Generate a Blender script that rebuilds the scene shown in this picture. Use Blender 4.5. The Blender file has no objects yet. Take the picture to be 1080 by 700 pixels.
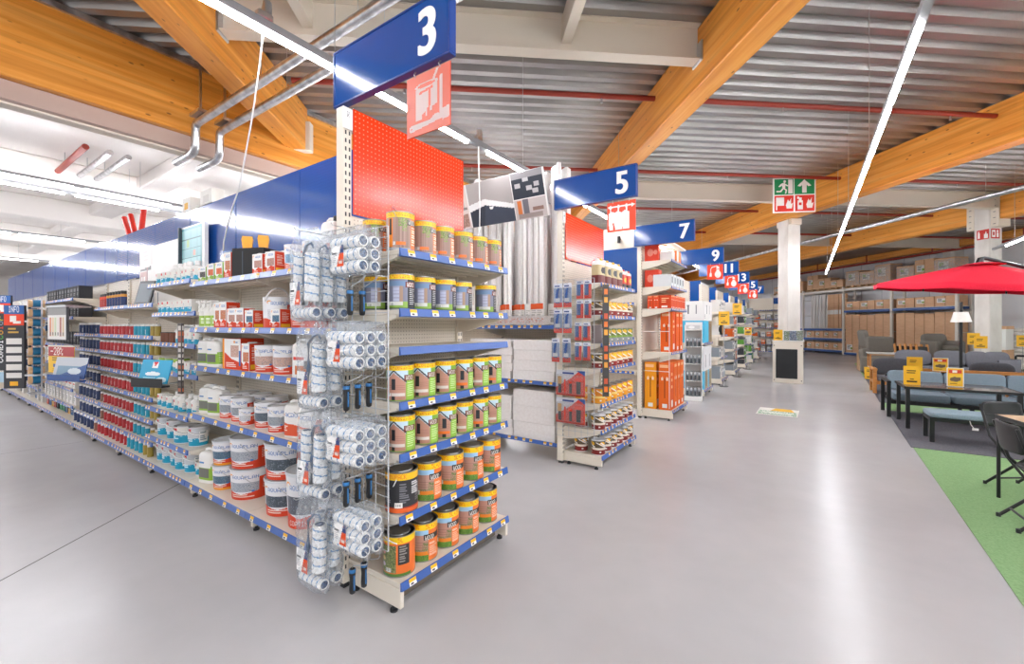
import bpy, math, random
from mathutils import Vector, Matrix
R = random.Random(7)
SC = bpy.context.scene
COL = SC.collection
PI = math.pi

# ---------------------------------------------------------------- colours and materials
def s2l(c):
    return c / 12.92 if c <= 0.04045 else ((c + 0.055) / 1.055) ** 2.4
_hc = {}
def L(h):
    if h not in _hc:
        x = h.lstrip('#')
        _hc[h] = tuple(s2l(int(x[i:i + 2], 16) / 255) for i in (0, 2, 4)) + (1.0,)
    return _hc[h]

def nodes_of(m):
    m.use_nodes = True
    nt = m.node_tree
    return nt, nt.nodes, nt.links, nt.nodes['Principled BSDF']

def mat(name, col='#808080', rough=0.5, metal=0.0, spec=0.5, emit=None, strength=0, coat=0.0):
    m = bpy.data.materials.new(name)
    nt, N, K, b = nodes_of(m)
    b.inputs['Base Color'].default_value = L(col)
    b.inputs['Roughness'].default_value = rough
    b.inputs['Metallic'].default_value = metal
    b.inputs['Specular IOR Level'].default_value = spec
    b.inputs['Coat Weight'].default_value = coat
    if emit:
        b.inputs['Emission Color'].default_value = L(emit)
        b.inputs['Emission Strength'].default_value = strength
    return m

def attr_mat(name, rough, spec=0.5, bump=0.0):
    m = bpy.data.materials.new(name)
    nt, N, K, b = nodes_of(m)
    a = N.new('ShaderNodeAttribute'); a.attribute_name = 'print'
    K.new(a.outputs['Color'], b.inputs['Base Color'])
    b.inputs['Roughness'].default_value = rough
    b.inputs['Specular IOR Level'].default_value = spec
    return m

def ramp(N, pts):
    r = N.new('ShaderNodeValToRGB')
    e = r.color_ramp.elements
    while len(e) < len(pts): e.new(0.5)
    for el, (p, c) in zip(e, pts):
        el.position = p; el.color = L(c)
    return r

def noise_mat(name, pts, scale=(1, 1, 1), nscale=5, detail=6, rough=0.5, bump=0.0, metal=0.0, rr=None, dist=0.0, spec=0.5):
    m = bpy.data.materials.new(name)
    nt, N, K, b = nodes_of(m)
    tc = N.new('ShaderNodeTexCoord'); mp = N.new('ShaderNodeMapping')
    mp.inputs['Scale'].default_value = scale
    K.new(tc.outputs['Object'], mp.inputs['Vector'])
    n = N.new('ShaderNodeTexNoise'); n.inputs['Scale'].default_value = nscale
    n.inputs['Detail'].default_value = detail; n.inputs['Distortion'].default_value = dist
    K.new(mp.outputs['Vector'], n.inputs['Vector'])
    r = ramp(N, pts)
    K.new(n.outputs['Fac'], r.inputs['Fac']); K.new(r.outputs['Color'], b.inputs['Base Color'])
    b.inputs['Roughness'].default_value = rough; b.inputs['Metallic'].default_value = metal
    b.inputs['Specular IOR Level'].default_value = spec
    if rr:
        mr = N.new('ShaderNodeMapRange'); mr.inputs['To Min'].default_value, mr.inputs['To Max'].default_value = rr
        mr.inputs['From Min'].default_value, mr.inputs['From Max'].default_value = 0.3, 0.7
        K.new(n.outputs['Fac'], mr.inputs['Value']); K.new(mr.outputs['Result'], b.inputs['Roughness'])
    if bump:
        bp = N.new('ShaderNodeBump'); bp.inputs['Strength'].default_value = bump; bp.inputs['Distance'].default_value = 0.01
        K.new(n.outputs['Fac'], bp.inputs['Height']); K.new(bp.outputs['Normal'], b.inputs['Normal'])
    return m

PRINT = attr_mat('printed_gloss', 0.38)
PAPER = attr_mat('printed_paper', 0.6, 0.3)
GLOSSP = attr_mat('printed_lacquer', 0.2)
CREAM = mat('cream_powder_coat', '#E4DBCC', 0.42)
CREAM2 = mat('cream_steel', '#D8CCBC', 0.5)
RAIL = mat('blue_rail', '#3E63AC', 0.3)
NAVY = mat('navy_enamel', '#124A92', 0.12)
DARK = mat('dark_rubber', '#26282B', 0.6)
BLACK = mat('black_metal', '#17181A', 0.38)
BLACKP = mat('black_plastic', '#1B1C1E', 0.45)
WHITE = mat('white_plastic', '#EDECEA', 0.4)
FOAM = noise_mat('white_foam', [(0.3, '#F1ECE9'), (0.7, '#F9F6F4')], nscale=30, rough=0.8)
STEEL = mat('steel', '#C9CACC', 0.28, 1.0)
GALV = noise_mat('galvanised_duct', [(0.3, '#A9ABAE'), (0.7, '#E3E4E6')], nscale=8, rough=0.3, metal=1.0, bump=0.15)
TINLID = mat('tin_lid', '#9A9A98', 0.3, 0.85)
REDPIPE = mat('red_pipe', '#97301F', 0.45)
REDFAB = noise_mat('red_canvas', [(0.3, '#DA1E38'), (0.7, '#E32A43')], nscale=60, rough=0.8, bump=0.1, spec=0.2)
BLUEPL = mat('petrol_plastic', '#1F4C73', 0.35)
GREYFAB = noise_mat('charcoal_fabric', [(0.35, '#6A6B72'), (0.65, '#84858C')], nscale=140, rough=0.95, bump=0.2, spec=0.1)
GREYFAB2 = noise_mat('dark_fabric', [(0.35, '#44454A'), (0.65, '#5A5B60')], nscale=140, rough=0.95, bump=0.2, spec=0.1)
BLUEFAB = noise_mat('slate_blue_fabric', [(0.35, '#7C8D98'), (0.65, '#91A2AC')], nscale=150, rough=0.95, bump=0.2, spec=0.1)
TAUPE = noise_mat('taupe_fabric', [(0.35, '#6B665F'), (0.65, '#847E76')], nscale=120, rough=0.95, bump=0.2, spec=0.1)
OAKW = noise_mat('acacia_wood', [(0.3, '#B0702F'), (0.7, '#D0914C')], (1, 1, 8), 6, rough=0.5)
CARD = noise_mat('cardboard', [(0.3, '#D6AA86'), (0.7, '#E3BA96')], (1, 1, 4), 3, rough=0.85, spec=0.2)
PALLETW = noise_mat('pallet_wood', [(0.3, '#A07C58'), (0.7, '#C6A27C')], (1, 6, 6), 3, rough=0.85)
WALLM = noise_mat('grey_cladding', [(0.3, '#D6D5D8'), (0.7, '#DEDDE0')], nscale=0.6, rough=0.6)
HALLM = noise_mat('white_concrete', [(0.3, '#EFE9E4'), (0.7, '#F6F1ED')], nscale=0.8, rough=0.8)
TUBE = mat('lit_led_tube', '#FFFFFF', 0.4, emit='#F8FAFF', strength=62)
LAMPLIT = mat('lit_lamp', '#FFFFFF', 0.4, emit='#FFF1E0', strength=6)
CONC = noise_mat('column_concrete', [(0.25, '#C9C2BA'), (0.5, '#D6D0C9'), (0.8, '#E2DDD7')], (1, 1, 0.5), 3.5, 8, rough=0.75, bump=0.12)
GREENC = noise_mat('green_needlefelt', [(0.3, '#7E9F6E'), (0.5, '#88A978'), (0.75, '#92B283')], nscale=70, rough=1.0, bump=0.5, spec=0.05)
GREYC = noise_mat('grey_felt', [(0.3, '#5E5D62'), (0.7, '#706F75')], nscale=60, rough=1.0, bump=0.4, spec=0.05)

def floor_mat():
    m = bpy.data.materials.new('polished_concrete')
    nt, N, K, b = nodes_of(m)
    tc = N.new('ShaderNodeTexCoord')
    n1 = N.new('ShaderNodeTexNoise'); n1.inputs['Scale'].default_value = 0.5; n1.inputs['Detail'].default_value = 2; n1.inputs['Distortion'].default_value = 0.2
    n2 = N.new('ShaderNodeTexNoise'); n2.inputs['Scale'].default_value = 5; n2.inputs['Detail'].default_value = 3
    n3 = N.new('ShaderNodeTexNoise'); n3.inputs['Scale'].default_value = 1.7; n3.inputs['Detail'].default_value = 5; n3.inputs['Distortion'].default_value = 0.3
    for n in (n1, n2, n3): K.new(tc.outputs['Object'], n.inputs['Vector'])
    r1 = ramp(N, [(0.25, '#AEABAC'), (0.5, '#BCBABB'), (0.75, '#C9C7C8')])
    r2 = ramp(N, [(0.2, '#B8B6B7'), (0.8, '#C3C1C2')])
    mx = N.new('ShaderNodeMix'); mx.data_type = 'RGBA'; mx.inputs[0].default_value = 0.4
    K.new(n1.outputs['Fac'], r1.inputs['Fac']); K.new(n2.outputs['Fac'], r2.inputs['Fac'])
    K.new(r1.outputs['Color'], mx.inputs[6]); K.new(r2.outputs['Color'], mx.inputs[7])
    K.new(mx.outputs[2], b.inputs['Base Color'])
    mr = N.new('ShaderNodeMapRange'); mr.inputs['From Min'].default_value, mr.inputs['From Max'].default_value = 0.3, 0.7
    mr.inputs['To Min'].default_value, mr.inputs['To Max'].default_value = 0.265, 0.29
    b.inputs['Roughness'].default_value = 0.27
    b.inputs['Specular IOR Level'].default_value = 0.55
    return m
FLOORM = floor_mat()

def glulam():
    m = bpy.data.materials.new('glulam_timber')
    nt, N, K, b = nodes_of(m)
    tc = N.new('ShaderNodeTexCoord')
    mp = N.new('ShaderNodeMapping'); mp.inputs['Scale'].default_value = (0.35, 7, 7)
    K.new(tc.outputs['Object'], mp.inputs['Vector'])
    n = N.new('ShaderNodeTexNoise'); n.inputs['Scale'].default_value = 2.2; n.inputs['Detail'].default_value = 7; n.inputs['Distortion'].default_value = 0.4
    K.new(mp.outputs['Vector'], n.inputs['Vector'])
    r = ramp(N, [(0.25, '#CB7B20'), (0.5, '#DF9236'), (0.78, '#EDAA56')])
    K.new(n.outputs['Fac'], r.inputs['Fac'])
    # lamella layers: each 40 mm board has its own tone
    sx = N.new('ShaderNodeSeparateXYZ'); K.new(tc.outputs['Object'], sx.inputs[0])
    dv = N.new('ShaderNodeMath'); dv.operation = 'MULTIPLY'; dv.inputs[1].default_value = 24; K.new(sx.outputs['Z'], dv.inputs[0])
    fl = N.new('ShaderNodeMath'); fl.operation = 'FLOOR'; K.new(dv.outputs[0], fl.inputs[0])
    wn = N.new('ShaderNodeTexWhiteNoise'); wn.noise_dimensions = '1D'; K.new(fl.outputs[0], wn.inputs['W'])
    mr = N.new('ShaderNodeMapRange'); mr.inputs['To Min'].default_value, mr.inputs['To Max'].default_value = 0.88, 1.06
    K.new(wn.outputs['Value'], mr.inputs['Value'])
    mu = N.new('ShaderNodeMix'); mu.data_type = 'RGBA'; mu.blend_type = 'MULTIPLY'; mu.inputs[0].default_value = 1
    cb = N.new('ShaderNodeCombineColor')
    for i in range(3): K.new(mr.outputs['Result'], cb.inputs[i])
    K.new(r.outputs['Color'], mu.inputs[6]); K.new(cb.outputs[0], mu.inputs[7])
    # knots
    mp2 = N.new('ShaderNodeMapping'); mp2.inputs['Scale'].default_value = (3.6, 9.0, 9.0)
    K.new(tc.outputs['Object'], mp2.inputs['Vector'])
    vo = N.new('ShaderNodeTexVoronoi'); vo.inputs['Scale'].default_value = 1.0; vo.inputs['Randomness'].default_value = 1
    K.new(mp2.outputs['Vector'], vo.inputs['Vector'])
    kr = ramp(N, [(0.07, '#FFFFFF'), (0.13, '#000000')])
    K.new(vo.outputs['Distance'], kr.inputs['Fac'])
    kt = N.new('ShaderNodeMath'); kt.operation = 'MULTIPLY'; kt.inputs[1].default_value = 0.75
    K.new(kr.outputs['Color'], kt.inputs[0])
    mk = N.new('ShaderNodeMix'); mk.data_type = 'RGBA'; K.new(kt.outputs[0], mk.inputs[0])
    K.new(mu.outputs[2], mk.inputs[6]); mk.inputs[7].default_value = L('#5A2A10')
    K.new(mk.outputs[2], b.inputs['Base Color'])
    b.inputs['Roughness'].default_value = 0.42
    return m
WOOD = glulam()

def perforated(name, col, dot, rough, pitch=0.025, rad=0.2, axes='XZ'):
    m = bpy.data.materials.new(name)
    nt, N, K, b = nodes_of(m)
    tc = N.new('ShaderNodeTexCoord'); sx = N.new('ShaderNodeSeparateXYZ'); K.new(tc.outputs['Object'], sx.inputs[0])
    ds = []
    for ax in axes:
        a = N.new('ShaderNodeMath'); a.operation = 'DIVIDE'; a.inputs[1].default_value = pitch; K.new(sx.outputs[ax], a.inputs[0])
        f = N.new('ShaderNodeMath'); f.operation = 'FRACT'; K.new(a.outputs[0], f.inputs[0])
        s = N.new('ShaderNodeMath'); s.operation = 'SUBTRACT'; s.inputs[1].default_value = 0.5; K.new(f.outputs[0], s.inputs[0])
        p = N.new('ShaderNodeMath'); p.operation = 'MULTIPLY'; K.new(s.outputs[0], p.inputs[0]); K.new(s.outputs[0], p.inputs[1])
        ds.append(p)
    ad = N.new('ShaderNodeMath'); ad.operation = 'ADD'; K.new(ds[0].outputs[0], ad.inputs[0]); K.new(ds[1].outputs[0], ad.inputs[1])
    lt = N.new('ShaderNodeMath'); lt.operation = 'LESS_THAN'; lt.inputs[1].default_value = rad * rad; K.new(ad.outputs[0], lt.inputs[0])
    mx = N.new('ShaderNodeMix'); mx.data_type = 'RGBA'; K.new(lt.outputs[0], mx.inputs[0])
    mx.inputs[6].default_value = L(col); mx.inputs[7].default_value = L(dot)
    K.new(mx.outputs[2], b.inputs['Base Color'])
    b.inputs['Roughness'].default_value = rough
    return m
PERF_RED = perforated('perforated_red', '#EE3A0A', '#F7916B', 0.2, 0.03, 0.16)  # pale dots paint the light showing through the holes
PERF_BLUE = perforated('perforated_blue', '#184F9E', '#123E80', 0.11, 0.025, 0.17)
PERF_CREAM = perforated('perforated_cream', '#E2D9CB', '#8F8574', 0.45, 0.025, 0.16)

def clear(name, tint, haze, rough=0.12, bump=0.5, scale=26):
    m = bpy.data.materials.new(name)
    nt, N, K, b = nodes_of(m)
    N.remove(b)
    out = N['Material Output']
    tr = N.new('ShaderNodeBsdfTransparent'); tr.inputs['Color'].default_value = L(tint)
    gl = N.new('ShaderNodeBsdfPrincipled'); gl.inputs['Base Color'].default_value = L('#F4F6F8'); gl.inputs['Roughness'].default_value = rough
    mx = N.new('ShaderNodeMixShader')
    n = N.new('ShaderNodeTexNoise'); n.inputs['Scale'].default_value = scale; n.inputs['Detail'].default_value = 4; n.inputs['Distortion'].default_value = 1.5
    tc = N.new('ShaderNodeTexCoord'); K.new(tc.outputs['Object'], n.inputs['Vector'])
    bp = N.new('ShaderNodeBump'); bp.inputs['Strength'].default_value = bump; bp.inputs['Distance'].default_value = 0.02
    K.new(n.outputs['Fac'], bp.inputs['Height']); K.new(bp.outputs['Normal'], gl.inputs['Normal'])
    mr = N.new('ShaderNodeMapRange'); mr.inputs['From Min'].default_value, mr.inputs['From Max'].default_value = 0.35, 0.75
    mr.inputs['To Min'].default_value, mr.inputs['To Max'].default_value = haze * 0.3, haze * 1.8
    K.new(n.outputs['Fac'], mr.inputs['Value']); K.new(mr.outputs['Result'], mx.inputs[0])
    K.new(tr.outputs[0], mx.inputs[1]); K.new(gl.outputs[0], mx.inputs[2]); K.new(mx.outputs[0], out.inputs['Surface'])
    return m
BAG = clear('clear_bag_film', '#F6F8FA', 0.2)
FILM = clear('stretch_film', '#F4F4F4', 0.3, 0.25)
ACRYL = clear('clear_acrylic', '#F8F8F8', 0.10, 0.05, 0.0)

def translucent_red():
    m = bpy.data.materials.new('red_translucent_card')
    nt, N, K, b = nodes_of(m)
    a = N.new('ShaderNodeAttribute'); a.attribute_name = 'print'
    K.new(a.outputs['Color'], b.inputs['Base Color'])
    b.inputs['Roughness'].default_value = 0.4
    t = N.new('ShaderNodeBsdfTranslucent'); K.new(a.outputs['Color'], t.inputs['Color'])
    mx = N.new('ShaderNodeMixShader'); mx.inputs[0].default_value = 0.45
    K.new(b.outputs[0], mx.inputs[1]); K.new(t.outputs[0], mx.inputs[2]); K.new(mx.outputs[0], N['Material Output'].inputs['Surface'])
    return m
TRANSRED = translucent_red()

# ---------------------------------------------------------------- pixel canvas for printed artwork
FONT = {'0':'3E5149453E','1':'00427F4000','2':'4261514946','3':'2141454B31','4':'1814127F10','5':'2745454539','6':'3C4A494930','7':'0171090503','8':'3649494936','9':'064949291E',
'A':'7E1111117E','B':'7F49494936','C':'3E41414122','D':'7F4141221C','E':'7F49494941','F':'7F09090901','G':'3E4149497A','H':'7F0808087F','I':'00417F4100','J':'2040413F01','K':'7F08142241','L':'7F40404040','M':'7F020C027F','N':'7F0408107F','O':'3E4141413E','P':'7F09090906','Q':'3E4151215E','R':'7F09192946','S':'4649494931','T':'01017F0101','U':'3F4040403F','V':'1F2040201F','W':'3F4038403F','X':'6314081463','Y':'0708700807','Z':'6151494543',
'%':'2313086462','-':'0808080808','.':'0060600000',',':'0050300000','+':'08083E0808',' ':'0000000000','b':'7F48444438','o':'3844444438','m':'7C04180478','i':'00447D4000','l':'00417F4000','r':'7C08040408'}
class Cv:
    def __init__(s, w, h, bg):
        s.w, s.h = w, h
        s.p = [[bg] * w for _ in range(h)]          # row 0 = bottom
    def px(s, x, y, c):
        if 0 <= x < s.w and 0 <= y < s.h: s.p[y][x] = c
    def r(s, x0, y0, x1, y1, c):
        for y in range(max(0, round(y0 * s.h)), min(s.h, round(y1 * s.h))):
            for x in range(max(0, round(x0 * s.w)), min(s.w, round(x1 * s.w))): s.p[y][x] = c
        return s
    def t(s, txt, x, y, c, k=1, kx=None, right=False):
        kx = kx or k
        X = round(x * s.w); Y = round(y * s.h)
        if right: X -= len(txt) * 6 * kx
        for ch in txt:
            g = FONT.get(ch) or FONT.get(ch.upper(), FONT[' '])
            for i in range(5):
                b = int(g[2 * i:2 * i + 2], 16)
                for j in range(7):
                    if b >> j & 1:
                        for a in range(kx):
                            for d in range(k): s.px(X + i * kx + a, Y + (6 - j) * k + d, c)
            X += 6 * kx
        return s
    def poly(s, pts, c):
        P = [(a * s.w, b * s.h) for a, b in pts]
        for y in range(s.h):
            yy = y + 0.5; xs = []
            for (x0, y0), (x1, y1) in zip(P, P[1:] + P[:1]):
                if (y0 <= yy) != (y1 <= yy): xs.append(x0 + (yy - y0) / (y1 - y0) * (x1 - x0))
            xs.sort()
            for a, b in zip(xs[::2], xs[1::2]):
                for x in range(s.w):
                    if a <= x + 0.5 < b: s.px(x, y, c)
        return s
    def e(s, cx, cy, rx, ry, c):
        for y in range(s.h):
            for x in range(s.w):
                if (((x + .5) / s.w - cx) / rx) ** 2 + (((y + .5) / s.h - cy) / ry) ** 2 <= 1: s.p[y][x] = c
        return s
    def lines(s, x0, y0, x1, y1, c, n, rnd=None, frac=0.5):
        q = rnd or R
        for i in range(n):
            y = y1 - (i + 0.5) * (y1 - y0) / n
            hh = max(1, round(frac * (y1 - y0) / n * s.h))
            Y = round(y * s.h)
            X1 = x0 + (x1 - x0) * q.uniform(0.55, 1)
            for d in range(hh):
                for x in range(round(x0 * s.w), round(X1 * s.w)): s.px(x, Y + d, c)
        return s
    def speck(s, x0, y0, x1, y1, cols, dens=0.5):
        for y in range(round(y0 * s.h), round(y1 * s.h)):
            for x in range(round(x0 * s.w), round(x1 * s.w)):
                if R.random() < dens: s.px(x, y, R.choice(cols))
        return s

# ---------------------------------------------------------------- mesh builder
class M:
    def __init__(s):
        s.v, s.f, s.m, s.c, s.sm, s.mats = [], [], [], [], [], []
        s.xf = None
    def mi(s, m):
        if m not in s.mats: s.mats.append(m)
        return s.mats.index(m)
    def add(s, vs, fs, m, smooth=False, cols=None):
        col = None
        if isinstance(m, str): col = m; m = PRINT
        elif isinstance(m, tuple): m, col = m
        i = s.mi(m); b = len(s.v)
        if s.xf is not None: vs = [s.xf @ Vector(q) for q in vs]
        s.v.extend([tuple(q) for q in vs])
        for k, fc in enumerate(fs):
            s.f.append([b + j for j in fc]); s.m.append(i)
            s.c.append(cols[k] if cols else col); s.sm.append(smooth)
        return s
    def box(s, x0, y0, z0, x1, y1, z1, m, ch=0.0):
        if ch <= 0:
            vs = [(x, y, z) for z in (z0, z1) for y in (y0, y1) for x in (x0, x1)]
            fs = [(0, 2, 3, 1), (4, 5, 7, 6), (0, 1, 5, 4), (2, 6, 7, 3), (0, 4, 6, 2), (1, 3, 7, 5)]
            return s.add(vs, fs, m)
        lo, hi = (x0, y0, z0), (x1, y1, z1)
        ch = min(ch, *(0.49 * (hi[i] - lo[i]) for i in range(3)))
        vs, idx = [], {}
        for cx in (0, 1):
            for cy in (0, 1):
                for cz in (0, 1):
                    cc = (cx, cy, cz)
                    for ax in range(3):
                        p = [(hi if cc[i] else lo)[i] + (0 if i == ax else (-ch if cc[i] else ch)) for i in range(3)]
                        idx[(cc, ax)] = len(vs); vs.append(tuple(p))
        fs = []
        for ax in range(3):
            a, b = [i for i in range(3) if i != ax]
            for sd in (0, 1):
                q = []
                for (u, w) in ((0, 0), (1, 0), (1, 1), (0, 1)):
                    cc = [0, 0, 0]; cc[ax] = sd; cc[a] = u; cc[b] = w
                    q.append(idx[(tuple(cc), ax)])
                fl = (sd == 1) != (ax == 1)
                fs.append(q if fl else q[::-1])
        for ax in range(3):
            a, b = [i for i in range(3) if i != ax]
            for u in (0, 1):
                for w in (0, 1):
                    c0 = [0, 0, 0]; c0[a] = u; c0[b] = w; c1 = list(c0); c1[ax] = 1
                    c0, c1 = tuple(c0), tuple(c1)
                    fs.append((idx[(c0, a)], idx[(c1, a)], idx[(c1, b)], idx[(c0, b)]))
        for cx in (0, 1):
            for cy in (0, 1):
                for cz in (0, 1):
                    cc = (cx, cy, cz); fs.append((idx[(cc, 0)], idx[(cc, 1)], idx[(cc, 2)]))
        return s.add(vs, fs, m)
    def lathe(s, prof, n, m, cx=0, cy=0, axis='z', smooth=True, closed_ends=True, cont=False):
        """prof [(r, z)]; strips are unshared unless cont"""
        def P(r, a, z):
            x, y = r * math.cos(a), r * math.sin(a)
            if axis == 'z': return (cx + x, cy + y, z)
            if axis == 'x': return (z, cx + x, cy + y)
            return (cx + x, z, cy + y)
        A = [2 * PI * i / n for i in range(n)]
        if cont:
            vs = [P(r, a, z) for r, z in prof for a in A]
            fs = [(k * n + i, k * n + (i + 1) % n, (k + 1) * n + (i + 1) % n, (k + 1) * n + i) for k in range(len(prof) - 1) for i in range(n)]
            s.add(vs, fs, m, smooth)
        else:
            for (r0, z0), (r1, z1) in zip(prof, prof[1:]):
                vs = [P(r0, a, z0) for a in A] + [P(r1, a, z1) for a in A]
                s.add(vs, [(i, (i + 1) % n, n + (i + 1) % n, n + i) for i in range(n)], m, smooth)
        if closed_ends:
            for (r, z), fl in ((prof[0], True), (prof[-1], False)):
                if r > 1e-5: s.add([P(r, a, z) for a in A], [list(range(n))[::-1] if fl else list(range(n))], m)
        return s
    def cyl(s, x, y, z0, z1, r, n, m, axis='z', r1=None):
        return s.lathe([(r, z0), (r if r1 is None else r1, z1)], n, m, x, y, axis)
    def tube(s, pts, r, n, m, close=False):
        pts = [Vector(p) for p in pts]
        rings = []
        up = Vector((0, 0, 1))
        N = len(pts)
        for i, p in enumerate(pts):
            d = (pts[min(i + 1, N - 1)] - pts[max(i - 1, 0)])
            if close: d = pts[(i + 1) % N] - pts[i - 1]
            d.normalize()
            a = d.cross(up)
            if a.length < 0.05: a = d.cross(Vector((1, 0, 0)))
            a.normalize(); b = a.cross(d)
            rr = r[i] if isinstance(r, (list, tuple)) else r
            rings.append([p + rr * (math.cos(t) * a + math.sin(t) * b) for t in (2 * PI * k / n for k in range(n))])
        vs = [q for g in rings for q in g]
        fs = []
        M_ = N if close else N - 1
        for k in range(M_):
            k2 = (k + 1) % N
            for i in range(n):
                j = (i + 1) % n
                fs.append((k * n + i, k2 * n + i, k2 * n + j, k * n + j))
        s.add(vs, fs, m, n > 4)
        if not close:
            s.add(rings[0], [list(range(n))], m); s.add(rings[-1], [list(range(n))[::-1]], m)
        return s
    def prism(s, poly, ax, lo, hi, m):
        """2-D polygon in the plane of the two other axes, extruded along ax"""
        def P(a, b, t): return {'x': (t, a, b), 'y': (a, t, b), 'z': (a, b, t)}[ax]
        n = len(poly)
        vs = [P(a, b, lo) for a, b in poly] + [P(a, b, hi) for a, b in poly]
        fs = [list(range(n))[::-1], [n + i for i in range(n)]] + [(i, (i + 1) % n, n + (i + 1) % n, n + i) for i in range(n)]
        return s.add(vs, fs, m)
    def plane_print(s, cv, o, u, v, m=None):
        """canvas on the rectangle o + a u + b v; equal neighbours are merged"""
        m = m or PRINT
        o, u, v = Vector(o), Vector(u), Vector(v)
        done = [[False] * cv.w for _ in range(cv.h)]
        vs, fs, cs = [], [], []
        for y in range(cv.h):
            for x in range(cv.w):
                if done[y][x]: continue
                c = cv.p[y][x]; x1 = x + 1
                while x1 < cv.w and cv.p[y][x1] == c and not done[y][x1]: x1 += 1
                y1 = y + 1
                while y1 < cv.h and all(cv.p[y1][k] == c and not done[y1][k] for k in range(x, x1)): y1 += 1
                for yy in range(y, y1):
                    for k in range(x, x1): done[yy][k] = True
                if c is None: continue
                b = len(vs)
                for (a, d) in ((x, y), (x1, y), (x1, y1), (x, y1)): vs.append(o + u * (a / cv.w) + v * (d / cv.h))
                fs.append((b, b + 1, b + 2, b + 3)); cs.append(c)
        return s.add(vs, fs, m, False, cs)
    def lathe_print(s, cv, r0, r1, z0, z1, m=None, sx=1.0, sy=1.0, p=1.0, bulge=0):
        """canvas wrapped round an upright (super)ellipse; u = 0.5 faces -y, u grows to the viewer's right"""
        m = m or PRINT
        W, H = cv.w, cv.h
        def P(u, v):
            a = -PI / 2 + (u - 0.5) * 2 * PI
            r = r0 + (r1 - r0) * v + bulge * math.sin(PI * v)
            ca, sa = math.cos(a), math.sin(a)
            if p != 1.0:
                ca = math.copysign(abs(ca) ** p, ca); sa = math.copysign(abs(sa) ** p, sa)
            return (r * sx * ca, r * sy * sa, z0 + (z1 - z0) * v)
        vs, fs, cs = [], [], []
        for x in range(W):
            y = 0
            while y < H:
                c = cv.p[y][x]; y1 = y + 1
                while y1 < H and cv.p[y1][x] == c and (not bulge or y1 - y < 4): y1 += 1
                b = len(vs)
                vs += [P(x / W, y / H), P((x + 1) / W, y / H), P((x + 1) / W, y1 / H), P(x / W, y1 / H)]
                fs.append((b, b + 1, b + 2, b + 3)); cs.append(c); y = y1
        return s.add(vs, fs, m, False, cs)
    def mesh(s, name, merge=False):
        me = bpy.data.meshes.new(name)
        me.from_pydata(s.v, [], s.f)
        for m in s.mats: me.materials.append(m)
        me.polygons.foreach_set('material_index', s.m)
        me.polygons.foreach_set('use_smooth', s.sm)
        if any(c is not None for c in s.c):
            at = me.color_attributes.new('print', 'FLOAT_COLOR', 'CORNER')
            buf = []
            for fc, c in zip(s.f, s.c): buf.extend((L(c) if c else (1, 1, 1, 1)) * len(fc))
            at.data.foreach_set('color', buf)
        me.update()
        return me

# ---------------------------------------------------------------- objects
LABELS = {}
def tag(o, label, cat, group=None, kind=None):
    if label: o['label'] = label
    if cat: o['category'] = cat
    if group: o['group'] = group
    if kind: o['kind'] = kind
    if label:
        LABELS.setdefault(label.lower(), []).append(group)
        n = len(label.replace(',', ' ').split())
        if not 4 <= n <= 16: print('LABEL LENGTH', n, label)
    return o
def link(name, data, parent=None):
    o = bpy.data.objects.new(name, data); COL.objects.link(o)
    if parent is not None: o.parent = parent
    return o
def struct(name, m, parent=None, loc=None, rz=0):
    o = link(name, m.mesh(name), parent)
    if loc: o.location = loc
    o.rotation_euler.z = rz
    if parent is None: o['kind'] = 'structure'
    return o
class Proto:
    """a kind of thing: its part meshes are built once; inst() links one individual"""
    def __init__(s, name, cat, parts): s.name, s.cat, s.parts = name, cat, parts
    def inst(s, loc, rz, label, group=None):
        ps = s.parts
        if len(ps) == 1 and not ps[0][2]:
            o = link(s.name, ps[0][1])
        else:
            o = link(s.name, None)
            o.empty_display_size = 0.05
            for pn, me, subs in ps:
                q = link(pn, me, o)
                for sn, sm in subs: link(sn, sm, q)
        o.location = loc; o.rotation_euler.z = rz
        return tag(o, label, s.cat, group)
def part(name, m, subs=()): return (name, m if isinstance(m, bpy.types.Mesh) else m.mesh(name), list(subs))
def one(name, cat, label, parts, loc=(0, 0, 0), rz=0, group=None):
    return Proto(name, cat, parts).inst(loc, rz, label, group)
ORD = 'first second third fourth fifth sixth seventh eighth ninth tenth eleventh twelfth thirteenth fourteenth fifteenth sixteenth seventeenth eighteenth nineteenth twentieth twenty-first twenty-second twenty-third twenty-fourth twenty-fifth twenty-sixth twenty-seventh twenty-eighth twenty-ninth thirtieth'.split()
NUM = 'zero one two three four five six seven eight nine ten'.split()
class Frame:
    """a shelf unit's own axes: x along its front, y from front to back"""
    def __init__(s, X, Y, rz): s.X, s.Y, s.rz = X, Y, rz
    def __call__(s, x, y, z):
        c, q = math.cos(s.rz), math.sin(s.rz)
        return (s.X + c * x - q * y, s.Y + q * x + c * y, z)
def shelf_items(fr, z, items, where, group, y0=0.04):
    """items: list of (proto, description, x centre, y centre, turn); equal descriptions are counted off from the left"""
    cnt = {}
    for it in items: cnt[it[1]] = cnt.get(it[1], 0) + 1
    seen = {}
    for pr, desc, x, y, turn in items:
        k = seen[desc] = seen.get(desc, 0) + 1
        if cnt[desc] == 1: lab = f'{desc} on {where}'
        else: lab = f'{desc}, {ORD[k - 1]} from left on {where}'
        pr.inst(fr(x, y, z + 0.0008), fr.rz + turn, lab, group)
# ================================================================ the setting
PHI = math.radians(39.7)
def B(p, q): return (p * math.cos(PHI) - q * math.sin(PHI), p * math.sin(PHI) + q * math.cos(PHI))
XF = -7.4                                    # edge girder that closes the timber hall
WALLP = 21.8

m = M(); m.add([(-46, -10, 0), (46, -10, 0), (46, 46, 0), (-46, 46, 0)], [(0, 1, 2, 3)], FLOORM)
struct('floor', m)
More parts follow.
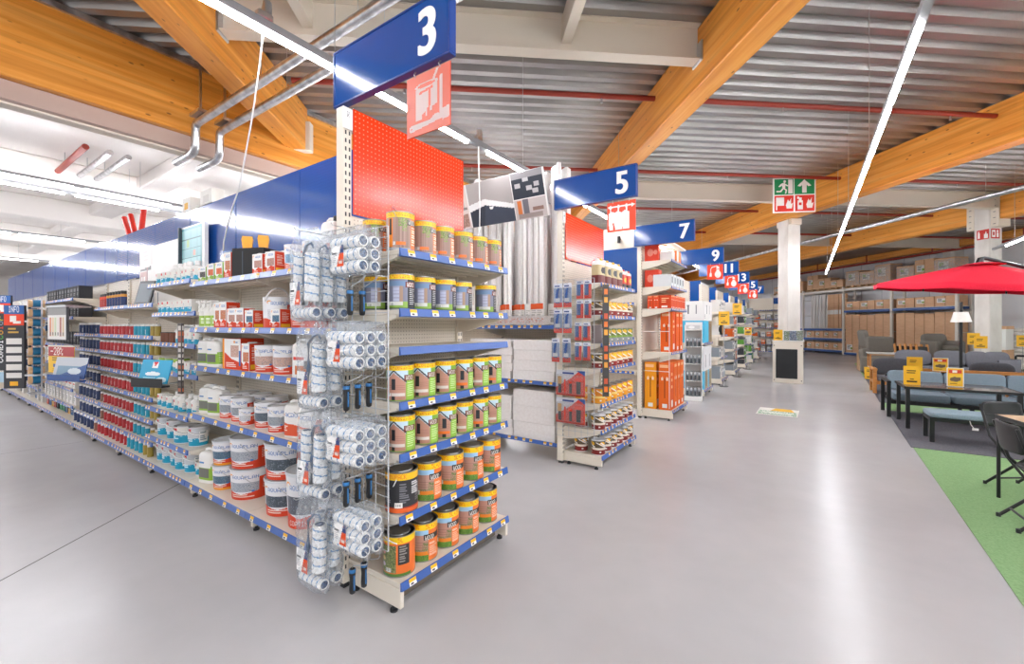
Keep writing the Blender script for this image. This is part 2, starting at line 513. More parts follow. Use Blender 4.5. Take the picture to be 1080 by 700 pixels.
# saw-cut joints in the slab
JNT = mat('joint_sealant', '#57534F', 0.7)
def joint(name, a, b, w=0.012):
    a, b = Vector(a).to_3d(), Vector(b).to_3d(); d = (b - a).normalized(); n = Vector((-d.y, d.x, 0)) * w / 2
    m = M(); m.add([a - n, b - n, b + n, a + n], [(0, 1, 2, 3)], JNT)
    o = struct(name, m); o.location.z = 0.0012
joint('floor_joint', (-3.2, -0.75), (-9.6, 6.9))
joint('floor_joint', (-8.32, 0.2), (-8.25, 1.56), 0.01)

# trapezoidal roof deck
DECK = noise_mat('roof_deck_steel', [(0.3, '#94918F'), (0.7, '#AFACA9')], nscale=0.8, rough=0.4, metal=0.85)
m = M()
prof = [(0, 5.38), (0.11, 5.38), (0.15, 5.465), (0.24, 5.465), (0.28, 5.38)]
q = -9.0
while q < 46:
    for (a, z0), (b, z1) in zip(prof, prof[1:]):
        P4 = []
        for qq, z in ((q + a, z0), (q + b, z1)):
            p0 = (-7.52 + qq * math.sin(PHI)) / math.cos(PHI)
            if p0 > WALLP: p0 = WALLP
            P4.append((*B(p0, qq), z)); P4.append((*B(WALLP, qq), z))
        m.add(P4, [(0, 1, 3, 2)], DECK)
    q += 0.28
struct('ceiling', m)

# glulam beams
def beam(name, p, q0, q1, z0, z1, w):
    m = M(); l = q1 - q0
    m.box(-l / 2, -w / 2, z0 - 4.6, l / 2, w / 2, z1 - 4.6, WOOD, 0.012)
    x, y = B(p, (q0 + q1) / 2)
    o = struct(name, m, loc=(x, y, 4.6), rz=PHI + PI / 2)
    return o
def qend(p): return (-XF + p * math.cos(PHI)) / math.sin(PHI) - 0.2
for p in (-3, 3, 9, 15): beam('ceiling_beam', p, -9, qend(p), 4.63, 5.375, 0.3)
beam('ceiling_beam', 21.35, -9, 36, 5.08, 5.375, 0.28)
m = M(); m.box(-20, -0.15, -0.25, 20, 0.15, 0.78, WOOD, 0.012)
struct('ceiling_beam', m, loc=(XF, 12, 4.6), rz=PI / 2)
# metal edge strip on top of the girder, timber cleats, cladding below
m = M(); m.box(XF + 0.155, -8, 5.3, XF + 0.2, 32, 5.375, GALV)
struct('ceiling_trim', m)
for p in (-3, 3):
    x, y = B(p, qend(p))
    m = M(); m.box(-0.08, -0.21, 0, 0.08, 0.21, 0.5, CREAM2, 0.01)
    struct('ceiling_beam_hanger', m, loc=(x + 0.02, y, 4.62), rz=PHI + PI / 2)
m = M(); m.box(XF - 0.2, -9, 4.13, XF + 0.05, 44, 4.34, mat('lintel_steel', '#B79F93', 0.5)); m.box(XF - 0.22, -9, 4.105, XF - 0.05, 44, 4.13, CREAM2)
struct('ceiling_lintel', m)

# cream steel cross girders and the roof-light curb
def girder(name, p0, p1, q, zb=4.93):
    m = M(); l = p1 - p0
    m.box(0, -0.09, 0, l, 0.09, 0.018, CREAM2); m.box(0, -0.01, 0.018, l, 0.01, 0.43, CREAM2); m.box(0, -0.09, 0.43, l, 0.09, 0.448, CREAM2)
    x, y = B(p0, q)
    return struct(name, m, loc=(x, y, zb), rz=PHI)
for q0, pp in ((5.2, (-3,)), (10.9, (-3, 3, 9)), (16.6, (3, 9, 15))):
    for p0 in pp:
        if B(p0 + 0.2, q0)[0] > XF + 0.2: girder('ceiling_steel_beam', p0 + 0.16, p0 + 5.84, q0)
for p0 in (-1.9, 1.15):
    m = M(); m.box(0, -0.06, 0, 3.2, 0.06, 0.3, CREAM2)
    x, y = B(p0, 2.0); struct('ceiling_steel_beam', m, loc=(x, y, 5.06), rz=PHI + PI / 2)
girder('ceiling_steel_beam', -2.84, 2.84, 1.95)
# gusset plates on the timber
for p, q0 in ((3, 5.2), (-3, 5.2), (9, 10.9), (3, 10.9)):
    m = M(); m.box(-0.17, -0.12, -0.12, 0.17, 0.12, 0.14, STEEL, 0.01)
    x, y = B(p, q0); struct('ceiling_beam_plate', m, loc=(x, y, 5.02), rz=PHI)

# columns
def column(p, q, w=0.4, top=5.37, d=None):
    m = M(); m.box(-w / 2, -w / 2, 0, w / 2, w / 2, top, CONC, 0.02)
    x, y = B(p, q); return struct('column', m, loc=(x, y, 0), rz=PHI)
column(9.112, 11.606, top=4.625); column(15.0, 11.2); column(21.55, 17.4, 0.5, 5.0)
BOLT = mat('bolt_steel', '#8E8B88', 0.4, 1.0)
m = M()
for sx in (-1, 1):
    m.box(-0.19, sx * 0.3 - 0.1, 4.42, 0.19, sx * 0.3 + 0.1, 5.3, CREAM2, 0.01)
    for k in range(5): m.box(-0.197, sx * 0.3 - 0.03, 4.5 + k * 0.17, 0.197, sx * 0.3 + 0.03, 4.52 + k * 0.17, BOLT)
x, y = B(15, 11.2); struct('column_bracket', m, loc=(x, y, 0), rz=PHI)
m = M(); m.box(-0.16, -0.3, 4.46, 0.16, 0.3, 4.628, CREAM2, 0.01); x, y = B(9.112, 11.606); struct('column_capital', m, loc=(x, y, 0), rz=PHI)

# walls
def wall(name, a, b, z0, z1, mt, t=0.2):
    a, b = Vector(a).to_3d(), Vector(b).to_3d(); d = b - a; l = d.length
    m = M(); m.box(0, -t, z0, l, 0, z1, mt)
    return struct(name, m, loc=a, rz=math.atan2(d.y, d.x))
wall('wall_right', B(WALLP, -9), B(WALLP, 46), 0, 5.6, WALLM)
m = M()
for k in range(46): m.box(k * 1.2, 0.001, 0.0, k * 1.2 + 0.02, 0.012, 5.05, mat('panel_joint', '#ABABB2', 0.6) if k == 0 else m.mats[0])
x, y = B(WALLP, -9); struct('wall_right_trim', m, loc=(x, y, 0), rz=PHI + PI / 2)
wall('wall_back', (-7.4, 43), (-45, 43), 0, 5.4, HALLM); wall('wall_left', (-45, 44), (-45, -10), 0, 5.4, HALLM)
# the neighbouring white hall
m = M(); m.box(-45, -10, 5.0, XF - 0.16, 44, 5.1, HALLM); struct('ceiling_hall', m)
for x in (-12.9, -16.9, -22, -28): 
    m = M(); m.box(x - 0.3, -10, 4.42, x + 0.3, 43, 5.0, HALLM, 0.03); struct('ceiling_hall_beam', m)
for y in (3.5, 15.5, 27.5):
    m = M(); m.box(-45, y - 0.25, 4.7, XF - 0.3, y + 0.25, 5.0, HALLM, 0.03); struct('ceiling_hall_beam', m)

# ---------------------------------------------------------------- lights
HOUSING = mat('trunking_grey', '#8C8D90', 0.5)
def light_row(X, z, units, label, y0, y1, wires, dbl=False):
    m = M(); m.box(X - 0.026, y0, z + 0.028, X + 0.026, y1, z + 0.085, HOUSING)
    ps = [part('housing', m)]
    for a, b in units:
        t = M(); t.box(X - 0.015, a, z - 0.006, X + 0.015, b, z + 0.0275, TUBE, 0.006); ps.append(part('led_tube', t))
    for y in wires:
        w = M(); w.tube([(X, y, z + 0.085), (X, y, 5.38 if X > XF else 5.0)], 0.004, 4, STEEL); ps.append(part('suspension_wire', w))
    return one('strip_light_row', 'light', label, ps, group='suspended rows of LED tubes')
def units(y0, y1, gap=0.15, n=1.5):
    out = []; k = 0
    y = 3.59 - 1.5 * math.ceil((3.59 - y0) / 1.5)
    while y < y1 - 0.2:
        a, b = y + gap / 2, y + n - gap / 2
        if abs(y - 3.59) < 0.01: a = 3.86
        out.append((a, b)); y += n
    return out
light_row(-2.98, 3.55, units(-5, 20), 'long suspended row of lit LED tubes above the tall red-topped paint shelving', -5.2, 20.6, [-4, -1, 1.95, 4.6, 8, 12, 16, 20])
light_row(0.62, 3.55, units(-5, 20), 'long suspended row of lit LED tubes running above the open main aisle', -5.2, 20.4, [-4, 0, 3.7, 6.6, 9.6, 12.6, 15.6, 18.6])
light_row(4.05, 3.55, units(-5, 15.6), 'short bright LED row glimpsed beside the second column at the wall', -5.2, 16.4, [-4, 2, 5, 8, 11, 12.8, 15])
light_row(7.6, 3.55, units(-5, 19), 'LED row over the garden furniture beyond the picture edge', -5.2, 20, [-4, 2, 5, 9, 13, 17])  # unseen row, added and lengthened to brighten the right side
light_row(-6.6, 3.55, units(5, 30), 'LED row over the far ends of the aisles, hidden behind the tall shelving', 5, 31, [6, 10, 14, 18, 22, 26])  # added where the shelving hides it, to brighten the aisles behind
light_row(11.2, 3.55, units(-5, 13), 'LED row above the garden hall far beyond the picture edge', -5.2, 14, [-4, 2, 8, 12])  # added out of view for more light on the racks
for X, lab in ((-11.4, 'bright LED row in the white hall, in front of its first roof beam'), (-12.1, 'second LED row in the white hall, close behind the first'), (-18.5, 'LED row in the white hall beyond the second roof beam'), (-25.7, 'LED row deep inside the white hall, low above the blue panels')):
    light_row(X, 4.2, units(-6, 30), lab, -6.2, 31, [-2, 3, 8, 13, 18, 23])

# ---------------------------------------------------------------- pipes and ducts
def pipe(name, label, pts, r, mt, n=12, extra=None, group=None):
    m = M(); m.tube(pts, r, n, mt)
    ps = [part('pipe_run', m)]
    if extra: ps += extra
    return one(name, 'pipe', label, ps, group=group)
def duct(y, X1, lab):
    m = M(); m.tube([(X1, y, 4.42), (-6.98, y, 4.42)], 0.052, 14, GALV); m.tube([(-6.98, y, 4.42), (-7.03, y, 4.4), (-7.05, y, 4.34), (-7.05, y, 4.12), (-7.1, y, 4.05), (-7.2, y, 4.03), (-7.75, y, 4.03)], 0.052, 14, GALV)
    b = M(); b.box(-7.0, y - 0.09, 4.48, -6.7, y + 0.09, 4.52, STEEL); b.box(-6.9, y - 0.012, 4.52, -6.87, y + 0.012, 5.38, STEEL)
    ws = [part('suspension_wire', M().tube([(x, y, 4.475), (x, y, 5.38)], 0.004, 4, STEEL)) for x in (-5.2, -3.4, -1.5)]
    return one('insulated_pipe', 'pipe', lab, [part('pipe_run', m), part('bracket', b)] + ws, group='silver insulated pipes')
duct(2.46, 4.5, 'silver insulated pipe crossing above sign three, the higher of two in the photo')
duct(2.76, 4.5, 'silver insulated pipe beside it, the lower of the two bending under the timber girder')
for k, (q0, lab) in enumerate(((3.5, 'red sprinkler pipe under the roof deck near the roof light'), (6.5, 'red sprinkler pipe crossing behind sign three and the big timber beam'), (9.6, 'red sprinkler pipe passing above sign five and the exit sign'), (12.6, 'red sprinkler pipe level with the exit sign'), (15.6, 'red sprinkler pipe beyond the first column'))):
    p0 = max(-2.7, (-7.2 + q0 * math.sin(PHI)) / math.cos(PHI)) + 0.1
    ex = []
    for p in range(int(p0) + 1, 21, 3):
        x, y = B(p, q0); ex.append(part('sprinkler_nozzle', M().cyl(x, y, 5.06, 5.12, 0.013, 6, STEEL).cyl(x, y, 5.05, 5.06, 0.02, 8, STEEL)))
    pipe('sprinkler_pipe', lab, [(*B(p0, q0), 5.16), (*B(21, q0), 5.16)], 0.04, REDPIPE, extra=ex, group='red sprinkler pipes')
ex = []
for k in range(8): x, y = B(21.1, 8 + k * 3.3); ex.append(part('pipe_drop', M().cyl(x, y, 4.98, 5.37, 0.03, 8, REDPIPE)))
pipe('sprinkler_pipe', 'red main pipe running along the grey wall below its timber beam', [(*B(21.1, 2), 4.95), (*B(21.1, 36), 4.95)], 0.055, REDPIPE, extra=ex)
m = M()
for d in (-0.06, 0.06): m.tube([(*B(12 + d, -4), 4.62), (*B(12 + d, 30), 4.62)], 0.045, 12, GALV)
ws = []
for k in range(11): x, y = B(12, -3 + k * 3); ws.append(part('hanger_rod', M().tube([(x, y, 4.62), (x, y, 5.4)], 0.006, 4, STEEL)))
one('conduit_pair', 'pipe', 'pair of silver conduits running above the garden furniture past both columns', [part('conduit', m)] + ws)
m = M()
for dy, mt in ((0, REDPIPE), (0.32, GALV), (0.58, GALV)):
    mm = M(); mm.tube([(-10.45, 2.0 + dy, 4.75), (-14.6, 2.0 + dy, 4.75)], 0.05, 10, mt)
    w = M(); w.tube([(-12, 2.0 + dy, 4.8), (-12, 2.0 + dy, 5.0)], 0.006, 4, STEEL)
    one('hall_pipe', 'pipe', ('red pipe under the white hall ceiling', 'silver pipe next to the red one under the white hall ceiling', 'silver pipe further along under the white hall ceiling')[(0, 1, 2)[int(dy > 0.1) + int(dy > 0.5)]], [part('pipe_run', mm), part('hanger_rod', w)])
m = M(); m.box(-27.6, 6.1, 3.55, -25.8, 7.4, 4.15, CREAM2, 0.05)
g = M(); g.box(-25.8, 6.3, 3.62, -25.78, 7.2, 4.08, DARK)
w = M(); w.tube([(-26.7, 6.75, 4.15), (-26.7, 6.75, 5)], 0.02, 6, STEEL)
one('unit_heater', 'heater', 'pale box-shaped unit heater hanging in the white hall', [part('casing', m), part('grille', g), part('hanger_rod', w)])
# white cables
m = M(); m.tube([(-2.98, 1.43, 3.635), (-3.1, 1.46, 3.42), (-3.34, 1.52, 3.13), (-3.56, 1.57, 2.92), (-3.77, 1.62, 2.73), (-3.99, 1.66, 2.6), (-4.18, 1.7, 2.49), (-4.36, 1.74, 2.36), (-4.42, 1.76, 2.29)], 0.0055, 6, WHITE)
tag(link('power_cable', m.mesh('power_cable')), 'white power cable drooping from the LED row to the black brush box', 'cable')
m = M(); m.tube([(-2.98, 3.7, 3.635), (-2.99, 3.72, 3.3), (-3.0, 3.75, 2.95), (-3.02, 3.77, 2.6)], 0.006, 6, WHITE)
tag(link('power_cable', m.mesh('power_cable')), 'thin white cable hanging behind the red perforated panel', 'cable')
m = M(); m.box(-0.03, -0.05, 0, 0.03, 0.05, 0.05, STEEL, 0.01); m.cyl(0, 0.02, 0.05, 0.13, 0.028, 10, STEEL)
for y, lab in ((1.43, 'small metal cable outlet on the LED row left of sign three'), (3.7, 'small metal cable outlet on the LED row right of sign three')):
    one('cable_outlet', 'outlet', lab, [part('outlet_box', m)], loc=(-2.98, y, 3.636))

# ---------------------------------------------------------------- signs
_tx = {}
def text_mesh(txt, size, off=0.012, ext=0.0015, mt=None, align='RIGHT'):
    cu = bpy.data.curves.new('lettering', 'FONT'); cu.body = txt; cu.size = size; cu.offset = off * size; cu.extrude = ext; cu.align_x = align
    o = bpy.data.objects.new('lettering', cu); COL.objects.link(o)
    dg = bpy.context.evaluated_depsgraph_get()
    me = bpy.data.meshes.new_from_object(o.evaluated_get(dg))
    bpy.data.objects.remove(o); me.materials.clear(); me.materials.append(mt or SIGNWHITE)
    return me
SIGNWHITE = mat('sign_white', '#F4F4F2', 0.4)
FRAMEB = mat('sign_frame_blue', '#1B3F86', 0.3)
def text_part(name, txt, size, x, y, z, mt=None, off=0.016, align='RIGHT', sx=0.92):
    me = text_mesh(txt, size, off, 0.0015, mt, align)
    if align == 'RIGHT':
        b = __import__('bmesh').new(); 
        for dx in (-0.007, 0, 0.007):
            t = me.copy(); t.transform(Matrix.Translation((dx, 0, 0.0006 * dx / 0.007))); b.from_mesh(t)
        b.to_mesh(me); b.free()
    me.transform(Matrix.Translation((x, y, z)) @ Matrix.Rotation(PI / 2, 4, 'X') @ Matrix.Diagonal((sx, 1, 1, 1)))
    return (name, me, [])
RED = '#EA3A16'; WH = '#F3EFEA'
def icon_paint():
    c = Cv(60, 62, '#FA9A84')  # red card paled to salmon: its backlight is put into the colour
    c.poly([(0.22, 0.75), (0.72, 0.80), (0.72, 0.42), (0.60, 0.40), (0.60, 0.34), (0.55, 0.34), (0.55, 0.42), (0.49, 0.40), (0.49, 0.27), (0.45, 0.27), (0.45, 0.35), (0.37, 0.32), (0.37, 0.24), (0.22, 0.24)], WH)
    c.e(0.47, 0.79, 0.27, 0.055, WH); c.e(0.47, 0.79, 0.21, 0.035, '#FA9A84')
    c.poly([(0.30, 0.70), (0.62, 0.74), (0.62, 0.70), (0.30, 0.66)], '#FA9A84'); c.poly([(0.52, 0.70), (0.57, 0.70), (0.57, 0.42), (0.52, 0.40)], '#FA9A84')
    c.poly([(0.58, 0.80), (0.64, 0.80), (0.76, 0.99), (0.70, 0.99)], WH)
    c.poly([(0.76, 0.84), (0.84, 0.86), (0.84, 0.20), (0.76, 0.18)], WH)
    c.poly([(0.06, 0.13), (0.12, 0.08), (0.70, 0.14), (0.84, 0.14), (0.84, 0.24), (0.66, 0.26), (0.55, 0.19), (0.10, 0.19)], WH)
    c.e(0.11, 0.135, 0.05, 0.05, WH); c.e(0.11, 0.135, 0.018, 0.018, '#FA9A84')
    c.poly([(0.84, 0.12), (0.99, 0.14), (0.99, 0.33), (0.84, 0.30)], WH)
    return c
def icon_curtain():
    c = Cv(56, 60, '#EF4A22')
    c.r(0.03, 0.81, 0.90, 0.86, WH); c.poly([(0.86, 0.77), (0.99, 0.835), (0.86, 0.90)], WH)
    for x in (0.12, 0.40, 0.68):
        c.r(x - 0.02, 0.66, x + 0.03, 0.9, WH); c.e(x + 0.005, 0.835, 0.055, 0.055, WH)
    for x0 in (0.05, 0.27, 0.52): c.poly([(x0, 0.63), (x0 + 0.1, 0.70), (x0 + 0.26, 0.63), (x0 + 0.26, 0.06), (x0 + 0.04, 0.06), (x0, 0.3)], WH)
    c.poly([(0.20, 0.3), (0.24, 0.3), (0.30, 0.05), (0.22, 0.05)], '#EF4A22')
    return c
def icon_bulb():
    c = Cv(48, 46, '#EE4420')
    c.e(0.68, 0.33, 0.2, 0.24, WH); c.r(0.58, 0.5, 0.78, 0.8, WH); c.r(0.6, 0.8, 0.76, 0.88, WH); c.r(0.58, 0.66, 0.78, 0.69, '#EE4420')
    c.poly([(0.14, 0.2), (0.3, 0.2), (0.3, 0.36), (0.26, 0.46), (0.18, 0.46), (0.14, 0.36)], WH)
    c.r(0.2, 0.46, 0.24, 0.72, WH); c.poly([(0.2, 0.7), (0.3, 0.86), (0.66, 0.92), (0.66, 0.87), (0.33, 0.81), (0.24, 0.7)], WH)
    return c
SY = [1.605, 4.45, 7.28, 10.2, 12.68, 15.3, 18.2, 20.9]
ICON = [icon_paint(), icon_curtain(), None, icon_bulb(), icon_bulb(), icon_bulb(), icon_bulb(), None]
def aisle_sign(i):
    y = SY[i]; n = str(3 + 2 * i)
    m = M(); m.box(-0.976, -0.018, 0.004, -0.004, 0.018, 0.341, NAVY)
    f = M()
    for a in ((-0.98, -0.024, 0, 0, 0.024, 0.012), (-0.98, -0.024, 0.333, 0, 0.024, 0.345), (-0.98, -0.024, 0.012, -0.968, 0.024, 0.333), (-0.012, -0.024, 0.012, 0, 0.024, 0.333)): f.box(*a, FRAMEB, 0.003)
    num = text_part('number', n, 0.33, -0.085, -0.0205, 0.06)
    w = ['three', 'five', 'seven', 'nine', 'eleven', 'thirteen', 'fifteen', 'seventeen'][i]
    one('aisle_sign', 'sign', f'blue aisle sign reading {w} projecting over the main aisle', [part('sign_board', m), part('sign_frame', f), num], loc=(-1.455, y, 2.955), group='blue numbered aisle signs')
    ic = ICON[i]
    if ic:
        c = M(); wd = 0.315
        c.plane_print(ic, (-wd, -0.003, 0), (wd, 0, 0), (0, 0, 0.32), TRANSRED if i == 0 else PRINT)
        c.plane_print(ic, (0, 0.003, 0), (-wd, 0, 0), (0, 0, 0.32), TRANSRED if i == 0 else PRINT)
        c.box(-wd, -0.0025, 0, 0, 0.0025, 0.32, (TRANSRED if i == 0 else PRINT, '#EE4420'))
        hs = [part('hook', M().tube([(x, 0, 0.31), (x, -0.012, 0.325), (x, 0, 0.344)], 0.004, 5, STEEL)) for x in (-0.07, -0.25)]
        what = ['paint bucket and brush', 'hanging curtains', '', 'lamp and light bulb', 'lamp and light bulb', 'lamp and light bulb', 'lamp and light bulb'][i]
        one('pictogram_card', 'sign', f'red pictogram card with white {what} below sign {w}', [part('card', c)] + hs, loc=(-1.472, y, 2.611), group='red pictogram cards')
for i in range(8): aisle_sign(i)

# emergency exit board hanging in front of the column
GR = '#0B8A4E'
c = Cv(104, 104, '#F4F3EF')
c.r(0.03, 0.52, 0.48, 0.97, GR); c.r(0.50, 0.52, 0.97, 0.97, GR); c.r(0.03, 0.03, 0.485, 0.49, '#E0301E'); c.r(0.515, 0.03, 0.97, 0.49, '#E0301E')
c.poly([(0.735, 0.94), (0.90, 0.76), (0.83, 0.74), (0.785, 0.79), (0.785, 0.56), (0.685, 0.56), (0.685, 0.79), (0.64, 0.74), (0.57, 0.76)], WH)
c.r(0.36, 0.55, 0.46, 0.95, WH); c.e(0.27, 0.90, 0.034, 0.04, WH)
for P in ([(0.2, 0.85), (0.28, 0.86), (0.29, 0.72), (0.22, 0.7)], [(0.2, 0.85), (0.12, 0.76), (0.15, 0.74), (0.23, 0.8)], [(0.27, 0.85), (0.36, 0.78), (0.34, 0.755), (0.27, 0.8)], [(0.22, 0.72), (0.17, 0.64), (0.08, 0.63), (0.08, 0.6), (0.19, 0.6), (0.26, 0.7)], [(0.25, 0.73), (0.33, 0.66), (0.31, 0.55), (0.28, 0.55), (0.29, 0.65), (0.23, 0.69)]): c.poly(P, WH)
c.r(0.07, 0.20, 0.26, 0.44, WH); c.r(0.07, 0.08, 0.10, 0.2, WH)
for (a, b) in ((0.32, 0.12), (0.80, 0.12)): c.poly([(a, b), (a + 0.12, b), (a + 0.15, b + 0.16), (a + 0.10, b + 0.12), (a + 0.11, b + 0.30), (a + 0.06, b + 0.2), (a + 0.03, b + 0.26), (a - 0.02, b + 0.1)], WH)
c.r(0.58, 0.08, 0.70, 0.34, WH); c.r(0.61, 0.34, 0.67, 0.42, WH); c.r(0.57, 0.38, 0.62, 0.45, WH); c.r(0.61, 0.2, 0.67, 0.28, '#E0301E')
m = M(); m.box(0, 0, 0, 0.96, 0.03, 0.84, WHITE); m.plane_print(c, (0, -0.002, 0), (0.96, 0, 0), (0, 0, 0.84))
w = M()
for x in (0.25, 0.71): w.tube([(x, 0.015, 0.84), (x, 0.015, 1.02)], 0.004, 4, STEEL)
one('exit_sign', 'sign', 'green and red exit sign with running man, arrow and fire equipment symbols', [part('sign_board', m), part('suspension_wire', w)], loc=(-0.66, 12.28, 4.36), rz=math.radians(27))
# fire equipment stickers on the second column
c = Cv(44, 22, '#C9281E')
c.r(0.08, 0.12, 0.26, 0.7, WH); c.r(0.12, 0.7, 0.2, 0.88, WH); c.poly([(0.6, 0.1), (0.9, 0.1), (0.92, 0.6), (0.82, 0.45), (0.76, 0.85), (0.66, 0.5), (0.58, 0.6)], WH)
c2 = Cv(30, 22, '#C9281E'); c2.r(0.1, 0.15, 0.5, 0.85, WH); c2.r(0.2, 0.3, 0.4, 0.7, '#C9281E'); c2.r(0.62, 0.15, 0.85, 0.6, WH); c2.e(0.74, 0.75, 0.11, 0.13, WH)
m = M(); m.plane_print(c, (-0.2045, 0.12, 4.11), (0, -0.30, 0), (0, 0, 0.28)); m.box(-0.2035, -0.18, 4.11, -0.2005, 0.12, 4.39, '#C9281E')
x, y = B(15, 11.2)
one('fire_sign', 'sign', 'wider red sticker with fire extinguisher and flame on the second column', [part('sticker', m)], loc=(x, y, 0), rz=PHI)
m = M(); m.plane_print(c2, (-0.17, -0.2045, 4.11), (0.28, 0, 0), (0, 0, 0.28)); m.box(-0.17, -0.2035, 4.11, 0.11, -0.2005, 4.39, '#C9281E')
one('fire_sign', 'sign', 'narrower red fire symbol sticker round the corner on the second column', [part('sticker', m)], loc=(x, y, 0), rz=PHI)
# ================================================================ shelving
TAGC = Cv(10, 8, '#F2EFE8'); TAGC.r(0, 0.5, 1, 1, '#F7BE1A'); TAGC.r(0.15, 0.18, 0.55, 0.42, '#3A3A3A')
_tm = M(); _tm.plane_print(TAGC, (-0.026, -0.0012, -0.019), (0.052, 0, 0), (0, 0, 0.037)); TAGMESH = _tm.mesh('price_tag')
def rail_canvas(W, dens=1.0):
    n = max(8, int(W / 0.02)); c = Cv(n, 4, '#3C62AC')
    x = 1
    while x < n - 3:
        if R.random() < 0.85 * dens: c.r(x / n, 0.25, (x + 2) / n, 1, '#EDE9E0'); c.r(x / n, 0.6, (x + 2) / n, 1, '#F0B520')
        x += R.choice((4, 5, 6))
    return c
_shelfc = {}
def shelf_meshes(W, D, tags, th=0.03, rail=0.045, lip=RAIL):
    """tray with folded front and two tapered end brackets; price rail; price tags"""
    k = (round(W, 3), round(D, 3), tags if isinstance(tags, str) else 'x', th, rail)
    if k in _shelfc: return _shelfc[k]
    m = M()
    m.box(0.004, 0.006, -th, W - 0.004, D, 0, CREAM, 0.004)
    for x in (0.006, W - 0.024):
        m.prism([(0.03, -th), (D, -th), (D, -th - 0.11), (D - 0.1, -th - 0.1), (0.09, -th - 0.03), (0.03, -th - 0.012)], 'x', x, x + 0.018, CREAM)
    for i in range(3):
        y = D * (0.3 + 0.25 * i); m.box(0.03, y, -th - 0.014, W - 0.03, y + 0.03, -th, CREAM2)
    r = M(); r.prism([(-0.012, -rail + 0.008), (0.004, -rail + 0.004), (0.004, 0.006), (0, 0.008), (-0.004, 0.006)], 'x', 0.002, W - 0.002, lip)
    if tags == 'print':
        r.plane_print(rail_canvas(W), (0.003, -0.0132, -rail + 0.008), (W - 0.006, 0, 0), (0, 0.0085, rail - 0.004))
    _shelfc[k] = (m.mesh('shelf'), r.mesh('price_rail'))
    return _shelfc[k]
FOOT = DARK
def bay(label, X, Y, rz, W, D, H, zs, tags='print', panel=PERF_CREAM, head=None, headz=2.27, right_post=False, base=0.155, baseD=None, group=None, name='shelving_bay', posts=True, lipless=(), kick=False, tagn=6):
    """one bay of gondola shelving. zs: [(z of shelf top, depth)]"""
    o = link(name, None); o.location = (X, Y, 0); o.rotation_euler.z = rz
    tag(o, label, 'shelving', group)
    baseD = baseD or D
    for x in ([0] if not right_post else [0, W]):
        m = M(); m.box(x - 0.03, D + 0.002, 0.03, x + 0.03, D + 0.075, H, CREAM, 0.004)
        for z in range(int(H / 0.05) - 2):
            for dx in (-0.018, 0.008): m.box(x + dx, D + 0.0012, 0.12 + z * 0.05, x + dx + 0.01, D + 0.0022, 0.145 + z * 0.05, DARK)
        m.box(x - 0.02, D + 0.01, 0, x + 0.02, D + 0.06, 0.03, FOOT)
        link('upright', m.mesh('upright'), o)
    m = M(); m.box(0.032, D + 0.022, 0.16, W - 0.032, D + 0.034, headz if head else H, panel); link('back_panel', m.mesh('back_panel'), o)
    if head:
        m = M(); fx = -0.0125; m.box(0.002 if not kick else 0.032, D + fx, headz + 0.004, (W - 0.002) if not kick else W + 0.028, D + fx + 0.012, H, head, 0.003); link('header_panel', m.mesh('header_panel'), o)
    # base deck
    off = D - baseD
    m = M(); m.box(0.004, off + 0.01, base - 0.03, W - 0.004, D, base, CREAM, 0.004)
    for x in ([0.0, W - 0.03] if kick else [0.0]):
        m.box(x, off + 0.035 if not kick else off + 0.002, 0.035, x + 0.03, D, base - 0.03, CREAM, 0.004)
        for y in (off + 0.07, D - 0.06):
            m.cyl(x + 0.015, y, 0.012, 0.035, 0.012, 8, FOOT); m.cyl(x + 0.015, y, 0, 0.014, 0.022, 10, FOOT)
    if kick: m.box(0.03, off + 0.1, 0.02, W - 0.03, off + 0.115, base - 0.03, mat('plinth_shadow_board', '#6B6255', 0.7))  # dark plinth board set back under the base
    b = link('base_shelf', m.mesh('base_shelf'), o)
    def rails(parent, z, dep):
        sm, rm = shelf_meshes(W, dep, tags)
        if parent is None:
            parent = link('shelf', sm, o); parent.location = (0, D - dep, z); r = link('price_rail', rm, parent)
        else:
            r = link('price_rail', rm, parent); r.location = (0, D - dep, z)
        if tags == 'near' and z not in lipless:
            for k in range(tagn):
                t = link('price_tag', TAGMESH, parent)
                t.location = (W * (k + 0.5 + R.uniform(-0.12, 0.12)) / tagn, (0 if parent is not b else D - dep) - 0.009, (0 if parent is not b else z) - 0.015)
                t.rotation_euler.x = math.radians(-14)
    rails(b, base, baseD)
    for z, dep in zs: rails(None, z, dep)
    fr = Frame(X, Y, rz); fr.o = o
    return fr

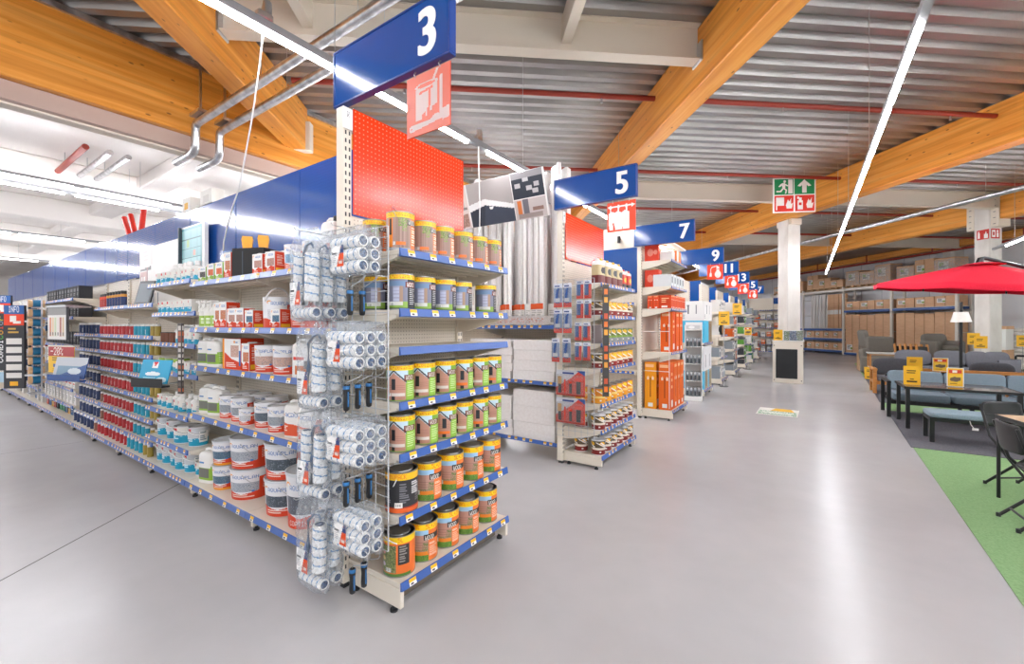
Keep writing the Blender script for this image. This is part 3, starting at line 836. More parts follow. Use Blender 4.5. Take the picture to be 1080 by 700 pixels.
# ================================================================ products
YEL, ORG, PINKW, GRN, SKY = '#F7CE14', '#F07A2C', '#C79A88', '#86B04A', '#A9CCE2'
def texts(c, x0, x1, y0, y1, col, n): c.lines(x0, y0, x1, y1, col, n, frac=0.45)
def tin(name, cat, cv, r, h, handle=None, lid=TINLID, seams=True, taper=0.0, n=40, cap='steel', shape=(1, 1, 1)):
    """round tin: printed wall, rolled rims, pressed lid, optional bail handle ('down', 'front')"""
    r0 = r - taper
    m = M(); m.lathe_print(cv, r0, r, 0.004, h - 0.004)
    m.lathe([(r0 - 0.004, 0), (r0 + 0.0012, 0.001), (r0 + 0.0012, 0.006), (r0, 0.007)], n, lid, closed_ends=True)
    ps = []
    l = M(); l.lathe([(r, h - 0.006), (r + 0.0015, h - 0.004), (r + 0.0015, h), (r - 0.004, h + 0.0005), (r - 0.006, h - 0.006), (r * 0.72, h - 0.006), (r * 0.70, h - 0.001), (r * 0.66, h - 0.001)], n, lid, closed_ends=True)
    if isinstance(handle, tuple):
        side, ang, mt = handle
        w = M()
        pts = []
        for k in range(13):
            t = PI * k / 12
            a = math.radians(side)
            ex, ey = math.cos(a), math.sin(a)                      # axis of the two ears
            fx, fy = -ey, ex
            rr = (r + 0.007)
            d = math.sin(t) * rr
            s_ = math.cos(t)
            e_ = math.radians(ang)
            pts.append((ex * rr * s_ + fx * d * math.cos(e_), ey * rr * s_ + fy * d * math.cos(e_), h * 0.84 + d * math.sin(e_)))
        w.tube(pts, 0.0032 if mt is not STEEL else 0.0022, 6, mt)
        ps.append(part('handle', w))
    return Proto(name, cat, [part('printed_wall', m), part('lid', l)] + ps)
W_ = 208
def band(c, txt, y0=0.86, col=YEL, tcol='#E0691C'):
    c.r(0, y0, 1, 1, col)
    for u in (0.36, 0.62, 0.88, 0.12): c.t(txt, u - 0.0, y0 + 0.035, tcol, 1, 1)
def barcode(c, u, y, w=0.055, h=0.07):
    c.r(u, y, u + w, y + h, '#EDEDEA')
    k = u + 0.008
    while k < u + w - 0.012:
        c.r(k, y + 0.015, k + 1 / c.w, y + h - 0.01, '#333333'); k += 2 / c.w if R.random() < 0.6 else 3 / c.w
def can_plank():
    c = Cv(W_, 56, '#A8877A')
    for rep in (0.0, 0.5):
        a = 0.13 + rep
        for k in range(26):
            x = a + k * 0.0125; c.r(x, 0.05, x + 0.0125, 0.86, R.choice(('#A5877B', '#9A7B6F', '#B39488', '#8F7268')))
        c.speck(a + 0.17, 0.62, a + 0.27, 0.86, ['#6E9A3A', '#8DB550', '#547D2C'], 0.6)
        c.speck(a + 0.21, 0.5, a + 0.26, 0.62, ['#6E9A3A', '#8DB550'], 0.45)
        c.r(a + 0.31, 0.0, a + 0.5, 0.86, '#EC7A35'); texts(c, a + 0.325, a + 0.43, 0.12, 0.62, '#F7E4D2', 8)
        c.r(a + 0.27, 0.66, a + 0.43, 0.80, '#2A1E1A'); c.t('WOOD', a + 0.285, 0.675, '#F2EDE6')
        c.r(a, 0, a + 0.31, 0.06, '#B4B6B8'); barcode(c, a + 0.06, 0.12, 0.07, 0.1); c.r(a + 0.14, 0.12, a + 0.25, 0.22, '#EE7722')
    band(c, '2,5L+20%'); return c
def can_plank2():
    c = can_plank(); c.r(0.17, 0.08, 0.23, 0.84, '#F08A28'); c.r(0.185, 0.4, 0.215, 0.82, '#3A2A20'); return c
def can_gazebo():
    c = Cv(W_, 56, '#23262B')
    for rep in (0.0, 0.5):
        a = 0.13 + rep
        c.r(a, 0.06, a + 0.30, 0.86, '#7E7F92'); c.r(a, 0.66, a + 0.30, 0.8, '#6F8CB0'); c.r(a + 0.02, 0.2, a + 0.05, 0.66, '#5D6C84')
        c.r(a + 0.12, 0.2, a + 0.2, 0.66, '#9FA0B8')
        for k in range(4): c.r(a + 0.125, 0.24 + k * 0.1, a + 0.195, 0.31 + k * 0.1, '#B9BCD2')
        c.r(a + 0.2, 0.2, a + 0.24, 0.66, '#A98A74'); c.r(a, 0.04, a + 0.30, 0.22, '#8CB04A'); c.r(a + 0.06, 0.1, a + 0.24, 0.22, '#D5D5CE')
        texts(c, a + 0.32, a + 0.44, 0.12, 0.6, '#C9C9CC', 9); c.r(a + 0.27, 0.62, a + 0.44, 0.78, '#6E2A22'); c.t('WOOD', a + 0.29, 0.635, '#F2EDE6')
        barcode(c, a + 0.08, 0.1, 0.06, 0.09)
    band(c, '2,5L+20%'); return c
def can_shed(door=0):
    c = Cv(W_, 56, '#7FAE3F')
    for rep in (0.0, 0.5):
        a = 0.12 + rep
        c.r(a, 0.5, a + 0.3, 0.86, '#C5DCE8')
        c.poly([(a, 0.03), (a, 0.52), (a + 0.13, 0.80), (a + 0.27, 0.52), (a + 0.27, 0.03)], '#C08C7A')
        c.poly([(a - 0.01, 0.50), (a + 0.13, 0.83), (a + 0.28, 0.50), (a + 0.28, 0.56), (a + 0.13, 0.88), (a - 0.01, 0.56)], '#34383E')
        for k in range(9): c.r(a + 0.01, 0.08 + k * 0.05, a + 0.26, 0.088 + k * 0.05, '#AE7B6B')
        d = a + 0.1 + door * 0.03; c.r(d, 0.32, d + 0.05, 0.62, '#22252B'); c.r(d, 0.03, d + 0.045, 0.14, '#22252B')
        barcode(c, a + 0.03, 0.15, 0.06, 0.09); c.r(a + 0.1, 0.15, a + 0.26, 0.24, '#D9CFC8' if door < 2 else '#F07A2C')
        c.r(a + 0.28, 0.03, a + 0.46, 0.64, '#97C34C'); texts(c, a + 0.29, a + 0.42, 0.12, 0.52, '#D9EBB5', 7)
        c.r(a + 0.25, 0.58, a + 0.42, 0.74, '#6B2A22'); c.t('WOOD', a + 0.27, 0.595, '#F2EDE6')
    band(c, '2,5L+20%'); return c
def can_fence():
    c = Cv(W_, 60, '#EC7A35')
    for rep in (0.0, 0.5):
        a = 0.12 + rep
        c.r(a, 0.62, a + 0.27, 0.84, '#9CC8E6'); c.r(a, 0.2, a + 0.27, 0.70, '#B98E7E')
        for k in range(7): c.r(a, 0.23 + k * 0.066, a + 0.27, 0.245 + k * 0.066, '#9F7668')
        c.speck(a, 0.2, a + 0.27, 0.32, ['#7E9A58', '#5F7E3E'], 0.5); c.speck(a + 0.2, 0.3, a + 0.27, 0.5, ['#5F7E3E'], 0.4); c.r(a, 0.0, a + 0.27, 0.17, '#5F8A38'); c.speck(a, 0.02, a + 0.27, 0.18, ['#4E762C', '#76A044'], 0.6)
        barcode(c, a + 0.03, 0.17, 0.075, 0.11); c.r(a + 0.11, 0.17, a + 0.26, 0.27, ('#8A5A44', '#E9892C', '#C9A9A0')[rep == 0.0])
        texts(c, a + 0.28, a + 0.4, 0.1, 0.5, '#F8DCC6', 8); c.r(a + 0.215, 0.56, a + 0.42, 0.72, '#231D1B'); c.t('WOOD', a + 0.23, 0.575, '#F2EDE6', 1, 1)
    band(c, '5L+20%', 0.84); return c
def can_black():
    c = Cv(W_, 60, '#2B2B2F'); c.r(0, 0, 1, 0.12, '#E9662B'); c.r(0, 0.12, 1, 0.15, '#B53A22')
    for u in (0.05, 0.2, 0.38, 0.55, 0.72, 0.88): texts(c, u, u + 0.1, 0.22, 0.72, '#77777C', 9)
    for u in (0.33, 0.7): c.r(u, 0.14, u + 0.08, 0.26, '#F0EDE8'); barcode(c, u + 0.01, 0.16, 0.06, 0.08)
    c.lines(0.50, 0.42, 0.60, 0.74, '#D0D0D0', 6)
    c.r(0, 0.82, 1, 0.98, '#F2BE1C')
    for u in (0.16, 0.66): c.t('PROMOPACK', u + 0.03, 0.845, '#E0641C')
    return c
def can_orange():
    c = Cv(W_, 60, '#EA7430')
    for rep in (0.0, 0.5):
        a = 0.14 + rep
        c.r(a, 0.1, a + 0.2, 0.78, '#6E7A4A'); c.speck(a, 0.1, a + 0.2, 0.78, ['#4F5F35', '#8A9A5C', '#3C4A28', '#A9A070'], 0.7)
        for k, cc in enumerate(('#E9A9A0', '#F0D9A0', '#D9C9E0')): c.e(a + 0.05, 0.58 - 0.15 * k, 0.025, 0.055, cc)
        c.r(a + 0.22, 0.3, a + 0.34, 0.8, '#2F2C2A'); texts(c, a + 0.235, a + 0.33, 0.34, 0.76, '#8F8C88', 7); c.r(a, 0.0, a + 0.36, 0.08, '#4E7A32')
        barcode(c, a + 0.08, 0.12, 0.07, 0.1)
    band(c, '5L', 0.84); return c
PR = {}
PR['plank'] = tin('paint_can', 'can', can_plank(), 0.077, 0.205)
PR['plank2'] = tin('paint_can', 'can', can_plank2(), 0.08, 0.222, (10, 62, STEEL))
PR['gazebo'] = tin('paint_can', 'can', can_gazebo(), 0.077, 0.205)
PR['shed'] = tin('paint_can', 'can', can_shed(0), 0.078, 0.21)
PR['shed2'] = tin('paint_can', 'can', can_shed(2), 0.078, 0.21)
PR['fence'] = tin('paint_can', 'can', can_fence(), 0.088, 0.232)
PR['blackcan'] = tin('paint_can', 'can', can_black(), 0.093, 0.235, (38, -62, WHITE))
PR['orangecan'] = tin('paint_can', 'can', can_orange(), 0.09, 0.232, (38, 20, WHITE))

# end unit three ------------------------------------------------------------
E3W, E3D = 1.035, 0.5
Z3 = [2.025, 1.69, 1.476, 1.17, 0.882, 0.537]
f3 = bay('cream end shelving of wood paint cans with red perforated top under sign three', -1.815, 1.603, PI / 2, E3W, E3D, 2.94, [(z, 0.465) for z in Z3], tags='near', head=PERF_RED, headz=2.285, right_post=True, base=0.175, baseD=0.475, kick=True, group='end shelving units along the main aisle', name='end_shelving', lipless=(Z3[2],))
E3 = 'under sign three'
def row3(kinds, z, where, ys, xs=None):
    its = []
    for k, (kd, desc) in enumerate(kinds): its.append((PR[kd], desc, xs[k] if xs else 0, ys if not isinstance(ys, list) else ys[k], (0.32 if kd not in ('blackcan', 'orangecan') else 0.0) + R.uniform(-0.1, 0.1)))
    shelf_items(f3, z, its, where, 'wood paint cans on the end shelving under sign three')
PLK = 'can with plank picture'
row3([('plank', 'plank-picture can standing behind the front row'), ('plank2', 'taller plank-picture can with wire handle'), ('plank', PLK), ('plank', PLK), ('plank', PLK), ('plank', PLK), ('plank', PLK)], Z3[0], 'top shelf ' + E3, [0.34, 0.13, 0.125, 0.13, 0.12, 0.13, 0.125], [0.085, 0.092, 0.27, 0.44, 0.62, 0.795, 0.955])
GZB = 'dark can with grey pavilion picture'
row3([('gazebo', 'dark pavilion-picture can standing at the back'), ('gazebo', GZB), ('gazebo', GZB), ('gazebo', GZB), ('gazebo', GZB), ('gazebo', 'dark pavilion can apart from the rest')], Z3[1], 'second shelf ' + E3, [0.33, 0.125, 0.13, 0.12, 0.13, 0.125], [0.085, 0.092, 0.27, 0.445, 0.62, 0.89])
SHD = 'green can with shed picture'
row3([('shed', SHD)] * 3 + [('shed2', 'green shed can with orange price sticker'), ('shed', SHD), ('shed2', 'shed can turned to its green side')], Z3[3], 'fourth shelf ' + E3, 0.125, [0.085, 0.262, 0.45, 0.625, 0.80, 0.955])
row3([('shed', SHD), ('shed', SHD), ('shed2', 'green shed can with orange price sticker'), ('shed', SHD), ('shed2', 'green shed can with orange strip'), ('shed', SHD)], Z3[4], 'fifth shelf ' + E3, 0.125, [0.095, 0.285, 0.455, 0.625, 0.795, 0.952])
FNC = 'large can with brick-wall picture'
row3([('blackcan', 'black handled paint bucket with yellow rim'), ('fence', FNC), ('fence', FNC), ('fence', FNC), ('fence', FNC)], Z3[5], 'sixth shelf ' + E3, 0.135, [0.105, 0.31, 0.52, 0.735, 0.94])
row3([('orangecan', 'orange can with garden picture and white handle'), ('fence', FNC), ('fence', FNC), ('fence', FNC), ('fence', FNC)], 0.175, 'bottom shelf ' + E3, 0.15, [0.1, 0.29, 0.49, 0.70, 0.915])

# small label cards on the post and red header
m = M(); c = Cv(12, 14, '#F1F1EF'); c.speck(0.3, 0.4, 0.7, 0.85, ['#777777', '#AAAAAA'], 0.45)
m.plane_print(c, (0.03, 0.508, 2.80), (0.1, 0, 0), (0, 0, 0.125)); m.box(0.03, 0.5085, 2.80, 0.13, 0.511, 2.925, WHITE)
one('code_card', 'card', 'small white code card stuck on the corner of the red perforated header', [part('card', m)], loc=f3(0, 0, 0), rz=PI / 2)
m = M(); m.box(-0.04, 0.49, 2.80, 0.028, 0.494, 2.93, WHITE, 0.001); m.plane_print(c, (-0.03, 0.4895, 2.83), (0.05, 0, 0), (0, 0, 0.09))
one('code_card', 'card', 'white number card clipped over the top of the cream post', [part('card', m)], loc=f3(0, 0, 0), rz=PI / 2)

# wire grille with hooks at the near side of the end unit (world axes)
WIRE = mat('wire_grey', '#C3C5C8', 0.4)
def grille(x0, x1, y, z0, z1, px, pz, hooks, r=0.0019):
    m = M()
    n = round((x1 - x0) / px)
    for k in range(n + 1):
        x = x0 + (x1 - x0) * k / n; rr = r * (1.5 if k in (0, n) else 1); m.box(x - rr, y - rr, z0, x + rr, y + rr, z1, WIRE)
    n = round((z1 - z0) / pz)
    for k in range(n + 1):
        z = z0 + (z1 - z0) * k / n; m.box(x0, y - 2.6 * r, z - r, x1, y - 0.8 * r, z + r, WIRE)
    for (x, z, l) in hooks: m.tube([(x, y, z), (x, y - l, z), (x, y - l - 0.012, z + 0.012)], 0.003, 6, STEEL)
    return m
HK = []
ROWZ = [2.125, 1.625, 1.10, 0.62]
for k, z in enumerate(ROWZ): HK += [(-2.04, z, 0.24), (-2.345, z + 0.01, 0.27)]
g = grille(-2.43, -1.895, 1.565, 0.36, 2.15, 0.1, 0.06, HK)
def attach(name, m, fr):
    me = m.mesh(name); me.transform((Matrix.Translation((fr.X, fr.Y, 0)) @ Matrix.Rotation(fr.rz, 4, 'Z')).inverted())
    return link(name, me, fr.o)
attach('wire_grille', g, f3)

# roller packs ---------------------------------------------------------------
def stripes(n, turns, w=48, h=40, slope=0.35):
    c = Cv(w, h, '#F4F3F1')
    for y in range(h):
        for x in range(w):
            t = (y / h * turns + x / w * slope * turns / 2) % 1.0
            if t < 0.17: c.p[y][x] = '#6A97C2'
    return c
_str = {}
def roller(m, p0, p1, r, turns, core='#27456B'):
    """striped roller sleeve between two points with dark core ends"""
    p0, p1 = Vector(p0), Vector(p1); d = p1 - p0; l = d.length
    rot = d.to_track_quat('Z', 'Y').to_matrix().to_4x4()
    old = m.xf; m.xf = (old or Matrix()) @ Matrix.Translation(p0) @ rot
    if turns not in _str: _str[turns] = stripes(turns, turns)
    m.lathe_print(_str[turns], r, r, 0.006, l - 0.006, FUR)
    for z0, z1 in ((0.006, 0), (l - 0.006, l)):
        a, b = (z0, z1)
        m.lathe([(r, a), (r * 0.92, b), (r * 0.72, b)], 24, '#EDEBE6', closed_ends=False)
        q = b + (0.008 if b == 0 else -0.008)
        m.lathe([(r * 0.72, b), (r * 0.7, q)], 24, core, closed_ends=False)
        m.lathe([(r * 0.71, q), (r * 0.2, q + (0.002 if b else -0.002))], 16, '#44638C', closed_ends=True)
        for k in range(4):
            t = k * PI / 2; ca, sa = math.cos(t) * r * 0.42, math.sin(t) * r * 0.42
            m.box(ca - 0.003, sa - 0.003, min(q, b), ca + 0.003, sa + 0.003, max(q, b), core)
    m.xf = old
FUR = attr_mat('roller_pile', 0.9, 0.1)
def bag_mesh(x0, x1, y0, y1, z0, z1, seed, pinch=0.55, mt=None, n=14):
    """crinkled film bag: flat seam at the top, bulging over its contents"""
    q = random.Random(seed); m = M(); nz = n + 4; nr = 28
    cx, cy, hx, hy = (x0 + x1) / 2, (y0 + y1) / 2, (x1 - x0) / 2, (y1 - y0) / 2
    vs = []
    for k in range(nz + 1):
        t = k / nz; z = z0 + (z1 - z0) * t
        f = 1.0 if t < pinch else max(0.06, 1 - ((t - pinch) / (1 - pinch)) ** 1.3)
        f2 = min(1, 0.65 + 2.2 * t) if t < 0.16 else 1
        for i in range(nr):
            a = 2 * PI * i / nr
            ca, sa = math.cos(a), math.sin(a)
            e = 0.45
            X = math.copysign(abs(ca) ** e, ca) * hx * (0.97 + 0.03 * f); Y = math.copysign(abs(sa) ** e, sa) * hy * f * f2
            j = 0.006
            vs.append((cx + X + q.uniform(-j, j), cy + Y + q.uniform(-j, j) * (0.3 + f), z + q.uniform(-0.006, 0.006)))
    fs = [(k * nr + i, k * nr + (i + 1) % nr, (k + 1) * nr + (i + 1) % nr, (k + 1) * nr + i) for k in range(nz) for i in range(nr)]
    fs.append(list(range(nr))[::-1]); fs.append([nz * nr + i for i in range(nr)])
    return m.add(vs, fs, mt or BAG, True)
def card_canvas():
    c = Cv(24, 24, '#F3F2F0'); c.poly([(0.45, 0.0), (1, 0), (1, 0.95), (0.78, 0.95)], '#E2501E'); c.poly([(0.66, 0.62), (1, 0.62), (1, 1), (0.82, 1)], '#2A3F78')
    c.r(0.06, 0.6, 0.4, 0.68, '#2B2D35'); c.lines(0.06, 0.15, 0.4, 0.5, '#B9B9BC', 4); c.r(0.62, 0.14, 0.86, 0.26, '#F6D9C9'); return c
CARDC = card_canvas()
def mini_pack():
    """three small rollers stacked, wire frame, grip hanging below; hung at (0,0,0)"""
    ps = []
    zz = [-0.075, -0.141, -0.207]
    for z in zz:
        m = M(); roller(m, (-0.125, 0, z), (0.125, 0, z), 0.0325, 4.6); ps.append(part('roller', m))
    m = M(); m.plane_print(CARDC, (-0.105, -0.035, -0.205), (0.11, 0, 0), (0, 0, 0.115), PAPER); m.box(-0.105, -0.0345, -0.205, 0.005, -0.0335, -0.09, WHITE); ps.append(part('label_card', m))
    m = M(); m.tube([(-0.03, 0.0, -0.23), (0.13, 0, -0.207), (0.142, 0, -0.215), (0.142, 0, -0.262), (0.13, 0, -0.275), (0.02, 0, -0.315), (0.012, 0, -0.325), (0.012, 0, -0.345)], 0.0033, 8, STEEL); ps.append(part('wire_frame', m))
    m = M(); m.lathe([(0.01, -0.33), (0.016, -0.335), (0.0175, -0.36), (0.0145, -0.385), (0.017, -0.44), (0.015, -0.462), (0.008, -0.468)], 12, BLACKP, 0.012, 0, cont=True)
    m.lathe([(0.0175, -0.334), (0.0185, -0.343), (0.018, -0.352)], 12, '#2E6FA8', 0.012, 0, cont=True); m.box(0.0265, -0.004, -0.445, 0.031, 0.004, -0.365, '#2E6FA8', 0.001); ps.append(part('grip', m))
    ps.append(part('bag', bag_mesh(-0.15, 0.15, -0.037, 0.037, -0.245, 0.005, 3, 0.72)))
    return Proto('mini_roller_pack', 'paint roller', ps)
MINI = mini_pack()
def long_pack(two):
    ps = []
    m = M(); roller(m, (0.055, 0, -0.40), (0.065, 0, -0.13), 0.038, 5.2); ps.append(part('roller', m))
    if two:
        m = M(); roller(m, (-0.072, 0, -0.39), (-0.065, 0, -0.12), 0.035, 5.2); ps.append(part('roller', m))
    m = M(); roller(m, (-0.105, 0, -0.462), (0.108, 0, -0.462), 0.030, 4.6); ps.append(part('roller', m))
    m = M(); x = 0.0 if two else -0.03
    m.tube([(0.09, -0.01, -0.1), (0.07, -0.01, -0.075), (0.02, -0.01, -0.085), (x, -0.012, -0.13), (x, -0.012, -0.28), (x - 0.012, -0.012, -0.42)], [0.006, 0.006, 0.007, 0.009, 0.0125, 0.011], 10, BLUEPL); ps.append(part('blue_handle', m))
    m = M(); m.plane_print(CARDC, (-0.105, -0.039, -0.42), (0.11, 0, 0), (0, 0, 0.13), PAPER); m.box(-0.105, -0.0385, -0.42, 0.005, -0.0378, -0.29, WHITE); ps.append(part('label_card', m))
    ps.append(part('bag', bag_mesh(-0.125, 0.125, -0.042, 0.042, -0.505, 0.005, 5 + two, 0.8)))
    return Proto('roller_set', 'paint roller', ps)
LONG = [long_pack(0), long_pack(1)]
RW = ['top', 'second', 'third', 'lowest']
NM = [2, 3, 3, 2]
for k, z in enumerate(ROWZ):
    y0 = (1.42, 1.395, 1.395, 1.43)[k]
    for j in range(NM[k]):
        MINI.inst((-2.04 + R.uniform(-0.006, 0.006), y0 + 0.072 * j, z - (0.0, 0.012, 0, 0)[k]), R.uniform(-0.03, 0.03),
                  f'bag of three striped mini rollers, black grip below, {ORD[j]} from left, {RW[k]} row', 'bagged mini rollers on the wire grille')
    NL = (3, 2, 2, 2)[k]
    for j in range(NL):
        LONG[(k + 1 + j) % 2 if k else 1].inst((-2.345 + R.uniform(-0.006, 0.006), (1.352 if NL == 3 else 1.40) + 0.088 * j, z + 0.012 - (0.0, 0.01, 0.0, 0.03)[k]), R.uniform(-0.05, 0.05),
                  f'clear bag of long rollers with blue handle, {ORD[j]} from left in {RW[k]} row', 'bagged long roller sets on the wire grille')
# ================================================================ aisle three, flank facing the left aisle
def boxp(w, d, h, front, right=None, top='#E8E4DE', left=None, mt=None, ch=0.002):
    """printed carton: canvases (or plain colours) on front and right"""
    m = M(); mt = mt or PAPER
    base = front if isinstance(front, str) else (right if isinstance(right, str) else '#E6E2DC')
    m.box(-w / 2, -d / 2, 0, w / 2, d / 2, h, (mt, top), ch)
    e = 0.0006
    def face(cv, o, u, v):
        if isinstance(cv, str): c = Cv(1, 1, cv)
        else: c = cv
        m.plane_print(c, o, u, v, mt)
    face(front, (-w / 2 + ch, -d / 2 - e, ch), (w - 2 * ch, 0, 0), (0, 0, h - 2 * ch))
    face(right if right is not None else base, (w / 2 + e, -d / 2 + ch, ch), (0, d - 2 * ch, 0), (0, 0, h - 2 * ch))
    face(left if left is not None else (right if isinstance(right, str) else base), (-w / 2 - e, d / 2 - ch, ch), (0, -d + 2 * ch, 0), (0, 0, h - 2 * ch))
    return m
def aqua(w, h, pic, body='#E9E9EC', red='#D9421F', u0=0.36, u1=0.66, ru=0.86, big=None, orange=False):
    """white roof-coating wrapper: logo on top, picture, red wave below, red text panel to the right"""
    c = Cv(w, h, body)
    c.r(u0 + 0.02, 0.28, u1, 0.62, pic); c.speck(u0 + 0.03, 0.3, u1 - 0.01, 0.6, [pic, '#8A93A0', '#5A6470'], 0.25)
    c.poly([(0, 0), (1, 0), (1, 0.22), (u1, 0.30), ((u0 + u1) / 2, 0.20), (u0, 0.32), (0, 0.25)], red)
    c.r(u1, 0.0, ru, 0.78, red); texts(c, u1 + 0.03, ru - 0.03, 0.32, 0.70, '#F2D8CC', 7)
    c.e(u0 + 0.045, 0.845, 0.028, 0.06, '#F4A01F'); c.e(u0 + 0.052, 0.825, 0.022, 0.05, body)
    c.t('AQUAPLAN', u0 + 0.07, 0.755, '#2C6FB5')
    if big: c.t(big, u0 + 0.05, 0.05, '#F6F2EE')
    else: c.lines(u0 + 0.05, 0.06, u1 - 0.03, 0.2, '#F4DCD0', 2)
    c.e(u1 - 0.05, 0.3, 0.016, 0.035, '#3D7EC0')
    if orange: c.r(0, 0, 1, 0.1, '#F09A1C')
    return c
def pail(cv, r, h, taper=0.014, ang=-50, name='paint_pail', side=100):
    m = M(); m.lathe_print(cv, r - taper, r, 0.004, h * 0.93); m.lathe([(r - taper - 0.006, 0), (r - taper, 0.004)], 40, '#E4E4E6')
    m.lathe([(r, h * 0.93), (r + 0.004, h * 0.935), (r + 0.004, h * 0.955), (r, h * 0.96)], 40, '#DFE2E6', closed_ends=False)
    l = M(); l.lathe([(r + 0.003, h * 0.96), (r + 0.006, h * 0.965), (r + 0.006, h), (r - 0.004, h), (r - 0.01, h - 0.012), (r * 0.3, h - 0.014)], 40, '#D9DDE1')
    w = M(); pts = []
    a = math.radians(side); ex, ey = math.cos(a), math.sin(a); fx, fy = -ey, ex
    if fx * 0.5 - fy < 0: fx, fy = -fx, -fy
    e_ = math.radians(ang); rr = r + 0.012
    for k in range(15):
        t = PI * k / 14; d = math.sin(t) * rr * 1.05; s_ = math.cos(t)
        pts.append((ex * rr * s_ + fx * d * math.cos(e_) * 1.0, ey * rr * s_ + fy * d * math.cos(e_), h * 0.86 + d * math.sin(e_)))
    w.tube(pts, 0.0028, 6, STEEL)
    g = M(); g.tube([Vector(pts[6]) , Vector(pts[7]), Vector(pts[8])], 0.009, 8, WHITE)
    return Proto(name, 'paint pail', [part('printed_wall', m), part('lid', l), part('handle', w, [('handle_grip', g.mesh('handle_grip'))])])
def flathandle_pail(cv, r, h, ang, side=80, name='paint_pail'):
    p = tin(name, 'paint pail', cv, r, h, None, '#E8E8EA', taper=0.006)
    w = M(); pts = []
    a = math.radians(side); ex, ey = math.cos(a), math.sin(a); fx, fy = -ey, ex
    if fx * 0.5 - fy < 0: fx, fy = -fx, -fy
    e_ = math.radians(ang); rr = r + 0.008
    for k in range(15):
        t = PI * k / 14; d = math.sin(t) * rr; s_ = math.cos(t)
        pts.append((ex * rr * s_ + fx * d * math.cos(e_), ey * rr * s_ + fy * d * math.cos(e_), h * 0.86 + d * math.sin(e_)))
    w.tube(pts, [0.008, 0.008] + [0.0065] * 11 + [0.008, 0.008], 6, WHITE)
    p.parts.append(part('handle', w)); return p
def jerry(cv, w, d, h, cap='#E9E9E9', name='jerrycan', body='#F0EEEA'):
    m = M(); m.lathe_print(cv, w / 2, w / 2, 0.006, h * 0.72, None, 1, d / w, 0.5)
    A = 40; prof = [(0.96, 0.0, ), (1.0, 0.006 / h)]
    def ring(s, z): return [(math.copysign(abs(math.cos(t)) ** .5, math.cos(t)) * w / 2 * s, math.copysign(abs(math.sin(t)) ** .5, math.sin(t)) * d / 2 * s, z) for t in (2 * PI * k / A for k in range(A))]
    R_ = [ring(1, h * 0.72), ring(0.99, h * 0.78), ring(0.93, h * 0.84), ring(0.8, h * 0.88), ring(0.55, h * 0.90), ring(0.02, h * 0.905)]
    vs = [q for g in R_ for q in g]; fs = [(k * A + i, k * A + (i + 1) % A, (k + 1) * A + (i + 1) % A, (k + 1) * A + i) for k in range(len(R_) - 1) for i in range(A)]
    m.add(vs, fs, body, True); m.add(ring(0.97, 0) + ring(1, 0.006), [(i, (i + 1) % A, A + (i + 1) % A, A + i) for i in range(A)] + [list(range(A))[::-1]], body)
    hd = M(); hd.tube([(-w * 0.36, 0, h * 0.86), (-w * 0.34, 0, h * 0.93), (-w * 0.2, 0, h * 0.965), (w * 0.02, 0, h * 0.96), (w * 0.1, 0, h * 0.9)], 0.013, 8, body)
    c = M(); c.lathe([(0.02, h * 0.88), (0.02, h * 0.91), (0.026, h * 0.91), (0.026, h * 0.985), (0.022, h)], 16, cap, w * 0.27, 0)
    return Proto(name, 'jerrycan', [part('printed_body', m), part('carry_handle', hd), part('cap', c)])
def spray(col):
    c = Cv(40, 20, '#EDEBE4'); c.r(0.2, 0.1, 0.85, 0.75, col); texts(c, 0.55, 0.75, 0.2, 0.6, '#EDF3DC', 5)
    m = M(); m.lathe_print(c, 0.042, 0.042, 0.003, 0.15, None, 1.0, 0.75); m.lathe([(0.04, 0), (0.042, 0.003)], 24, '#EDEBE4')
    m.lathe([(0.042, 0.15), (0.038, 0.17), (0.018, 0.195), (0.013, 0.205)], 24, '#EDEBE4', cont=True)
    t = M(); t.lathe([(0.016, 0.2), (0.016, 0.222)], 16, '#F4F2EE'); t.box(-0.014, -0.045, 0.222, 0.014, 0.03, 0.252, '#F4F2EE', 0.006); t.box(-0.008, -0.062, 0.232, 0.008, -0.045, 0.248, '#F4F2EE', 0.002); t.prism([(-0.035, 0.222), (-0.02, 0.222), (-0.035, 0.18), (-0.043, 0.178)], 'x', -0.007, 0.007, '#F4F2EE')
    return Proto('spray_bottle', 'spray bottle', [part('printed_body', m), part('trigger_head', t)])
RD = '#D9421F'
def square_tin(pic, w=0.11, d=0.1, h=0.17, red=RD, name='square_tin', body='#EFEDEA'):
    f = Cv(44, 60, body); f.poly([(0, 0), (1, 0), (1, 0.28), (0.6, 0.34), (0.3, 0.2), (0, 0.32)], red); f.r(0.2, 0.34, 0.95, 0.68, pic); f.speck(0.2, 0.34, 0.95, 0.68, [pic, '#C9A79A', '#5F6A74'], 0.3)
    f.e(0.15, 0.87, 0.1, 0.07, '#F4A01F'); f.e(0.18, 0.85, 0.08, 0.06, body); f.t('AQUA', 0.32, 0.8, '#2C6FB5'); f.lines(0.15, 0.05, 0.8, 0.18, '#F4DCD0', 2)
    r = Cv(24, 40, red); texts(r, 0.15, 0.85, 0.35, 0.85, '#F2D8CC', 8); r.r(0.1, 0.05, 0.9, 0.22, '#F2C230')
    m = boxp(w, d, h * 0.96, f, r, '#CFCFCF')
    l = M(); l.lathe([(w * 0.36, h * 0.96), (w * 0.36, h * 0.985), (w * 0.32, h), (w * 0.3, h * 0.985)], 24, '#E9E7E3')
    return Proto(name, 'tin', [part('printed_wall', m), part('lid', l)])
PQ = {}
PQ['tin_s'] = square_tin('#3F6F8C', 0.1, 0.095, 0.15); PQ['tin_b'] = square_tin('#B98A7C', 0.115, 0.1, 0.17); PQ['tin_t'] = square_tin('#C77A52', 0.1, 0.12, 0.235)
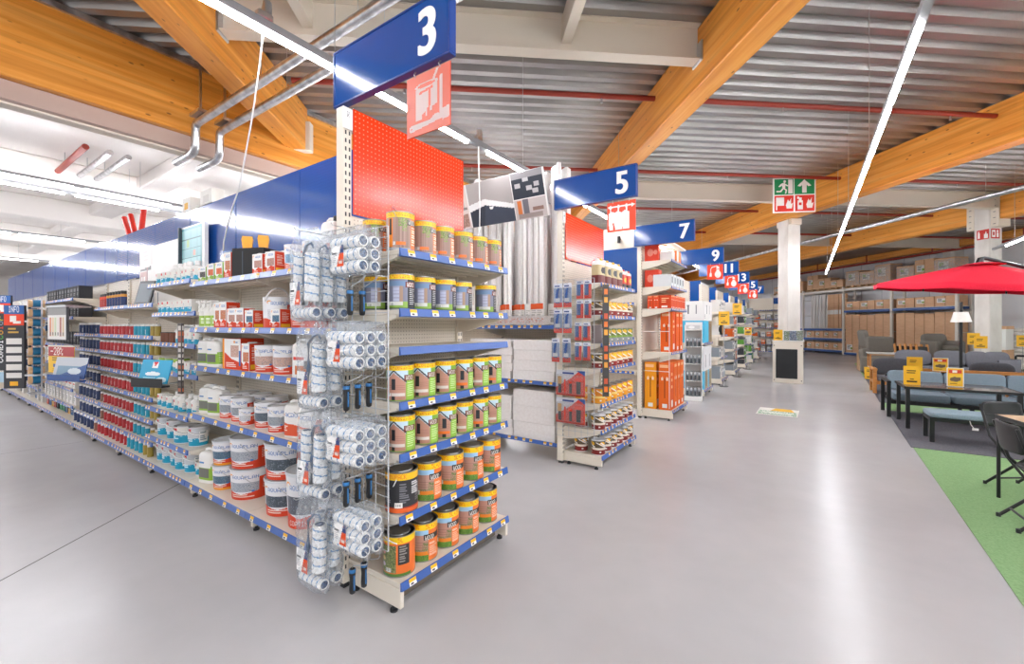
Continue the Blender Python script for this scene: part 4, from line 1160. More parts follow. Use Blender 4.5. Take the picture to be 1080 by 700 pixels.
PQ['tin_g'] = square_tin('#3C3A34', 0.115, 0.1, 0.15, '#8FB83C'); PQ['tin_go'] = square_tin('#E0662A', 0.115, 0.1, 0.165, '#8FB83C')
PQ['pail_grey'] = pail(aqua(W_, 60, '#A9AFB8'), 0.155, 0.255); PQ['pail_slate'] = pail(aqua(W_, 60, '#4A555E'), 0.155, 0.275)
PQ['pail_wall'] = pail(aqua(W_, 60, '#4F6F86', orange=True), 0.108, 0.215, 0.01); PQ['pail_tall'] = pail(aqua(W_, 72, '#5B5F68', big='COATING'), 0.15, 0.40, 0.016, -42)
PQ['pail_small'] = flathandle_pail(aqua(W_, 56, '#56616C'), 0.09, 0.2, -18); PQ['pail_ss'] = flathandle_pail(aqua(W_, 56, '#C8CCD0'), 0.06, 0.135, -30)
PQ['pail_sq'] = flathandle_pail(aqua(W_, 56, '#9AA0A6'), 0.085, 0.2, -40); PQ['pail_brick'] = flathandle_pail(aqua(W_, 60, '#C9A596'), 0.1, 0.22, -25)
PQ['pail_brick2'] = flathandle_pail(aqua(W_, 60, '#C9A596'), 0.1, 0.215, -80); PQ['pail_loop'] = flathandle_pail(aqua(W_, 60, '#D8D8DC', u0=0.44, u1=0.7), 0.1, 0.24, 78, 70)
PQ['pail_top'] = flathandle_pail(aqua(W_, 56, '#7FA9C9'), 0.075, 0.19, -30)
cv = Cv(120, 44, '#EFEDE8'); cv.r(0.3, 0.12, 0.85, 0.7, '#8FB83C'); cv.r(0.36, 0.2, 0.56, 0.6, '#6E6F66'); cv.poly([(0.34, 0.62), (0.6, 0.62), (0.6, 0.95), (0.34, 0.95)], '#EFEDE8'); cv.e(0.4, 0.8, 0.02, 0.05, '#F4A01F'); cv.lines(0.43, 0.74, 0.54, 0.86, '#4A86C0', 1); texts(cv, 0.65, 0.8, 0.2, 0.65, '#DDEBB8', 6)
PQ['jerry_g'] = jerry(cv, 0.17, 0.13, 0.26); PQ['jerry_gb'] = jerry(cv, 0.2, 0.15, 0.31)
cv = Cv(120, 44, '#F1EEEA'); cv.poly([(0.3, 0.05), (0.85, 0.05), (0.85, 0.8), (0.66, 0.8), (0.6, 0.45), (0.3, 0.6)], '#E0552A'); cv.e(0.4, 0.85, 0.02, 0.05, '#F4A01F'); cv.t('AQUA', 0.43, 0.78, '#2C6FB5'); cv.r(0.7, 0.15, 0.8, 0.3, '#F4D9CC'); cv.lines(0.36, 0.2, 0.52, 0.42, '#F7E3D8', 3)
PQ['jerry_o'] = jerry(cv, 0.165, 0.13, 0.265)
cv = Cv(120, 44, '#F3F1EE'); cv.r(0.4, 0.2, 0.6, 0.8, '#F6F4F0'); cv.r(0.42, 0.62, 0.52, 0.72, '#D9301F'); cv.r(0.46, 0.1, 0.6, 0.4, '#D9732A'); cv.r(0.52, 0.3, 0.64, 0.6, '#6E6E70')
PQ['jerry_w'] = jerry(cv, 0.18, 0.14, 0.28)
cv2 = Cv(120, 44, '#F3F1EE'); cv2.r(0.5, 0.3, 0.62, 0.5, '#2F3F70'); cv2.r(0.5, 0.52, 0.57, 0.62, '#C9302A')
PQ['bottle_w'] = jerry(cv2, 0.15, 0.12, 0.34, '#1C1C1E')
PQ['spray'] = spray('#9CC04A')
f = Cv(70, 70, '#F0EDE9'); f.poly([(0.12, 0), (1, 0), (1, 0.22), (0.5, 0.34), (0.12, 0.55)], RD); f.r(0, 0, 0.1, 1, '#F4981C'); f.r(0.45, 0.4, 0.9, 0.78, '#C9A596'); f.speck(0.45, 0.4, 0.9, 0.78, ['#B98E7E', '#DCC0B4'], 0.4); f.r(0.92, 0.12, 1, 0.62, '#2C6FB5'); f.e(0.66, 0.9, 0.04, 0.045, '#F4A01F'); f.lines(0.72, 0.84, 0.95, 0.9, '#2C6FB5', 1); f.lines(0.2, 0.05, 0.8, 0.22, '#F6E4DC', 3)
r_ = Cv(30, 60, RD); r_.r(0.15, 0.5, 0.85, 0.8, '#2A2A2C'); texts(r_, 0.1, 0.9, 0.1, 0.45, '#F2D8CC', 5)
PQ['carton'] = Proto('sealant_carton', 'box', [part('carton', boxp(0.27, 0.2, 0.26, f, r_, '#D9421F'))])
f = Cv(110, 40, '#C8361B'); f.t('AQUAPLAN', 0.3, 0.7, '#EFD9CC'); f.lines(0.08, 0.15, 0.9, 0.6, '#E58A6C', 4); f.r(0.62, 0.35, 0.95, 0.6, '#8A4A30')
r_ = Cv(30, 40, '#EDE9E4'); r_.poly([(0, 0), (1, 0), (1, 0.4), (0, 0.2)], RD); r_.e(0.4, 0.75, 0.18, 0.14, '#F4A01F')
PQ['wide_box'] = Proto('sealant_carton', 'box', [part('carton', boxp(0.42, 0.16, 0.15, f, r_, '#B9381E'))])
f = Cv(50, 90, '#EFECE8'); f.r(0, 0, 1, 0.16, RD); f.r(0, 0.16, 1, 0.21, '#F4F2EE'); f.poly([(0, 0.21), (1, 0.21), (1, 0.42), (0.5, 0.5), (0, 0.45)], RD); f.poly([(0.3, 0.6), (0.65, 0.64), (0.85, 0.55), (0.3, 0.56)], '#3A3A3C'); f.poly([(0.62, 0.62), (0.7, 0.76), (0.76, 0.6)], RD); f.e(0.5, 0.9, 0.09, 0.04, '#F4A01F'); f.t('AQUA', 0.44, 0.82, '#2C6FB5'); f.lines(0.15, 0.24, 0.9, 0.4, '#F6E4DC', 3)
for k, (a, b) in enumerate(((0.78, 0.12), (0.6, 0.07), (0.85, 0.05))): f.e(a, b, 0.06, 0.033, '#F6F1EC')
PQ['canister'] = Proto('tall_canister', 'tin', [part('printed_wall', boxp(0.19, 0.17, 0.345, f, RD, '#D8D6D2')), part('handle', M().tube([(0.06, -0.07, 0.33), (0.05, -0.1, 0.36), (0.0, -0.1, 0.375), (-0.05, -0.1, 0.36), (-0.06, -0.07, 0.33)], 0.006, 6, WHITE))])
m = M(); m.box(-0.15, -0.11, 0, 0.15, 0.11, 0.012, BLACKP); 
for a in ((-0.15, -0.11, 0.012, 0.15, -0.104, 0.245), (-0.15, 0.104, 0.012, 0.15, 0.11, 0.245), (-0.15, -0.104, 0.012, -0.144, 0.104, 0.245), (0.144, -0.104, 0.012, 0.15, 0.104, 0.245)): m.box(*a, BLACKP)
m.box(-0.052, -0.1115, 0.01, -0.044, -0.11, 0.22, '#4A5560'); 
PQ['blackbox'] = Proto('brush_box', 'box', [part('black_box', m)])
m = M(); m.prism([(-0.035, 0), (0.035, 0), (0.043, 0.07), (0.037, 0.10), (-0.037, 0.10), (-0.043, 0.07)], 'y', -0.012, 0.012, '#F2A71C')
m2 = M(); m2.box(-0.036, -0.014, -0.06, 0.036, 0.014, 0.0, '#C98F5A', 0.002); h_ = M(); h_.tube([(0, 0, -0.06), (0, 0, -0.14), (0, 0, -0.22)], [0.02, 0.012, 0.014], 8, OAKW)
BRUSH = Proto('wide_brush', 'brush', [part('bristles', m), part('ferrule', m2), part('brush_handle', h_)])

AX0, AW = -4.75, 1.175
BAYG = 'gondola shelving bays of the paint aisle'
SIDEZ = [(2.0, 0.40), (1.58, 0.40), (1.23, 0.40), (0.79, 0.42)]
def side_bay(label, X, W, zs, tags='print', **k):
    return bay(label, X, 1.60, 0, W, 0.42, 2.94, zs, tags=tags, head=PERF_BLUE, headz=2.27, base=0.155, baseD=0.44, group=BAYG, **k)
fa1 = side_bay('cream shelving bay of red and white sealants, the half toward the turquoise tins', AX0, AW, SIDEZ, 'near', tagn=5)
fa2 = side_bay('cream shelving bay of red and white sealants, the half behind the roller bags', AX0 + AW, AW, SIDEZ, 'near', tagn=5)
FA = fa1
WA = 'of the sealant shelves'
def rowA(items, z, where, y=0.13):
    its = []
    for it in items:
        kd, desc, x = it[:3]; yy = it[3] if len(it) > 3 else y; tn = it[4] if len(it) > 4 else 0
        its.append((PQ[kd], desc, x - AX0, yy, tn + (0.55 if kd.startswith('pail') else 0.3 if kd.startswith('jerry') else 0.12) + R.uniform(-0.06, 0.06)))
    shelf_items(FA, z, its, where, 'sealants and roof coatings in the paint aisle')
rowA([('tin_g', 'small green and white tin', -4.62, 0.11), ('tin_go', 'taller green tin with orange picture', -4.44, 0.11), ('tin_go', 'taller green tin with orange picture', -4.27, 0.11), ('tin_t', 'tall red and white tin beside the black box', -4.08, 0.11),
      ('blackbox', 'open black box holding two yellow brushes', -3.86, 0.2, 0.3), ('tin_b', 'red and white tin', -3.56, 0.1), ('tin_b', 'red and white tin', -3.36, 0.1), ('pail_top', 'strap-handled red and white pail', -3.12, 0.12), ('pail_top', 'strap-handled red and white pail', -2.88, 0.12),
      ('bottle_w', 'tall white bottle with black cap', -2.66, 0.13), ('jerry_w', 'plain white jerrycan behind the roller bags', -2.5, 0.27)], 2.0, 'top shelf ' + WA)
for x, l in ((-3.95, 'yellow-bristled wide brush upright in the black box, first of two'), (-3.80, 'yellow-bristled wide brush upright in the black box, second of two')): BRUSH.inst((x, 1.79 + (x + 3.87) * 0.4, 2.265), 1.0, l, 'brushes in the black box')
rowA([('spray', 'white spray bottle with green label', -4.66, 0.09), ('spray', 'white spray bottle with green label', -4.55, 0.09), ('spray', 'white spray bottle with green label', -4.44, 0.1), ('tin_t', 'tall tin with orange picture', -4.3, 0.12), ('tin_t', 'tall tin with orange picture', -4.17, 0.11),
      ('tin_b', 'short red and white tin', -3.98, 0.09), ('tin_b', 'short red and white tin', -3.84, 0.09), ('tin_s', 'short tin with blue picture', -3.68, 0.09), ('wide_box', 'wide dark red carton behind the tins', -3.9, 0.3), ('pail_loop', 'red pail with big white loop handle', -3.42, 0.14),
      ('tin_s', 'small square tin in front of the loop-handled pail', -3.25, 0.08), ('pail_brick', 'pail with grey roof picture and strap handle', -3.04, 0.15), ('canister', 'tall red canister with white handle', -2.76, 0.13)], 1.58, 'second shelf ' + WA)
rowA([('jerry_g', 'white jerrycan with green label', -4.62, 0.12), ('jerry_g', 'white jerrycan with green label', -4.42, 0.12), ('carton', 'big red carton with orange spine and brick picture', -4.05, 0.17), ('tin_t', 'narrow red tin beside the big carton', -3.78, 0.12),
      ('pail_brick2', 'pail with brick wall picture', -3.55, 0.14), ('pail_brick', 'handled pail with brick wall picture', -3.27, 0.14), ('jerry_w', 'white jerrycan with orange tool picture', -2.98, 0.13), ('jerry_w', 'white jerrycan partly covered by the bags', -2.75, 0.2)], 1.23, 'third shelf ' + WA)
rowA([('jerry_g', 'white jerrycan with green label', -4.62, 0.13), ('jerry_g', 'white jerrycan with green label', -4.43, 0.13), ('pail_sq', 'red and white pail', -4.2, 0.13), ('pail_sq', 'red and white pail', -3.98, 0.13), ('pail_ss', 'very small white pail', -3.78, 0.08),
      ('pail_small', 'red and grey pail with strap handle', -3.58, 0.14), ('pail_sq', 'red pail with grey stone picture', -3.34, 0.12), ('jerry_o', 'white jerrycan with orange label', -3.09, 0.12), ('jerry_o', 'white jerrycan with orange label', -2.9, 0.12), ('jerry_o', 'orange jerrycan behind the roller bags', -2.68, 0.16),
      ('pail_small', 'grey-lidded pail in the back row', -4.3, 0.32), ('pail_small', 'grey-lidded pail in the back row', -4.06, 0.32), ('pail_small', 'grey-lidded pail in the back row', -3.8, 0.33), ('pail_small', 'grey-lidded pail in the back row', -3.35, 0.32), ('pail_small', 'grey-lidded pail in the back row', -3.1, 0.33)], 0.79, 'fourth shelf ' + WA)
rowA([('jerry_gb', 'large white jerrycan with green label', -4.58, 0.13), ('pail_wall', 'small orange-based pail at the bottom of a pair', -4.3, 0.14), ('pail_grey', 'big grey pail at the bottom of a pair', -3.93, 0.18), ('pail_slate', 'big slate-picture pail at the bottom of a pair', -3.37, 0.19), ('pail_tall', 'tall pail lettered COATING', -3.03, 0.17), ('pail_slate', 'slate pail by the roller bags', -2.66, 0.2)], 0.155, 'bottom shelf ' + WA)
for kd, x, y, h, l in (('pail_wall', -4.3, 0.14, 0.215, 'small orange-based pail stacked on its twin, bottom shelf of the sealant shelves'), ('pail_grey', -3.93, 0.18, 0.255, 'big grey pail stacked on its twin, bottom shelf of the sealant shelves'), ('pail_slate', -3.37, 0.19, 0.275, 'big slate-picture pail stacked on its twin, bottom shelf of the sealant shelves')):
    PQ[kd].inst((x, 1.60 + y, 0.155 + h + 0.0015), 0.55 + R.uniform(-0.1, 0.1), l, 'sealants and roof coatings in the paint aisle')

# turquoise tins --------------------------------------------------------------
TQ = '#189CC0'
def turq(w, h, low=0.5, body='#E6E2DA'):
    c = Cv(w, h, body); c.r(0, 0, 1, low, TQ); c.speck(0, low - 0.06, 1, low, [TQ, '#D8EEF4'], 0.4); c.r(0.46, 0.72, 0.54, 0.92, '#D8252F'); c.lines(0.36, 0.2, 0.62, 0.4, '#D6EEF5', 2); c.r(0.68, 0.2, 0.84, 0.8, '#F0EEE9'); c.lines(0.69, 0.25, 0.82, 0.75, '#8A9AA4', 5)
    return c
def wave(pr): return pr
PQ['v_tin'] = tin('turquoise_tin', 'tin', turq(72, 30), 0.052, 0.125, n=28, lid='#EFEDE8')
PQ['v_bot'] = Proto('turquoise_bottle', 'bottle', [part('printed_body', M().lathe_print(turq(60, 24, 0.42), 0.05, 0.05, 0.002, 0.115, None, 1, 0.8).lathe([(0.05, 0.115), (0.046, 0.135), (0.024, 0.15)], 24, '#E9E7E2', cont=True)), part('cap', M().lathe([(0.026, 0.15), (0.026, 0.185), (0.022, 0.19)], 16, '#EDEBE7'))])
PQ['v_tub'] = flathandle_pail(turq(96, 30), 0.115, 0.165, -22, name='turquoise_tub')
PQ['v_pail'] = flathandle_pail(turq(80, 30, 0.42, '#C9CCD0'), 0.085, 0.185, -28, name='turquoise_tub')
PQ['v_box'] = Proto('turquoise_carton', 'box', [part('carton', boxp(0.12, 0.14, 0.12, turq(30, 20, 0.4), '#DCD8D0', '#DAD6CE'))])
PQ['v_black'] = tin('amber_jar', 'jar', Cv(8, 4, '#6E3A22'), 0.05, 0.11, n=20, lid=BLACKP)
PQ['v_green'] = tin('paint_tin', 'tin', (lambda c: (c.r(0, 0, 1, 0.35, '#2C9BB8'), c.r(0, 0.75, 1, 1, '#8FB03A'), c)[-1])(Cv(20, 14, '#E4E0D6')), 0.07, 0.14, n=24, lid='#C9C6BE')
fb = side_bay('cream shelving bay of turquoise and white tins beside the sealants', -5.9, 1.14, [(2.04, 0.40), (1.735, 0.36), (1.42, 0.36), (1.12, 0.34), (0.74, 0.42), (0.43, 0.42)])
WB = 'of the turquoise bay'
def rowB(kinds, z, where, x0, x1, y=0.11):
    its = []; n = len(kinds)
    for k, (kd, desc) in enumerate(kinds): its.append((PQ[kd], desc, x0 + (x1 - x0) * (k + 0.5) / n, y + R.uniform(-0.01, 0.015), R.uniform(-0.2, 0.2)))
    shelf_items(fb, z, its, where, 'turquoise and white tins in the paint aisle')
T1, T2, T3 = 'small turquoise and white tin', 'turquoise and white bottle', 'wide turquoise tub with strap handle'
rowB([('v_tin', T1)] * 3 + [('v_bot', T2)] * 5, 2.04, 'top shelf ' + WB, 0.06, 1.1)
rowB([('v_tin', T1)] * 3 + [('v_box', 'turquoise and white carton')] * 4, 1.735, 'second shelf ' + WB, 0.05, 1.1)
rowB([('v_black', 'amber jar with black lid')] * 3 + [('v_bot', T2)] * 4, 1.42, 'third shelf ' + WB, 0.05, 1.1, 0.13)
rowB([('v_green', 'white tin with green lid band')] * 3 + [('v_box', 'turquoise and white carton')] * 3, 1.12, 'fourth shelf ' + WB, 0.05, 1.1, 0.15)
rowB([('v_tin', T1)] * 3 + [('v_bot', T2)] * 4, 0.74, 'fifth shelf ' + WB, 0.05, 1.1)
rowB([('v_pail', 'turquoise tub with silver body'), ('v_pail', 'turquoise tub with silver body'), ('v_tub', T3), ('v_pail', 'silver and turquoise tub past the wide one')], 0.43, 'sixth shelf ' + WB, 0.05, 1.1, 0.14)
rowB([('v_pail', 'turquoise tub with silver body')] * 5 + [('v_tin', T1)], 0.155, 'bottom shelf ' + WB, 0.05, 1.12, 0.14)

# colour chart board above the turquoise bay
c = Cv(150, 60, '#EBE6E2')
c.poly([(0.0, 0.62), (0.3, 0.62), (0.3, 0.68), (0.0, 0.64)], '#4A4644'); c.r(0.02, 0.30, 0.19, 0.60, '#C9A19B'); c.r(0.04, 0.30, 0.08, 0.52, '#EBE6E2'); c.r(0.11, 0.3, 0.15, 0.52, '#EBE6E2'); c.r(0.19, 0.26, 0.21, 0.66, '#8A4A44')
for k, q in enumerate(('#6E6A66', '#3A3C40', '#9A958E', '#C25A4E', '#8A3A34', '#E0902E', '#7C94A4', '#3F6E88', '#2C4E68', '#B9B4AE', '#D6D2CC', '#77828A')): c.r(0.06 + k * 0.036, 0.03, 0.082 + k * 0.036, 0.22, q)
c.e(0.48, 0.62, 0.07, 0.14, '#F6F3F0'); c.r(0.28, 0.7, 0.34, 0.95, '#DAD4CF'); c.lines(0.1, 0.75, 0.25, 0.95, '#D8D2CC', 3); c.r(0.44, 0.42, 0.58, 0.46, '#C9C3BD')
c.r(0.0, 0.0, 1, 0.012, '#CFC9C4')
m = M(); m.box(-7.45, 1.955, 1.85, -5.98, 1.975, 2.63, WHITE, 0.003); m.plane_print(c, (-7.445, 1.9535, 1.855), (1.46, 0, 0), (0, 0, 0.77))
o = one('colour_chart_board', 'board', 'white board of colour samples mounted above the tube shelves', [part('board', m)])
c = Cv(60, 70, '#4FA9B4'); c.r(0.05, 0.05, 0.95, 0.95, '#8CC8CE'); c.r(0.06, 0.06, 0.94, 0.3, '#A9D9DC')
for k in range(3): c.r(0.05, 0.28 + 0.22 * k, 0.95, 0.30 + 0.22 * k, '#2E6E78'); c.r(0.2 + 0.3 * k - 0.02, 0.05, 0.2 + 0.3 * k, 0.95, '#5DAAB2')
c.r(0.3, 0.55, 0.42, 0.72, '#9AC27A'); c.r(0.6, 0.33, 0.72, 0.46, '#E8B9A8'); c.r(0, 0, 0.06, 1, '#2B3E48')
m = M(); m.box(-5.95, 1.93, 2.2, -5.3, 1.97, 2.72, WHITE, 0.003); m.plane_print(c, (-5.94, 1.928, 2.22), (0.58, 0, 0), (0, 0, 0.48)); m.box(-5.94, 1.90, 2.2, -5.92, 1.93, 2.72, '#2B3E48')
one('window_poster_board', 'board', 'framed board picturing a turquoise tiled window beside the colour chart', [part('board', m)])

# vertical test strip on the bay post, turquoise leaflet holder
m = M(); c = Cv(8, 60, '#4A423E')
for k in range(12): c.r(0.15, 0.02 + k * 0.082, 0.85, 0.075 + k * 0.082, R.choice(('#C8C2BA', '#8E3A2A', '#D8D4CE', '#6E6660', '#B5613C')))
m.box(-0.03, -0.01, -0.6, 0.03, 0.01, 0.02, '#3C3836', 0.003); m.plane_print(c, (-0.025, -0.0105, -0.59), (0.05, 0, 0), (0, 0, 0.6)); m.plane_print(c, (0.0305, -0.008, -0.59), (0, 0.016, 0), (0, 0, 0.6)); m.box(-0.008, 0.01, -0.02, 0.008, 0.1, -0.005, STEEL)
one('sample_strip', 'display', 'upright strip of colour samples on the post between turquoise tins and sealants', [part('sample_strip', m)], loc=(-4.56, 1.48, 1.60), rz=0.2)
def leaflet(name, label, loc, rz, cv, w, h, back, tray):
    m = M(); m.box(-w / 2, -0.004, 0.0, w / 2, 0.004, h, back); m.plane_print(cv, (-w / 2, -0.0045, 0), (w, 0, 0), (0, 0, h)); 
    if isinstance(rz, tuple): tilt, rz = rz
    else: tilt = -0.2
    m2 = M(); m2.box(-w / 2 - 0.01, -0.05, -0.03, w / 2 + 0.01, 0.02, -0.012, tray, 0.003); m2.box(-w / 2 - 0.01, -0.05, -0.012, w / 2 + 0.01, -0.046, 0.05, tray, 0.001); m2.tube([(0, 0.02, -0.02), (0, 0.25, -0.02)], 0.008, 6, STEEL)
    for mm in (m,): mm.v = [tuple(Matrix.Rotation(tilt, 3, 'X') @ Vector(q)) for q in mm.v]
    one(name, 'holder', label, [part('leaflet', m), part('tray', m2)], loc=loc, rz=rz)
c = Cv(40, 34, '#22A2CC'); c.r(0.38, 0.66, 0.58, 0.92, '#F4F2F0'); c.poly([(0.41, 0.9), (0.48, 0.7), (0.55, 0.9)], '#D8252F'); c.e(0.45, 0.4, 0.26, 0.09, '#EAF4F8'); c.lines(0.15, 0.05, 0.6, 0.25, '#8FD2E8', 2); c.e(0.78, 0.15, 0.18, 0.12, '#CFE7EE')
leaflet('leaflet_holder', 'black leaflet holder with tilted turquoise leaflet in front of the turquoise bay', (-4.78, 1.34, 1.09), (-0.25, 0.35), c, 0.34, 0.21, '#22A2CC', BLACKP)
c = Cv(48, 48, '#F5C21A'); c.r(0, 0.62, 1, 1, '#B5282A'); c.t('-20%', 0.08, 0.66, '#F7F1E8', 2, 1); c.r(0.18, 0.2, 0.55, 0.34, '#3B62A0'); c.lines(0.15, 0.42, 0.7, 0.58, '#7A5A12', 2); c.lines(0.15, 0.04, 0.8, 0.16, '#B58A1A', 2)
m = M(); m.box(-0.30, -0.003, 0, 0.30, 0.003, 0.36, '#F5C21A'); m.plane_print(c, (-0.3, -0.0035, 0), (0.6, 0, 0), (0, 0, 0.36)); m2 = M(); m2.box(-0.31, -0.006, 0.355, 0.31, 0.006, 0.375, CREAM); m2.tube([(0, 0, 0.37), (0, 0.2, 0.37)], 0.006, 6, STEEL)
one('discount_sign', 'sign', 'red and yellow sign reading minus 20 per cent in front of the tubes', [part('card', m), part('holder_rail', m2)], loc=(-8.35, 1.36, 0.96), rz=0.25)
c = Cv(40, 34, '#C9CED6'); c.r(0.1, 0.1, 0.9, 0.6, '#7FA0B8'); c.poly([(0.0, 0), (1, 0), (1, 0.7)], '#1F4F94'); c.e(0.65, 0.35, 0.2, 0.15, '#D9E2E8')
leaflet('leaflet_holder', 'blue leaflet holder with grey booklet beside the minus 20 sign', (-7.75, 1.32, 0.93), (-0.2, 0.3), c, 0.62, 0.27, '#1F4F94', NAVY)
# ================================================================ farther bays of the paint aisle
def tube_can(col, cap='#D8D6D2', name='test_tube', h=0.135, r=0.029, label='#EDEAE4'):
    c = Cv(20, 12, col); c.r(0.3, 0.2, 0.52, 0.7, label); c.r(0.34, 0.3, 0.46, 0.5, col)
    m = M(); m.lathe_print(c, r, r, 0.001, h * 0.78); m.lathe([(r, h * 0.78), (r * 0.9, h * 0.82)], 20, col)
    l = M(); l.lathe([(r * 0.92, h * 0.8), (r * 0.92, h), (r * 0.8, h)], 20, cap)
    if name == 'spray_can': m.lathe([(r * 1.01, h * 0.62), (r * 1.01, h * 0.79)], 20, '#E09A3A' if col == '#22356A' else '#E8502A')
    return Proto(name, 'tube', [part('printed_body', m), part('cap', l)])
TB = {'red': tube_can('#B4252B'), 'turq': tube_can('#1B93B0'), 'gold': tube_can('#A08A3A', label='#D8C88A'), 'navy': tube_can('#20325E', '#EDEBE8', label='#F2F0EC', h=0.16, r=0.034), 'brown': tube_can('#8A5A48'), 'spray': tube_can('#22356A', '#1E1E20', 'spray_can', 0.20, 0.033, '#E09A3A'), 'redspray': tube_can('#B9302A', '#2A2A2C', 'spray_can', 0.19, 0.033)}
TZ = [1.485, 1.27, 1.04, 0.80, 0.55, 0.31]
def tube_bay(label, X, W, zs, seq, where, desc, n, top=None, dep=0.36):
    f = side_bay(label, X, W, [(z, dep) for z in zs] + ([(1.845, 0.34)] if top else []))
    for k, z in enumerate(zs + [0.155]):
        its = []
        for j in range(n):
            kd = seq(j, n, k); its.append((TB[kd], f'{desc[kd]}', W * (j + 0.5) / n, (0.42 - dep if k < len(zs) else 0) + 0.06 + R.uniform(0, 0.01), R.uniform(-0.3, 0.3)))
        shelf_items(f, z, its, f'{ORD[k]} shelf {where}', 'colour sample tubes in the paint aisle')
    return f
D_ = {'red': 'red sample tube', 'turq': 'turquoise sample tube', 'gold': 'gold sample tube', 'navy': 'white-capped navy tube', 'brown': 'brown sample tube'}
fc2 = tube_bay('cream shelving bay of red, turquoise and gold tubes next to the turquoise tins', -7.04, 1.13, TZ, lambda j, n, k: 'gold' if j >= n - 2 else ('turq' if j >= n - 6 else 'red'), 'of the gold-ended tube bay', D_, 8)
fc1 = tube_bay('cream shelving bay of mostly red tubes under the hanging sample display', -8.18, 1.13, TZ, lambda j, n, k: 'red' if k < 4 or j else 'brown', 'of the red tube bay', D_, 7)
fd = tube_bay('narrow cream shelving bay of navy tubes beside the red tubes', -9.3, 1.11, TZ, lambda j, n, k: 'navy', 'of the navy tube bay', D_, 6)
its = [(TB['redspray'], 'red spray can', 0.1 + 0.1 * k, 0.12, 0) for k in range(3)] + [(TB['spray'], 'orange-collared navy spray can', 0.42 + 0.12 * k, 0.12, 0) for k in range(6)]
sm, rm = shelf_meshes(1.13, 0.36, 'print')
for f in (fc1, fc2):
    s_ = link('shelf', sm, f.o); s_.location = (0, 0.06, 1.845); r_ = link('price_rail', rm, s_)
shelf_items(fc1, 1.845, its, 'the top shelf above the red tubes', 'spray cans above the tubes')
# sloped display unit with mini tubes on top of the gold-ended bay
m = M(); c = Cv(50, 40, '#E7E4E0'); c.r(0, 0.78, 1, 1, '#8E8C8A')
for k in range(6): c.r(0.1 + 0.14 * k, 0.1, 0.2 + 0.14 * k, 0.7, ('#D98A5A', '#E6C9A0', '#C9D6B0', '#E8E0D8', '#B0593E', '#D8B890')[k]); c.r(0.12 + 0.14 * k, 0.12, 0.18 + 0.14 * k, 0.22, '#77706A')
m.box(-0.32, -0.01, -0.46, 0.32, 0.02, 0.0, '#55565A', 0.004); m.plane_print(c, (-0.31, -0.0105, -0.45), (0.62, 0, 0), (0, 0, 0.44)); m2 = M(); m2.prism([(-0.02, 0), (0.25, 0.0), (0.25, 0.015), (-0.02, 0.03)], 'x', -0.33, 0.33, STEEL)
one('sample_display', 'display', 'hanging grey display of wood tone samples left of the red tubes', [part('sample_panel', m), part('canopy_bracket', m2)], loc=(-8.7, 1.38, 1.86), rz=0.13)
m = M(); m.box(-0.13, -0.012, 0, 0.13, 0.012, 0.3, '#2A2D33', 0.004); m.box(-0.11, -0.0135, 0.03, 0.11, -0.012, 0.27, '#55606C'); m.v = [tuple(Matrix.Rotation(-0.25, 3, 'X') @ Vector(q)) for q in m.v]
one('tablet_display', 'display', 'dark tablet-like display leaning on top of the tube shelves', [part('screen', m)], loc=(-6.55, 1.74, 1.8505), rz=0.3)

# white-box bay, black accessories, colour-mixing displays ----------------------
def simple_box(w, d, h, fc, sd, top='#DDD9D2', marks=None, nm_='accessory_carton'):
    c = Cv(16, 16, fc)
    if marks: c.r(0.1, 0.55, 0.9, 0.8, marks); c.lines(0.15, 0.15, 0.8, 0.45, '#8C8A88', 2)
    return Proto(nm_, 'box', [part('carton', boxp(w, d, h, c, sd, top))])
SB = {'white': simple_box(0.15, 0.22, 0.24, '#E9E6E2', '#DEDAD5', marks='#C9C5C0'), 'flat': simple_box(0.2, 0.24, 0.1, '#EAE7E2', '#D9D5D0', marks='#B9452E'), 'dark': simple_box(0.14, 0.16, 0.2, '#2C2D30', '#3A3B3F', '#46474A', '#6E6E72'), 'red': simple_box(0.13, 0.16, 0.17, '#B93A2C', '#A3342A', marks='#E8DCD2'), 'blue': simple_box(0.13, 0.15, 0.16, '#2A5C8E', '#254F7C', marks='#D9E2EA'), 'green': simple_box(0.12, 0.14, 0.15, '#2E9A6A', '#287F58', marks='#E9EDE4'), 'yellow': simple_box(0.12, 0.15, 0.15, '#E0A82A', '#C08E22', marks='#3A342A')}
BN = {'white': 'plain white carton', 'flat': 'red-marked flat white carton', 'dark': 'black accessory carton', 'red': 'dark red carton', 'blue': 'blue carton', 'green': 'green carton', 'yellow': 'yellow carton'}
def box_bay(label, X, W, zs, rows, where):
    f = side_bay(label, X, W, [(z, 0.38) for z in zs])
    for k, z in enumerate(zs + [0.155]):
        n = len(rows[k]); shelf_items(f, z, [(SB[q], BN[q], W * (j + 0.5) / n, 0.19, R.uniform(-0.06, 0.06)) for j, q in enumerate(rows[k])], f'{ORD[k]} shelf {where}', 'cartons in the far part of the paint aisle')
    return f
w5, d5 = ['white'] * 5, ['dark'] * 6
box_bay('cream shelving bay of black accessories over white cartons beside the navy tubes', -10.5, 1.19, [2.03, 1.74, 1.3, 0.98, 0.62, 0.36], [d5, d5, d5, ['white', 'flat', 'white', 'white', 'flat'], ['flat'] * 5, w5, ['green', 'blue', 'yellow', 'blue', 'green', 'red']], 'of the first white-carton bay')
box_bay('cream shelving bay of black accessories behind the info panels', -11.7, 1.19, [2.03, 1.74, 1.3, 0.98, 0.62, 0.36], [d5, d5, d5, ['white'] * 5, ['flat'] * 5, w5, ['red', 'blue', 'yellow', 'red', 'dark', 'green']], 'of the second white-carton bay')
